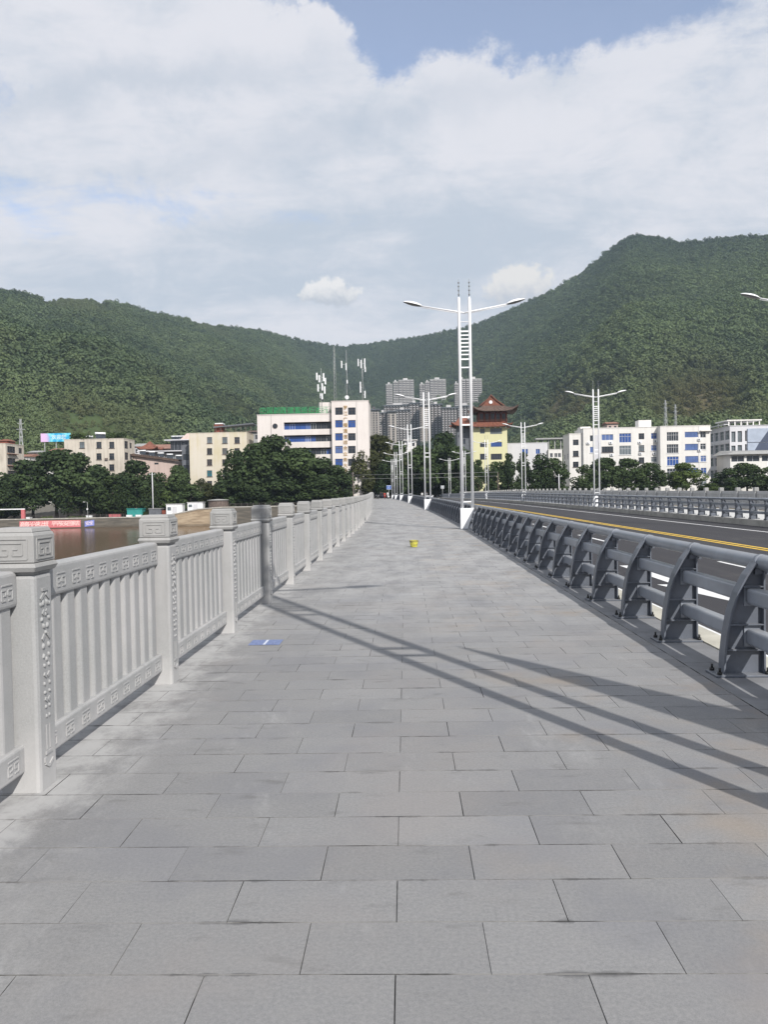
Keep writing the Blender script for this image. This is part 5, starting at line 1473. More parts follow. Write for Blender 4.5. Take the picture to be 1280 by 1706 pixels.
def pagoda():
    Y = 250.0; x0 = at(788, 730, Y).x; x1 = at(845.5, 730, Y).x; z0 = ground(x0, Y)-1; z1 = at(818, 711, Y).z; dep = 11.0
    B = Building('pagoda_building', 'pale yellow building crowned by a red two-tier pagoda roof', 'building', (x0+x1)/2, Y, z0)
    F = Vector((x0, Y, z0)); ops = [pxop(F, 800, 714.5, 808, 722.5, Y), pxop(F, 817, 713.5, 836.6, 723.2, Y), pxop(F, 800, 737, 811, 745, Y), pxop(F, 818, 736.5, 836.6, 744.5, Y), pxop(F, 800, 756, 811, 766, Y), pxop(F, 818, 756, 836.6, 766, Y)]
    block(B, x0, x1, Y, dep, z0, z1, yellow_m, ops)
    gl = (grey_glass, grey_glass, dark_glass, blue_glass, dark_glass, dark_glass)
    for i, op in enumerate(ops): B.window(F, UX, op, gl[i], frame_dark, 5 if op[1]-op[0] > 2.5 else 2, 1 if i > 1 else 2)
    cx, cy = (x0+x1)/2, Y+dep/2
    ze = at(818, 710.5, Y).z; zu = at(818, 703, Y).z
    m = MB(); hx = (x1-x0)/2; rg = swept_roof(m, cx-0.4, cy, hx+1.7, dep/2+1.8, hx-0.6, dep/2-0.6, ze, zu, 0.9); B.part(m, 'skirt_roof', rooftile_red)
    m = MB(); ribs(m, rg, 8); B.part(m, 'skirt_ridges', rooftile_red)
    # upper storey with timber columns
    u0, u1 = at(798, 695, Y+1.2).x, at(844, 695, Y+1.2).x; zv = at(818, 684.5, Y).z
    F2 = Vector((u0, Y+1.2, zu-0.05)); w = u1-u0; ops = [(w*(i+0.16)/5, w*(i+0.84)/5, 0.9, zv-zu-0.7) for i in range(5)]
    block(B, u0, u1, Y+1.2, dep-2.4, zu-0.05, zv, brick_red, ops, name='upper_wall')
    for op in ops: B.window(F2, UX, op, dark_glass, brick_red, 3, 1)
    m = MB()
    for i in range(6): x = u0+w*i/5; m.tube([(x, Y+0.6, zu-0.4), (x, Y+0.6, zv)], 0.15, 8)
    B.part(m, 'columns', brick_red)
    m = MB(); m.box(u0-0.2, Y+0.5, zu+0.5, u1+0.2, Y+0.58, zu+0.62); m.box(u0-0.2, Y+0.5, zu+0.9, u1+0.2, Y+0.58, zu+1.0); B.part(m, 'balustrade', rooftile_brown)
    m = MB()
    for i in range(7): x = x0+0.5+(x1-x0-1)*i/6; m.box(x-0.16, Y-0.9, ze-0.55, x+0.16, Y-0.004, ze-0.2)
    B.part(m, 'brackets', lamp_white)
    zt = at(818, 674.5, Y).z; m = MB(); hw = (at(861, 684, Y).x-at(787, 684, Y).x)/2; c2 = (at(861, 684, Y).x+at(787, 684, Y).x)/2
    rg = swept_roof(m, c2, cy, hw, dep/2+2.4, hw*0.42, dep/2-2.0, zv-0.1, zt, 1.5); B.part(m, 'upper_roof', rooftile_brown)
    m = MB(); ribs(m, rg, 8); B.part(m, 'upper_ridges', rooftile_brown)
    # gable facing the river
    a = at(800.5, 674.5, Y); b = at(842, 674.5, Y); ap = at(819.5, 658, Y); yg = cy-(dep/2-2.0)
    m = MB()
    for sg, e in ((-1, a), (1, b)):
        pts = [(ap.x, ap.z), (ap.x+(e.x-ap.x)*0.35, ap.z-(ap.z-e.z)*0.47), (e.x, e.z-0.25)]
        for (xa, za), (xb, zb) in zip(pts[:-1], pts[1:]):
            m.hexa(((xa, yg-0.5, za), (xb, yg-0.5, zb), (xb, yg+8.0, zb), (xa, yg+8.0, za), (xa, yg-0.5, za+0.35), (xb, yg-0.5, zb+0.35), (xb, yg+8.0, zb+0.35), (xa, yg+8.0, za+0.35)))
    B.part(m, 'gable_roof', rooftile_red)
    m = MB(); m.poly([(a.x+0.5, yg-0.1, a.z-0.3), (b.x-0.5, yg-0.1, b.z-0.3), (ap.x+(b.x-ap.x)*0.36, yg-0.1, ap.z-(ap.z-b.z)*0.5), (ap.x, yg-0.1, ap.z+0.1), (ap.x+(a.x-ap.x)*0.36, yg-0.1, ap.z-(ap.z-a.z)*0.5)]); B.part(m, 'gable_wall', rooftile_red)
    c = at(819, 669, Y); m = MB(); m.tube([(c.x, yg-0.1, c.z), (c.x, yg-0.22, c.z)], 0.55, 14); B.part(m, 'medallion', lamp_white)
    # lower wing to the left with its own swept roof
    w0, w1 = at(762, 730, Y+2).x, x0-0.05; zw = at(772, 708.5, Y+2).z; Fw = Vector((w0, Y+2, z0)); ops = [(1.0, 2.6, zw-z0-2.6, zw-z0-0.9), (1.0, 2.6, zw-z0-6.0, zw-z0-4.3)]
    block(B, w0, w1, Y+2, dep-4, z0, zw, shade_grey_m, ops, name='wing_wall')
    for op in ops: B.window(Fw, UX, op, dark_glass, frame_dark, 2, 1)
    m = MB(); swept_roof(m, (w0+w1)/2-0.3, cy, (w1-w0)/2+1.4, dep/2, (w1-w0)/2-1.2, 1.0, zw-0.1, at(772, 694, Y+2).z, 1.0); B.part(m, 'wing_roof', rooftile_red)
pagoda()
def pavilion():
    Y = 262.0; c = at(247, 745, Y); z0 = ground(c.x, Y); ze = at(247, 748, Y).z
    B = Building('pavilion', 'small pavilion with a red swept roof behind the old houses', 'pavilion', c.x, Y, z0)
    m = MB()
    for sx in (-2, 2):
        for sy in (0, 4): m.tube([(c.x+sx, Y+sy, z0), (c.x+sx, Y+sy, ze)], 0.18, 8)
    B.part(m, 'columns', brick_red)
    m = MB(); swept_roof(m, c.x, Y+2, 3.4, 3.4, 0.2, 0.2, ze, ze+2.6, 0.8); B.part(m, 'roof', rooftile_red)
    Y = 268.0; a, b = at(250, 740, Y).x, at(282, 740, Y).x; z0 = ground(a, Y); ze = at(262, 748, Y).z
    B = Building('tiled_house', 'low house with a long red tiled roof behind the old houses', 'building', (a+b)/2, Y, z0)
    block(B, a, b, Y, 7, z0, ze, pink_m, [])
    m = MB(); zt = ze+1.7; m.hexa(((a-0.6, Y-0.8, ze+0.01), (b+0.6, Y-0.8, ze+0.01), (b+0.6, Y+7.8, ze+0.01), (a-0.6, Y+7.8, ze+0.01), (a, Y+3.3, zt), (b, Y+3.3, zt), (b, Y+3.7, zt), (a, Y+3.7, zt))); B.part(m, 'gable_roof', paint('faded_roof_tiles', (0.27, 0.15, 0.115), 0.8, 0.3, 1.5))
pavilion()

# ---- white apartment block to the right of the road
def apartment():
    Y1 = 230.0; Y2 = 227.5; Y0 = 231.0
    X = lambda p, Y: at(p, 750, Y).x
    gx = X(1060, Y1); z0 = ground(gx, Y1)-1
    B = Building('apartment_block', 'long white apartment block with blue windows and a row of air conditioners', 'building', gx, Y1, z0)
    cp = lambda v: (920+v[0]/4.571, 680+v[1]/4.571, 920+v[2]/4.571, 680+v[3]/4.571)
    def sect(x0p, x1p, Y, top, wins, nm, side=(), dep=12):
        x0, x1 = X(x0p, Y), X(x1p, Y); z1 = at((x0p+x1p)/2, top, Y).z; F = Vector((x0, Y, z0))
        ops = [pxop(F, *cp(w[:4]), Y) for w in wins]
        _, _, Lf = block(B, x0, x1, Y, dep, z0, z1, white_m, ops, coping=0.10, name=nm, left=side)
        for op, w in zip(ops, wins): B.window(F, UX, op, w[4], w[5], w[6], w[7], 0.15, 0.07, sill=w[1] > 260)
        for op in side: B.window(Lf, (0, -1, 0), op, dark_glass, frame_white, 2, 1)
        return F, z1
    fw, fd = frame_white, frame_dark
    sect(949, 972.5, Y0, 723, [(160, 240, 203, 283, dark_glass, fd, 2, 2), (160, 325, 203, 368, dark_glass, fd, 2, 2), (160, 408, 203, 450, dark_glass, fd, 2, 2)], 'annex_wall', [(2, 3.2, 12.5, 14), (2, 3.2, 9.2, 10.7), (6, 7.2, 12.5, 14)], 9)
    sect(972.6, 1100.2, Y1, 713, [(290, 208, 320, 252, dark_glass, fd, 1, 1), (290, 295, 320, 340, pale_glass, fw, 1, 1), (378, 200, 467, 245, pale_glass, fw, 3, 1), (378, 292, 467, 338, dark_glass, fd, 4, 1), (513, 192, 603, 262, blue_glass, fw, 4, 2), (513, 286, 603, 355, grey_glass, fw, 4, 2),
        (660, 192, 703, 238, dark_glass, fd, 2, 2), (660, 282, 703, 330, grey_glass, fd, 2, 2), (755, 190, 800, 235, blue_glass, fw, 2, 2), (755, 282, 800, 325, pale_glass, fw, 2, 2), (755, 372, 800, 410, grey_glass, fw, 2, 2), (513, 385, 603, 450, dark_glass, fw, 4, 2), (660, 375, 703, 420, dark_glass, fd, 2, 2), (378, 385, 467, 430, dark_glass, fd, 3, 1)], 'wall')
    F, z1 = sect(1100.8, 1184.3, Y2, 710, [(875, 182, 963, 250, dark_glass, fw, 5, 2), (875, 275, 963, 343, dark_glass, fw, 5, 2), (877, 368, 965, 438, blue_glass, fw, 4, 2), (877, 460, 965, 530, dark_glass, fw, 4, 2), (1012, 180, 1113, 222, pale_glass, pale_glass, 4, 1), (1014, 272, 1113, 315, pale_glass, pale_glass, 4, 1), (1016, 365, 1115, 410, pale_glass, pale_glass, 5, 1), (1016, 455, 1115, 500, pale_glass, pale_glass, 5, 1),
        (1130, 180, 1172, 225, dark_glass, fw, 2, 2), (1130, 270, 1172, 314, dark_glass, fw, 2, 2), (1132, 362, 1175, 408, pale_glass, fw, 2, 2), (1134, 455, 1177, 502, blue_glass, fw, 2, 2), (1134, 545, 1178, 590, grey_glass, fw, 2, 2)], 'front_wall')
    # stair strip, porch hood, roof house
    p = at(920+351/4.571, 680+330/4.571, Y1); m = MB(); m.box(p.x-0.85, Y1-0.02, z0, p.x+0.85, Y1-0.006, at(996, 680+205/4.571, Y1).z); B.part(m, 'stair_strip', palegrey_m)
    c = at(1131.5, 742.5, Y2); 
    m = MB(); m.box(at(1166, 718, Y2).x, Y2-0.9, at(1172, 718.6, Y2).z, at(1184.5, 718, Y2).x, Y2-0.004, at(1172, 717.2, Y2).z); B.part(m, 'window_hood', white_m)
    a, b = X(1065, Y1+4), X(1086, Y1+4); zz = at(1075, 700, Y1+4).z; m = MB(); m.box(a, Y1+4, at(1075, 713, Y1+4).z-1.5, b, Y1+7.5, zz); B.part(m, 'roof_house', white_m)
    a, b = X(968, Y1+3), X(985, Y1+3); m = MB(); m.box(a, Y1+3, at(975, 716, Y1).z-1.5, b, Y1+7, at(975, 711, Y1+3).z); B.part(m, 'roof_house', white_m)
    for cx, cy in ((275, 268), (447, 265), (668, 262), (787, 252), (672, 346), (779, 346), (455, 356), (1122, 322), (1120, 240)):
        q = cp((cx, cy, cx, cy)); YY = Y1 if cx < 810 else Y2; p = at(q[0], q[1], YY); m = MB(); m.box(p.x-0.46, YY-0.38, p.z-0.32, p.x+0.46, YY-0.03, p.z+0.32)
        k = B.part(m, 'air_conditioner', lamp_white, bevel=0.02); m = MB(); m.tube([(p.x-0.1, YY-0.38, p.z), (p.x-0.1, YY-0.40, p.z)], 0.24, 12); m.build('fan_grille', shade_grey_m, k)
    m = MB(); xx = X(1165, Y2); m.tube([(xx, Y2-0.06, z0), (xx, Y2-0.06, z1)], 0.05, 6); B.part(m, 'drain_pipe', palegrey_m)
apartment()
def school():
    Y = 232.0; x0 = at(1216.5, 740, Y).x; x1 = x0+24; z0 = ground(x0, Y)-1; z1 = at(1240, 709.5, Y).z; h = z1-z0
    B = Building('school_building', 'grey framed school building with a flat roof canopy at the right edge', 'building', x0+10, Y, z0)
    F = Vector((x0, Y, z0)); ops = [pxop(F, a, b, c, d_, Y) for a, b, c, d_ in ((1219, 719, 1226, 736.5), (1229.4, 718.2, 1236.8, 736.5), (1219, 742.5, 1226, 753), (1229.4, 741.5, 1236.8, 753), (1241.8, 717.5, 1244.6, 735), (1241.8, 740, 1244.6, 753))]
    dep = 16.0; side = []
    for k in range(4):
        for i in range(4): side.append((dep*i/4+0.35, dep*(i+1)/4-0.35, h-3.6-3.75*k-1.2+1.0, h-1.2-3.75*k))
    side = [s for s in side if s[2] > 0]
    F, Rr, Lf = block(B, x0, x1, Y, dep, z0, z1, palegrey_m, ops, left=side, coping=0.15, d=0.5)
    for op in ops: B.window(F, UX, op, grey_glass, frame_dark, 2, 1, 0.4)
    for op in side: B.window(Lf, (0, -1, 0), op, grey_glass, palegrey_m, 2, 2, 0.4)
    a = at(1245.5, 730, Y).x; za, zb, zc = at(1262, 714, Y).z, at(1262, 737.2, Y).z, at(1262, 752, Y).z
    m = MB(); m.box(a, Y-0.35, zb+0.12, x1, Y-0.02, za); m.box(a, Y-0.35, zc, x1, Y-0.02, zb-0.12); B.part(m, 'screen_panel', paint('screen_blue_grey', (0.36, 0.41, 0.50), 0.4, 0.1, 0.5))
    m = MB(); yy = Y-0.36; p0 = at(1281, 716, Y); p1 = at(1266, 737, Y); p2 = at(1256, 751, Y)
    m.poly([(p1.x, yy, zb+0.12), (x1, yy, zb+0.12), (x1, yy, za-0.3), (p0.x, yy, za-0.3)]); m.poly([(p2.x, yy, zc), (x1, yy, zc), (x1, yy, zb-0.12), (p1.x-0.3, yy, zb-0.12)]); B.part(m, 'dark_diagonal', paint('diagonal_dark', (0.07, 0.085, 0.13), 0.35, 0.1, 0.5))  # dark diagonal areas laid over the screen panels
    # roof canopy
    zt = at(1240, 701, Y+3).z; a, b = at(1212, 702, Y+3).x, at(1270, 702, Y+3).x
    m = MB(); m.box(a, Y+3, zt, b, Y+12, zt+0.35); B.part(m, 'roof_canopy', white_m)
    m = MB()
    for i in range(6): x = a+0.6+(b-a-1.2)*i/5; m.bar((x, Y+3.4, z1-0.3), (x, Y+3.4, zt), 0.3); m.bar((x, Y+11, z1-0.3), (x, Y+11, zt), 0.3)
    B.part(m, 'canopy_posts', white_m)
    m = MB(); m.hexa(((x0-1.2, Y+1, z1+0.5), (x0, Y+1, z1+0.5), (x0, Y+dep, z1+0.5), (x0-1.2, Y+dep, z1+0.5), (x0-1.2, Y+1, z1+0.7), (x0, Y+1, z1+0.7), (x0, Y+dep, z1+0.7), (x0-1.2, Y+dep, z1+0.7))); B.part(m, 'side_cornice', palegrey_m)
    # low annex in front
    Y3 = 222.0; a, b = at(1217, 765, Y3).x, x1-3; zz = at(1250, 757, Y3).z; F3 = Vector((a, Y3, z0)); w = b-a
    ops = [(w*(i+0.08)/6, w*(i+0.92)/6, zz-z0-2.0, zz-z0-0.35) for i in range(6)]
    block(B, a, b, Y3, 9.5, z0, zz, white_m, ops, name='annex_wall', d=0.35)
    for op in ops: B.window(F3, UX, op, dark_glass, frame_white, 2, 1, 0.25)
    m = MB(); m.hexa(((a-1.4, Y3-1.2, zz+0.02), (b, Y3-1.2, zz+0.02), (b, Y3+9.4, zz+0.02), (a-1.4, Y3+9.4, zz+0.02), (a+1, Y3, zz+0.8), (b, Y3, zz+0.8), (b, Y3+9.4, zz+1.5), (a+1, Y3+9.4, zz+1.5))); B.part(m, 'annex_roof', grey_m)
school()
def lavender():
    Y = 262.0; x0 = at(846, 745, Y).x; x1 = at(913, 745, Y).x; z0 = ground(x0, Y)-1; z1 = at(880, 738.5, Y).z; F = Vector((x0, Y, z0))
    B = Building('low_building', 'low lavender-white building with a flat roof between pagoda and apartment block', 'building', (x0+x1)/2, Y, z0)
    ops = [pxop(F, 870, 748, 880, 756.5, Y), pxop(F, 893, 748, 900, 756.5, Y)]; block(B, x0, x1, Y, 12, z0, z1, palegrey_m, ops, coping=0.1)
    for op in ops: B.window(F, UX, op, blue_glass, frame_white, 2, 1)
    a, b = x1+0.05, at(936, 750, Y).x; zz = at(925, 749.5, Y).z; F2 = Vector((a, Y-1, z0)); ops = [pxop(F2, p-2.4, 755, p+2.4, 762, Y-1) for p in (919, 926.5, 932.5)]
    block(B, a, b, Y-1, 10, z0, zz, white_m, ops, coping=0.1, name='wing_wall')
    for op in ops: B.window(F2, UX, op, dark_glass, frame_white, 2, 1)
    # flat canopy on posts behind
    m = MB(); c0, c1 = at(893, 733, Y+14).x, at(938, 731, Y+14).x; zc = at(915, 732, Y+14).z; m.box(c0, Y+14, zc, c1, Y+19, zc+0.5); B.part(m, 'rear_canopy', grey_m)
    m = MB()
    for i in range(5): x = c0+0.5+(c1-c0-1)*i/4; m.bar((x, Y+15, z0), (x, Y+15, zc), 0.35)
    B.part(m, 'canopy_posts', grey_m)
lavender()
def small_white():
    Y = 258.0; x0 = at(674, 740, Y).x; x1 = at(694, 740, Y).x; z0 = ground(x0, Y)-2; z1 = at(684, 734, Y).z; F = Vector((x0, Y, z0))
    B = Building('white_house', 'small white house showing between the trees above the lamps', 'building', (x0+x1)/2, Y, z0)
    ops = [pxop(F, p-2.0, 737.5, p+2.0, 743.5, Y) for p in (679, 689)]; block(B, x0, x1, Y, 7, z0, z1, white_m, ops)
    for op in ops: B.window(F, UX, op, dark_glass, frame_dark, 2, 1)
    m = MB(); m.box(x0-0.4, Y-0.8, z1, x1+0.4, Y+7.2, z1+0.25); B.part(m, 'roof_slab', white_m)
small_white()
# ---- housing estate up the valley
tower_wall = stained('tower_brown_grey', (0.17, 0.155, 0.155), (0.10, 0.09, 0.09), 0.3); tower_slab = paint('tower_white_slab', (0.50, 0.49, 0.49), 0.8, 0.1, 0.05)
def highrise(px0, px1, top, base, Y, label, cat, dark, floors_h=3.0, bays=4, roof_over=0.0, white=tower_slab):
    x0, x1 = at(px0, top, Y).x, at(px1, top, Y).x; zt = at((px0+px1)/2, top, Y).z; zb = at((px0+px1)/2, base, Y).z; w = x1-x0
    z0 = min(zb, float(terrain((x0+x1)/2, Y)))-4
    B = Building('tower_block', label, 'tower block', (x0+x1)/2, Y, z0, 'tower blocks of the estate up the valley')
    m = MB(); m.box(x0, Y, z0, x1, Y+18, zt); B.part(m, 'wall', dark)
    n = int((zt-z0)/floors_h)
    bw = w/bays
    for k in range(bays):
        m = MB(); a = x0+bw*k+bw*0.10; b = x0+bw*(k+1)-bw*(0.14 if not roof_over else 0.48)
        for f in range(n):
            z = zt-0.6-floors_h*f; m.box(a, Y-1.5, z-1.1, b, Y-0.01, z)                # balcony fronts
        B.part(m, 'balcony_stack', white)
        m = MB(); m.box(b+bw*0.03, Y-0.5, z0, b+bw*0.10, Y-0.012, zt); B.part(m, 'pier', white)
    m = MB(); o = roof_over; m.box(x0-o, Y-1.6-o, zt+0.01, x1+o, Y+18+o, zt+1.0); B.part(m, 'roof', tower_slab if not o else shade_grey_m)
    m = MB(); m.box(x0+w*0.3, Y+3, zt+1.0, x0+w*0.6, Y+10, zt+4.5); B.part(m, 'lift_house', white)
YT = 1420.0
for a, b, top, base, lab in ((643, 654, 641, 677, 'lower left wing of the leftmost high tower'), (655, 663.5, 637, 677, 'narrow middle wing of the leftmost high tower'), (664, 689.5, 634, 677, 'main wing of the leftmost high tower'),
                        (699, 708, 641, 677, 'lower left wing of the middle high tower'), (708.5, 716, 637, 677, 'narrow middle wing of the middle high tower'), (716.5, 743, 633, 677, 'main wing of the middle high tower'),
                        (757.5, 764, 640, 680, 'lower left wing of the rightmost high tower'), (764.5, 776, 633, 680, 'narrow middle wing of the rightmost high tower'), (776.5, 803, 632.5, 680, 'main wing of the rightmost high tower')):
    highrise(a, b, top, base, 1170.0 if a > 750 else 1380.0, lab, 'tower block', tower_wall, 3.0, 2 if b-a < 13 else 4)
estate_dark = stained('estate_dark', (0.105, 0.092, 0.09), (0.06, 0.055, 0.055), 0.4); estate_pale = stained('estate_pale', (0.46, 0.42, 0.385), (0.30, 0.27, 0.25), 0.4)
for a, b, top, base, Y_, pale, lab in ((640, 690, 676.0, 700, 1150, 0, 'long rear block with a thin roof line under the leftmost high tower'), (616, 631, 683, 722, 1030, 1, 'pale block nearest the office tower'), (631.5, 645, 688.5, 724, 1050, 0, 'block with a dark roof edge next to the pale one'), (645.5, 660, 686, 724, 1035, 1, 'second pale block from the office tower'),
                        (660.5, 682, 684, 722, 1060, 0, 'dark block under the leftmost high tower'), (683, 699, 672.5, 714, 1080, 0, 'tall dark block left of the second lamp'), (699.5, 717, 675.5, 714, 1055, 1, 'pale block under the middle high tower'), (718, 736, 674.5, 712, 1080, 0, 'dark block right of the second lamp'), (736.5, 762, 680, 712, 1050, 0, 'block beside the tallest lamp'), (763, 789, 677, 706, 1075, 0, 'block touching the pagoda roof')):
    highrise(a, b, top, base, float(Y_), 'mid-rise estate '+lab, 'tower block', estate_pale if pale else estate_dark, 3.1, max(2, int((b-a)/5)), 1.3, estate_dark if pale else tower_slab)
# ---- small houses crowded at the foot of the hill
def small_house(px0, px1, top, eave, Y, wall, roof, label, wins=2):
    x0, x1 = at(px0, eave, Y).x, at(px1, eave, Y).x; z0 = ground((x0+x1)/2, Y)-1; ze = at((px0+px1)/2, eave, Y).z; zt = at((px0+px1)/2, top, Y).z
    B = Building('small_house', label, 'house', (x0+x1)/2, Y, z0, 'small houses at the foot of the hill'); F = Vector((x0, Y, z0)); w = x1-x0; h = ze-z0
    ops = [(w*(i+0.28)/wins, w*(i+0.72)/wins, h-2.3-3.1*k, h-0.9-3.1*k) for i in range(wins) for k in range(2) if h-2.3-3.1*k > 0.3]
    block(B, x0, x1, Y, 8, z0, ze, wall, ops)
    for op in ops: B.window(F, UX, op, dark_glass, frame_dark, 2, 1)
    m = MB()
    if zt-ze > 0.7: m.hexa(((x0-0.5, Y-0.7, ze+0.01), (x1+0.5, Y-0.7, ze+0.01), (x1+0.5, Y+8.7, ze+0.01), (x0-0.5, Y+8.7, ze+0.01), (x0-0.2, Y+3.7, zt), (x1+0.2, Y+3.7, zt), (x1+0.2, Y+4.3, zt), (x0-0.2, Y+4.3, zt)))
    else: m.box(x0-0.3, Y-0.4, ze+0.01, x1+0.3, Y+8.3, zt)
    B.part(m, 'gable_roof' if zt-ze > 0.7 else 'roof_slab', roof)
faded = paint('faded_tiles', (0.26, 0.13, 0.09), 0.8, 0.3, 1.5)
for h_ in ((27, 49, 756, 761, 244, white_m, faded, 'small white house with a faded red roof right of the leftmost cream house', 3), (47, 62, 750, 754, 262, pink_m, grey_m, 'small pink flat-roofed house below the pale pylon'), (60, 83, 753, 759, 250, white_m, rooftile_brown, 'small white brown-roofed house left of the billboard legs'), (84, 106, 746, 751, 268, cream_m, faded, 'small cream house under the bright billboard', 3),
           (223, 240, 738, 744, 275, palegrey_m, grey_m, 'small pale house behind the right wall of the stained cream house'), (413, 432, 716, 720, 256, grey_m, rooftile_brown, 'grey house squeezed between roof pergola and blue-banded office'), (416, 430, 736, 738, 240, palegrey_m, grey_m, 'low pale annex left of the blue-banded office'), (1012, 1030, 702, 706, 330, pink_m, faded, 'small house peeping over the left half of the white apartment block')):
    small_house(*h_)

# ---- billboard and pylons
def billboard():
    Y = 300.0; a = at(68, 722.5, Y); b = at(118, 735.5, Y); z0 = ground((a.x+b.x)/2, Y)
    root = thing('billboard', 'bright cyan and pink billboard left of the stained cream house', 'billboard', ((a.x+b.x)/2, Y, z0)); o = Vector(((a.x+b.x)/2, Y, z0))
    m_, t, bs = material('billboard_print'); oc = objc(t); s3 = t.new('ShaderNodeSeparateXYZ'); t.link(oc, s3.inputs[0])
    n = t.noise(oc, 0.45, 3)
    u = t.math('ADD', s3.outputs[0], t.math('MULTIPLY', t.math('SUBTRACT', n, 0.5), 5.0))
    c = t.mix(t.ramp(n, 0.40, 0.62), (0.02, 0.36, 0.66), (0.22, 0.70, 0.80)); c = t.mix(t.ramp(u, -1.6, -4.2), c, (0.70, 0.48, 0.74))
    t.link(c, bs.inputs['Base Color']); bs.inputs['Roughness'].default_value = 0.5
    m = MB(); m.box(a.x-o.x, -0.2, b.z-z0, b.x-o.x, 0.0, a.z-z0); m.build('face', m_, root)
    m = MB()
    for x in (-4.5, 0, 4.5): m.bar((x, 0.25, 0), (x, 0.25, a.z-z0-0.2), 0.3)
    m.build('frame', galv_m, root)
    me = letters('欢迎您', 1.9, 0.02); me.materials.append(lamp_white); q = link('letter', me, root); q.rotation_euler = (math.pi/2, 0, 0); q.location = (1.2, -0.24, (a.z+b.z)/2-z0)
billboard()
def pylon(px, top, base, Y, label):
    t = at(px, top, Y); bz = at(px, base, Y); z0 = min(bz.z, float(terrain(t.x, Y))); h = t.z-z0
    root = thing('power_pylon', label, 'pylon', (t.x, Y, z0), 0.3, 'lattice pylons on the slopes'); m = MB(); w = h*0.042
    for sx in (-1, 1):
        for sy in (-1, 1): m.bar((sx*w, sy*w, 0), (sx*w*0.2, sy*w*0.2, h), h*0.007)
    n = 8
    for i in range(n):
        za, zb = h*i/n, h*(i+1)/n; ra, rb = w*(1-0.8*i/n), w*(1-0.8*(i+1)/n)
        for sy in (-1, 1): m.bar((-ra, sy*ra, za), (rb, sy*rb, zb), h*0.0045); m.bar((ra, sy*ra, za), (-rb, sy*rb, zb), h*0.007)
        for sx in (-1, 1): m.bar((sx*ra, -ra, za), (sx*rb, rb, zb), h*0.0045)
    m.build('lattice', galv_m, root); m = MB()
    for z, r in ((0.84, 1.5), (0.93, 1.1)): m.bar((-w*r, 0, h*z), (w*r, 0, h*z), h*0.007)
    m.build('cross_arms', galv_m, root)
pylon(1109, 667, 708, 470, 'left one of two slim pylons behind the white apartment block')
pylon(1125.5, 674, 708, 470, 'right one of two slim pylons behind the white apartment block')
pylon(34, 698, 738, 330, 'pale pylon above the leftmost cream house')

# ------------------------------------------------------------------ the promenade across the river
def zq(x, y=207.0): return float(z_low(x, y))
def px_x(px, Y, py=850): return at(px, py, Y).x
def slope_point(px, py):
    """point of the battered embankment face under a pixel, 6 cm proud of it"""
    y = 203.2
    for _ in range(4):
        p = at(px, py, y); zt = zq(p.x, 205.5)+0.02; y = 202.2+2.0*(p.z+10.4)/(zt+10.4)
    p = at(px, py, y-0.07); return p
def slope_banner(name, px0, px1, py0, py1, mat, label, txt=None, tmat=None):
    a, b, c, d = slope_point(px0, py1+0.3), slope_point(px1, py1-2.0), slope_point(px1, py0-2.0), slope_point(px0, py0+0.3)
    root = thing(name, label, 'banner', tuple((a+b+c+d)/4)); o = root.location.copy()
    m = MB(); n = (b-a).cross(d-a).normalized()*0.03; m.hexa((a-o-n, b-o-n, c-o-n, d-o-n, a-o+n, b-o+n, c-o+n, d-o+n)); m.build('sheet', mat, root)
    if txt:
        ux = (b-a).normalized(); uy = (d-a); hgt = uy.length; uy = (uy-ux*uy.dot(ux)).normalized(); un = ux.cross(uy); L = (b-a).length
        for i, ch in enumerate(txt):
            if ch == ' ': continue
            me = letters(ch, hgt*0.74, 0.01); me.materials.append(tmat); q = link('letter', me, root)
            p = (a+d)/2-o+ux*(L*(i+0.75)/(len(txt)+0.5))+un*0.05*(1 if un.y < 0 else -1)
            Mx = Matrix.Identity(4)
            for k, v in enumerate((ux, uy, un)):
                for j in range(3): Mx[j][k] = v[j]
            Mx.translation = p; q.matrix_local = Mx
    return root
slope_banner('red_banner', 32.5, 134.5, 868.2, 880.0, red_m, 'long red banner with pale characters on the dark embankment wall', '高高兴兴来上班 平平安安回家去', pinkish_text)
slope_banner('blue_banner', 141, 157, 868.0, 877.5, blue_banner, 'short blue and white banner right of the long red one', '安全', pinkish_text)

def hut(px0, px1, py0, Y, wall, roof, label, name='hut', cat='hut', door=True, band=None, depth=2.4, over=0.15):
    x0, x1 = px_x(px0, Y), px_x(px1, Y); c = (x0+x1)/2; z0 = zq(c, Y)-0.05; z1 = at((px0+px1)/2, py0, Y).z; w = x1-x0; h = z1-z0
    root = thing(name, label, cat, (c, Y, z0)); m = MB(); m.box(-w/2, 0, 0, w/2, depth, h-0.14); m.build('wall', wall, root)
    m = MB(); m.box(-w/2-over, -over, h-0.13, w/2+over, depth+over, h); m.build('roof', roof, root)
    if door:
        m = MB(); m.box(-w*0.12, -0.05, 0.05, w*0.16, -0.004, h*0.75); m.build('door', palegrey_m, root)
        m = MB(); m.box(-w*0.42, -0.05, h*0.42, -w*0.2, -0.004, h*0.72); m.build('window', grey_glass, root)
    return root, w, h
hut(277, 304, 839.5, 205.4, lamp_white, frame_white, 'left white cabin of two on the promenade')
hut(312.5, 338, 836.5, 205.6, lamp_white, frame_white, 'right white cabin of two, beside the round wooden kiosk')
r_, w_, h_ = hut(248, 268, 847.0, 205.6, shade_grey_m, grey_m, 'small dark grey crate hut between the teal stall and the white cabins', 'crate_hut', 'hut', False)
r_, w_, h_ = hut(211.5, 237, 847.0, 206.0, teal_m, teal_m, 'teal stall with two white chest boxes before it', 'market_stall', 'stall', False)
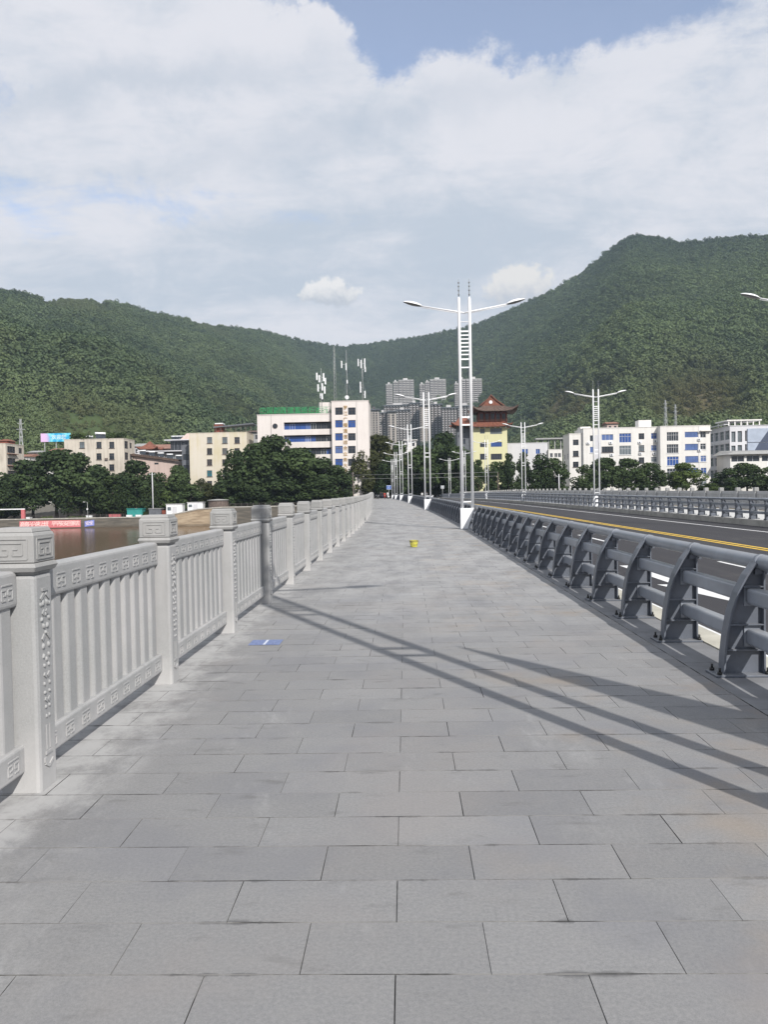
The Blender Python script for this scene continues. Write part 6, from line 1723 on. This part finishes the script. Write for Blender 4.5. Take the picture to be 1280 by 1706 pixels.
for sg, nm in ((-1, 'left'), (1, 'right')):
    b_ = thing('chest_box', nm+' white chest box of two in front of the teal stall', 'box', (r_.location.x+sg*1.25, 205.45, r_.location.z), 0, 'chest boxes at the stall')
    m = MB(); m.box(-0.75, -0.3, 0, 0.75, 0.4, 0.72); m.build('body', lamp_white, b_, bevel=0.03); m = MB(); m.box(-0.78, -0.33, 0.722, 0.78, 0.43, 0.80); m.build('lid', lamp_white, b_)
def kiosk():
    Y = 208.0; c = px_x(364.5, Y); r = (px_x(381, Y)-px_x(348, Y))/2; z0 = zq(c, Y)-0.1; h = at(364, 832, Y).z-z0
    root = thing('round_kiosk', 'round grey-brown wooden kiosk at the promenade edge', 'kiosk', (c, Y, z0))
    n = 26
    for i in range(n):
        a = 2*math.pi*i/n; m = MB(); w = 2*math.pi*r/n*0.9
        u = Vector((-math.sin(a), math.cos(a), 0)); d = Vector((math.cos(a), math.sin(a), 0)); p = d*r
        m.hexa((p-u*w/2-d*.06, p+u*w/2-d*.06, p+u*w/2+d*.03, p-u*w/2+d*.03)+tuple(q+Vector((0, 0, h-0.3)) for q in (p-u*w/2-d*.06, p+u*w/2-d*.06, p+u*w/2+d*.03, p-u*w/2+d*.03))); m.build('plank', wood_m, root)
    m = MB(); m.tube([(0, 0, h-0.29), (0, 0, h-0.12), (0, 0, h+0.12)], [r+0.3, r+0.3, 0.2], 26); m.build('roof', grey_m, root)
    m = MB(); m.tube([(0, 0, 0), (0, 0, h-0.3)], r-0.09, 20); m.build('core', wood_m, root)
kiosk()
def gate():
    Y = 206.4; a, b = px_x(-30, Y), px_x(38.5, Y); z0 = zq(b, Y); zt = at(10, 849.5, Y).z
    root = thing('entrance_gate', 'red and white entrance gate at the left edge of the promenade', 'gate', (b, Y, z0)); h = zt-z0
    for x in (0, a-b):
        m = MB(); m.box(x-0.45, -0.3, 0, x+0.45, 0.3, h); m.build('post', red_m, root)
    m = MB(); m.box(a-b-0.6, -0.18, h+0.002, 0.5, 0.18, h+0.28); m.build('beam', lamp_white, root)
gate()
def shed_box(px0, px1, py, Y, mat, label, name, cat):
    x0, x1 = px_x(px0, Y), px_x(px1, Y); c = (x0+x1)/2; z0 = zq(c, Y)-0.04; h = at((px0+px1)/2, py, Y).z-z0
    root = thing(name, label, cat, (c, Y, z0)); w = x1-x0; m = MB(); m.box(-w/2, 0, 0, w/2, 0.8, h-0.1); m.build('body', mat, root, bevel=0.02); m = MB(); m.box(-w/2-0.06, -0.06, h-0.098, w/2+0.06, 0.86, h); m.build('lid', mat, root)
shed_box(43, 51, 861.5, 206.2, lamp_white, 'white cabinet beside the red gate post', 'cabinet', 'cabinet')
shed_box(143, 152.5, 858.5, 206.2, lamp_white, 'white cabinet at the foot of the promenade lamp post', 'cabinet', 'cabinet')
shed_box(181, 200, 856.5, 206.4, red_m, 'low red and white hoarding between lamp post and teal stall', 'hoarding', 'hoarding')
shed_box(266, 278, 850, 206.5, brick_red, 'dull red tarpaulin stack left of the white cabins', 'tarpaulin_stack', 'stack')
def prom_lamp():
    Y = 206.6; t = at(145.5, 836.5, Y); z0 = zq(t.x, Y); h = t.z-z0
    root = thing('promenade_lamp', 'thin grey lamp post standing on the promenade before the willows', 'street lamp', (t.x, Y, z0))
    m = MB(); m.tube([(0, 0, 0), (0, 0, h)], [0.09, 0.05], 8); m.build('pole', galv_m, root)
    m = MB(); m.bar((0, 0, h-0.05), (-0.75, 0, h+0.05), 0.06); m.build('arm', galv_m, root)
    m = MB(); m.box(-1.15, -0.12, h-0.02, -0.7, 0.12, h+0.10); m.build('lamp_head', lamp_white, root, bevel=0.02)
    m = MB(); m.box(-0.22, -0.16, h*0.52, 0.12, 0.16, h*0.62); m.build('control_box', lamp_white, root)
prom_lamp()
def pale_pole(px, top, Y, label):
    t = at(px, top, Y); z0 = zq(t.x, Y)-0.2; h = t.z-z0; root = thing('utility_pole', label, 'pole', (t.x, Y, z0))
    m = MB(); m.tube([(0, 0, 0), (0, 0, h)], [0.17, 0.12], 10); m.build('pole', palegrey_m, root); m = MB(); m.bar((-0.8, 0, h-0.6), (0.8, 0, h-0.6), 0.1); m.build('cross_arm', galv_m, root)
    for x in (-0.7, 0, 0.7): m = MB(); m.tube([(x, 0, h-0.55), (x, 0, h-0.25)], 0.06, 6); m.build('insulator', lamp_white, root)
pale_pole(253.5, 787, 207.6, 'pale concrete utility pole among the trees left of the white cabins')
pale_pole(931.5, 790, 206.5, 'plain pale pole before the left end of the white apartment block')
# railing along the quay
def quay_rail(px0, px1, Y, label, mat):
    x0, x1 = px_x(px0, Y), px_x(px1, Y); c = (x0+x1)/2; z0 = zq(c, Y); root = thing('quay_railing', label, 'railing', (c, Y, z0)); n = max(2, int((x1-x0)/1.5))
    for i in range(n+1):
        x = x0+(x1-x0)*i/n; z = zq(x, Y)-z0; m = MB(); m.box(x-c-0.05, -0.05, z, x-c+0.05, 0.05, z+1.1); m.build('post', mat, root)
        if i < n:
            xb = x0+(x1-x0)*(i+1)/n; zb = zq(xb, Y)-z0
            for h in (0.35, 0.7, 1.05): m = MB(); m.bar((x-c+0.05, 0, z+h), (xb-c-0.05, 0, zb+h), 0.05); m.build('rail', mat, root)
quay_rail(50, 206, 205.0, 'thin dark railing along the promenade above the red banner', frame_dark)
quay_rail(383, 560, 206.0, 'thin dark railing on the quay between round kiosk and bridge head', frame_dark)
# clipped hedges on the promenade
for i, (a, b, t, mt, lab) in enumerate(((70, 86, 860.5, leaf_light, 'small bright hedge right of the red gate'), (113, 142, 860, leaf_light, 'bright clipped hedge left of the promenade lamp post'), (238, 248, 853, leaf_mid, 'green hedge stub right of the teal stall'))):
    Y = 206.9; x0, x1 = px_x(a, Y), px_x(b, Y); z0 = zq((x0+x1)/2, Y)-0.05; h = at((a+b)/2, t, Y).z-z0
    L = [(x0-(x0+x1)/2+(x1-x0)*(k+0.5)/8, 0, h*0.45, (x1-x0)/10+0.25, 0.6, h*0.6) for k in range(8)]
    root = thing('hedge', lab, 'hedge', ((x0+x1)/2, Y, z0)); link('leaves', leaf_mesh('hedge%d' % i, L, 700+i, 0.28, mt, 0, 0.8), root)
    m = MB(); m.tube([(0, 0, 0), (0, 0, h*0.5)], 0.06, 6); m.build('stem', bark_m, root)

# ------------------------------------------------------------------ people, scooters and signs at the far end of the bridge
skin_m = paint('skin', (0.42, 0.27, 0.19), 0.6, 0.05, 5.0); hair_m = paint('hair', (0.015, 0.013, 0.012), 0.6, 0.1, 9.0)
cloth_red = paint('cloth_red', (0.50, 0.055, 0.04), 0.8, 0.15, 3.0); cloth_dark = paint('cloth_dark', (0.025, 0.027, 0.035), 0.85, 0.2, 3.0); cloth_white = paint('cloth_white', (0.62, 0.62, 0.62), 0.85, 0.1, 3.0); cloth_grey = paint('cloth_grey', (0.13, 0.13, 0.14), 0.85, 0.2, 3.0); denim = paint('denim', (0.04, 0.055, 0.10), 0.85, 0.2, 3.0)
POSES = {
 'stand': [((0, 0, .95), .135, -1), ((0, 0, 1.15), .125, 0), ((0, 0, 1.36), .15, 1), ((0, 0, 1.49), .06, 2), ((0, -.02, 1.61), .095, 3), ((0, -.02, 1.70), .07, 4),
           ((-.19, 0, 1.40), .062, 2), ((-.25, .02, 1.14), .046, 6), ((-.24, -.07, .90), .036, 7), ((-.24, -.09, .80), .04, 8), ((.19, 0, 1.40), .062, 2), ((.25, .02, 1.14), .046, 10), ((.25, -.06, .90), .036, 11), ((.25, -.08, .80), .04, 12),
           ((-.10, 0, .88), .10, 0), ((-.11, -.02, .49), .062, 14), ((-.11, .02, .09), .042, 15), ((-.12, -.14, .04), .036, 16), ((.10, 0, .88), .10, 0), ((.12, -.02, .49), .062, 18), ((.12, .03, .09), .042, 19), ((.13, -.12, .04), .036, 20)],
 'ride': [((0, .1, .84), .135, -1), ((0, .08, 1.03), .125, 0), ((0, .02, 1.23), .15, 1), ((0, -.03, 1.36), .06, 2), ((0, -.06, 1.48), .10, 3), ((0, -.06, 1.57), .075, 4),
          ((-.19, .02, 1.27), .062, 2), ((-.26, -.14, 1.06), .046, 6), ((-.27, -.38, 1.02), .036, 7), ((-.26, -.46, 1.02), .04, 8), ((.19, .02, 1.27), .062, 2), ((.26, -.14, 1.06), .046, 10), ((.27, -.38, 1.02), .036, 11), ((.26, -.46, 1.02), .04, 12),
          ((-.12, .05, .80), .10, 0), ((-.16, -.34, .76), .066, 14), ((-.15, -.26, .34), .045, 15), ((-.15, -.40, .30), .036, 16), ((.12, .05, .80), .10, 0), ((.16, -.34, .76), .066, 18), ((.15, -.26, .34), .045, 19), ((.15, -.40, .30), .036, 20)]}
def body_mesh(pose):
    me = bpy.data.meshes.new('body'); P_ = POSES[pose]
    me.from_pydata([p[0] for p in P_], [(i, p[2]) for i, p in enumerate(P_) if p[2] >= 0], [])
    o = bpy.data.objects.new('body', me); C.objects.link(o)
    md = o.modifiers.new('s', 'SKIN'); sv = me.skin_vertices[0].data if me.skin_vertices else None
    if sv is None:
        bpy.context.view_layer.objects.active = o; me.attributes  # layer is made by the modifier below
        bm = bmesh.new(); bm.from_mesh(me); bm.verts.layers.skin.verify(); bm.to_mesh(me); bm.free(); sv = me.skin_vertices[0].data
    for i, p in enumerate(P_): sv[i].radius = (p[1], p[1]*0.85); sv[i].use_root = (i == 0)
    ss = o.modifiers.new('u', 'SUBSURF'); ss.levels = 2; ss.render_levels = 2
    dg = bpy.context.evaluated_depsgraph_get(); dg.update(); out = bpy.data.meshes.new_from_object(o.evaluated_get(dg)); bpy.data.objects.remove(o)
    return out
BODY = {k: body_mesh(k) for k in POSES}
def person(pose, s, L, rz, top, legs, label, dh=0.0, loc=None):
    root = thing('person', label, 'person', loc or P(s, L, dh), rz, None); me = BODY[pose].copy(); me.materials.clear()
    for mt in (skin_m, top, legs, black_m): me.materials.append(mt)
    hip = 0.93 if pose == 'stand' else 0.86
    neck = 1.475 if pose == 'stand' else 1.34
    for p in me.polygons:
        x, y, z = p.center; mi = 1
        if z > neck: mi = 0
        elif pose == 'stand': mi = 3 if z < 0.09 else (2 if z < hip and abs(x) < 0.21 else (0 if z < 0.86 else 1))
        else: mi = 3 if z < 0.36 else (2 if z < hip else (0 if y < -0.36 else 1))
        p.material_index = mi; p.use_smooth = True
    link('body', me, root); hz = POSES[pose][4][0]
    m = MB(); c = Vector(hz)
    for i in range(5): pass
    prof = [(0.112, -0.03), (0.116, 0.03), (0.10, 0.085), (0.06, 0.118), (0.005, 0.128)]
    m.tube([c+Vector((0, 0.018, z)) for r, z in prof], [r for r, z in prof], 12); m.build('hair', hair_m, root)
    return root
def scooter(loc, rz, col, label):
    root = thing('motor_scooter', label, 'scooter', loc, rz, None)
    for y in (-0.62, 0.62):
        m = MB(); n = 18
        for k in range(n):
            a, b = 2*math.pi*k/n, 2*math.pi*(k+1)/n
            for r0, r1, xx in ((0.15, 0.24, 0.05),):
                m.hexa(tuple(Vector((sx*xx, y+r*math.cos(t), 0.245+r*math.sin(t))) for sx in (-1, 1) for r, t in ((r0, a), (r1, a), (r1, b), (r0, b))))
        w = m.build('wheel', black_m, root); m = MB(); m.tube([(-0.055, y, 0.245), (0.055, y, 0.245)], 0.148, 14); m.build('rim', galv_m, w)
    m = MB(); m.prism([(-0.50, 0.42), (-0.42, 0.30), (0.15, 0.26), (0.30, 0.34), (0.75, 0.50), (0.80, 0.66), (0.30, 0.70), (0.12, 0.46), (-0.28, 0.40), (-0.42, 0.92), (-0.52, 0.90)], lambda y, z, sd: (-0.16 if sd == 0 else 0.16, y, z)); m.build('body', col, root, bevel=0.03)
    m = MB(); m.box(-0.13, 0.14, 0.705, 0.13, 0.78, 0.80); m.build('seat', black_m, root, bevel=0.03)
    m = MB(); m.tube([(-0.34, -0.40, 1.02), (-0.12, -0.50, 1.0), (0.12, -0.50, 1.0), (0.34, -0.40, 1.02)], 0.018, 6); m.tube([(0, -0.48, 1.0), (0, -0.62, 0.25)], 0.03, 6); m.build('handlebar', black_m, root)
    m = MB(); m.tube([(0, -0.54, 0.86), (0, -0.60, 0.86)], 0.07, 10); m.build('headlight', lens_m, root)
def end_group():
    s = 194.0
    for dx, rz, col, lab in ((-1.45, 0.5, cloth_dark, 'dark parked scooter against the left end of the footway'), (-0.75, 0.2, cloth_grey, 'grey parked scooter beside the dark one'), (0.85, 0.1, cloth_red, 'red scooter ridden by the person in red'), (1.75, -0.2, lamp_white, 'white parked scooter by the last lamp on the left')):
        scooter(P(s-(3 if col is cloth_red else 0), dx-0.1, 0), rz, col, lab)
    person('ride', s-3, 0.75, 0.1, cloth_red, cloth_dark, 'person in a red jacket sitting on a red scooter')
    person('stand', s, -0.25, 0.2, cloth_dark, cloth_dark, 'person in dark clothes standing left of the red scooter')
    person('stand', s+2, 0.25, -0.4, cloth_dark, denim, 'person in a dark top and jeans behind the red scooter')
    person('stand', s+1, 1.55, 0.3, cloth_white, denim, 'person in a white shirt right of the red scooter')
    for L, tp, lab in ((10.2, cloth_white, 'person in a white shirt crossing the street at the bridge end'), (11.4, cloth_grey, 'person in grey crossing the street at the bridge end')):
        person('stand', 198, L, 0.2, tp, cloth_dark, lab, ROAD_Z)
    scooter(P(198, 14.3, ROAD_Z), 0.9, cloth_dark, 'dark scooter parked by the street sign at the bridge end'); scooter(P(197, 12.6, ROAD_Z), 0.4, lamp_white, 'white scooter parked left of the street sign at the bridge end')
end_group()
def sign(px, py, w, h, Y, zb, col, label, txt=None):
    t = at(px, py, Y); root = thing('road_sign', label, 'sign', (t.x, Y, zb)); z = t.z-zb
    m = MB(); m.tube([(0, 0.06, 0), (0, 0.06, z+h/2)], 0.05, 8); m.build('post', galv_m, root)
    m = MB(); m.box(-w/2, -0.03, z-h/2, w/2, 0.0, z+h/2); b = m.build('board', col, root)
    m = MB(); e = 0.06; m.box(-w/2+0.05, -0.038, z-h/2+0.05, w/2-0.05, -0.032, z-h/2+0.05+e); m.box(-w/2+0.05, -0.038, z+h/2-0.05-e, w/2-0.05, -0.032, z+h/2-0.05); m.build('border', lamp_white, b)
    if txt: me = letters(txt, h*0.5, 0.005); me.materials.append(lamp_white); q = link('letter', me, b); q.rotation_euler = (math.pi/2, 0, 0); q.location = (0, -0.04, z)
sign(648, 812, 1.15, 1.05, 200.0, P(200, 1).z, paint('sign_blue', (0.10, 0.17, 0.42), 0.4, 0.05), 'blue square sign over the people at the footway end', 'P')
sign(737.5, 811.5, 0.9, 0.75, 201.0, P(200, 10).z+ROAD_Z, paint('sign_grey', (0.30, 0.32, 0.34), 0.4, 0.05), 'grey street sign on a post between the two rows of lamps', '慢')
# overhead cables across the street
for py, lab in ((790.5, 'upper thin overhead cable across the street beyond the bridge'), (797, 'lower thin overhead cable across the street beyond the bridge')):
    m = MB(); a, b = at(588, py+1, 210), at(830, py-4, 210); mid = (a+b)/2-Vector((0, 0, 0.12)); m.tube([a, mid, b], 0.028, 5)
    tag(m.build('overhead_cable', galv_m), lab, 'cable')
for px, lab in ((588, 'wooden pole holding the overhead cables on the left of the street'), (830, 'wooden pole holding the overhead cables by the yellow pagoda building')):
    t = at(px, 787, 210.1); z0 = float(terrain(t.x, 210.1)); root = thing('utility_pole', lab, 'pole', (t.x, 210.1, z0)); m = MB(); m.tube([(0, 0, -0.3), (0, 0, t.z-z0)], [0.14, 0.09], 8); m.build('pole', wood_m, root)
# dark shop fronts under the trees where the street ends
def shops():
    Y = 246.0; x0, x1 = at(590, 820, Y).x, at(790, 820, Y).x; z0 = ground(0, Y); z1 = at(690, 800, Y).z
    B = Building('shop_row', 'low dark shop row under the trees where the street ends', 'building', (x0+x1)/2, Y, z0); F = Vector((x0, Y, z0)); n = 9; w = (x1-x0)/n
    ops = [(w*i+0.35, w*(i+1)-0.35, 0.5, 3.2) for i in range(n)]; block(B, x0, x1, Y, 8, z0, z1, shade_grey_m, ops, d=0.5)
    for i, op in enumerate(ops): B.window(F, UX, op, dark_glass, frame_dark, 3, 2, 0.4)
    c = at(677, 808, Y-0.5); m = MB(); m.box(c.x-1.9, Y-0.35, c.z-0.45, c.x+1.9, Y-0.02, c.z+0.45); B.part(m, 'shop_sign', paint('sign_orange', (0.55, 0.20, 0.06), 0.5, 0.1))
shops()

# ------------------------------------------------------------------ small things on the footway
def bucket():
    t = P(21.6, 0.0)
    d = ray(690, 911.5); k = -CAM.z/d.z; x, y = CAM.x+d.x*k, CAM.y+d.y*k
    root = thing('bucket', 'small yellow plastic bucket standing alone on the grey paving', 'bucket', (x, y, 0.003), 0.5)
    ym = paint('bucket_yellow', (0.62, 0.58, 0.10), 0.35, 0.08, 8.0)
    m = MB(); prof = [(0.0, 0.004), (0.085, 0.004), (0.10, 0.05), (0.116, 0.17), (0.118, 0.185), (0.108, 0.185), (0.094, 0.06), (0.0, 0.03)]
    n = 24
    for i in range(len(prof)-1):
        for j in range(n):
            a, b = 2*math.pi*j/n, 2*math.pi*(j+1)/n; (r0, z0), (r1, z1) = prof[i], prof[i+1]
            m.quad((r0*math.cos(a), r0*math.sin(a), z0), (r0*math.cos(b), r0*math.sin(b), z0), (r1*math.cos(b), r1*math.sin(b), z1), (r1*math.cos(a), r1*math.sin(a), z1), 0, True)
    m.build('pail', ym, root)
    m = MB()
    for z in (0.178, 0.15): m.tube([(0.121*math.cos(2*math.pi*j/n), 0.121*math.sin(2*math.pi*j/n), z) for j in range(n+1)], 0.005, 6)
    m.build('rim', wood_m, root)
    m = MB(); m.tube([(0.122*math.cos(a), -0.03-0.10*math.sin(a), 0.165-0.09*math.sin(a)) for a in [math.pi*i/12 for i in range(13)]], 0.004, 6); m.build('handle', wood_m, root)
bucket()
def sticker():
    pts = []
    for px, py in ((417, 1076), (464, 1075), (467.5, 1065.5), (424.5, 1066)):
        d = ray(px, py); k = -CAM.z/d.z; pts.append(Vector((CAM.x+d.x*k, CAM.y+d.y*k, 0.0)))
    c = sum(pts, Vector())/4; root = thing('floor_sticker', 'blue floor sticker with white lettering stuck on the paving near the balustrade', 'sticker', (c.x, c.y, 0.0035))
    bm_ = paint('sticker_blue', (0.17, 0.22, 0.40), 0.5, 0.15, 6.0); wm_ = paint('sticker_white', (0.62, 0.66, 0.75), 0.5, 0.05)
    w, h = 0.315, 0.275; m = MB(); m.box(-w/2, -h/2, 0, w/2, h/2, 0.0012); m.build('sheet', bm_, root)
    m = MB(); m.box(-0.012, -h*0.46, 0.0018, 0.012, h*0.46, 0.0022); m.build('divider', wm_, root)
    soft = paint('sticker_pale', (0.26, 0.31, 0.52), 0.5, 0.05)
    for x, t in ((-0.085, '请保持'), (0.085, '一米线')):
        for i, ch in enumerate(t): me = letters(ch, 0.078, 0.0002); me.materials.append(soft); q = link('letter', me, root, (x, h*0.30-i*h*0.30, 0.0022))
sticker()
# made-up tapering caster, out of view, added only for the wedge shadow it throws
def wedge_shadow_caster():
    root = thing('wedge_shadow_caster', 'unseen tapering sheet added beside the barrier to cast the wedge shadow on the paving', 'shadow caster', (3.42, 1.98, ROAD_Z), 0.0)
    m = MB(); m.tube([(0, 0, 0.05), (0, 0, 5.25)], [0.022, 0.010], 8); m.build('pole', galv_m, root)
    m = MB(); m.box(-0.30, -0.30, 0, 0.30, 0.30, 0.06); m.build('base', black_m, root)
    m = MB(); wv = Vector((0.88, 0.47, 0)); n = 14; pr = []
    for i in range(n+1):
        t = i/n; z = 5.2-4.0*t; w = 0.02+0.80*t**0.95; pr.append((z, w, 0.03*math.sin(t*9)))
    for (za, wa, ba), (zb, wb, bb) in zip(pr[:-1], pr[1:]):
        q = Vector((-wv.y, wv.x, 0))
        for o in (0.0, 0.004): m.quad(Vector((0, 0, za))+q*o, Vector((0, 0, zb))+q*o, wv*wb+q*(bb+o)+Vector((0, 0, zb)), wv*wa+q*(ba+o)+Vector((0, 0, za)))
    m.build('caster_sheet', blue_banner, root)
wedge_shadow_caster()

# ------------------------------------------------------------------ air over the valley
def haze():
    zmax = 0.0
    for me in (hills.data,):
        zz = np.empty(len(me.vertices)*3); me.vertices.foreach_get('co', zz); zmax = float(zz.reshape(-1, 3)[:, 2].max())
    m = MB(); m.box(-3830, -1530, -17.5, 3830, 4230, zmax+16)
    o = m.build('haze', [])
    h = bpy.data.materials.new('haze'); h.use_nodes = True; t = NT(h.node_tree); t.n.clear()
    v = t.new('ShaderNodeVolumePrincipled'); v.inputs['Color'].default_value = (0.66, 0.83, 1.0, 1); v.inputs['Density'].default_value = HAZE; v.inputs['Anisotropy'].default_value = 0.0
    ou = t.new('ShaderNodeOutputMaterial'); t.link(v.outputs[0], ou.inputs['Volume'])
    o.data.materials.append(h); tag(o, kind='stuff')
HAZE = 0.00013
haze()
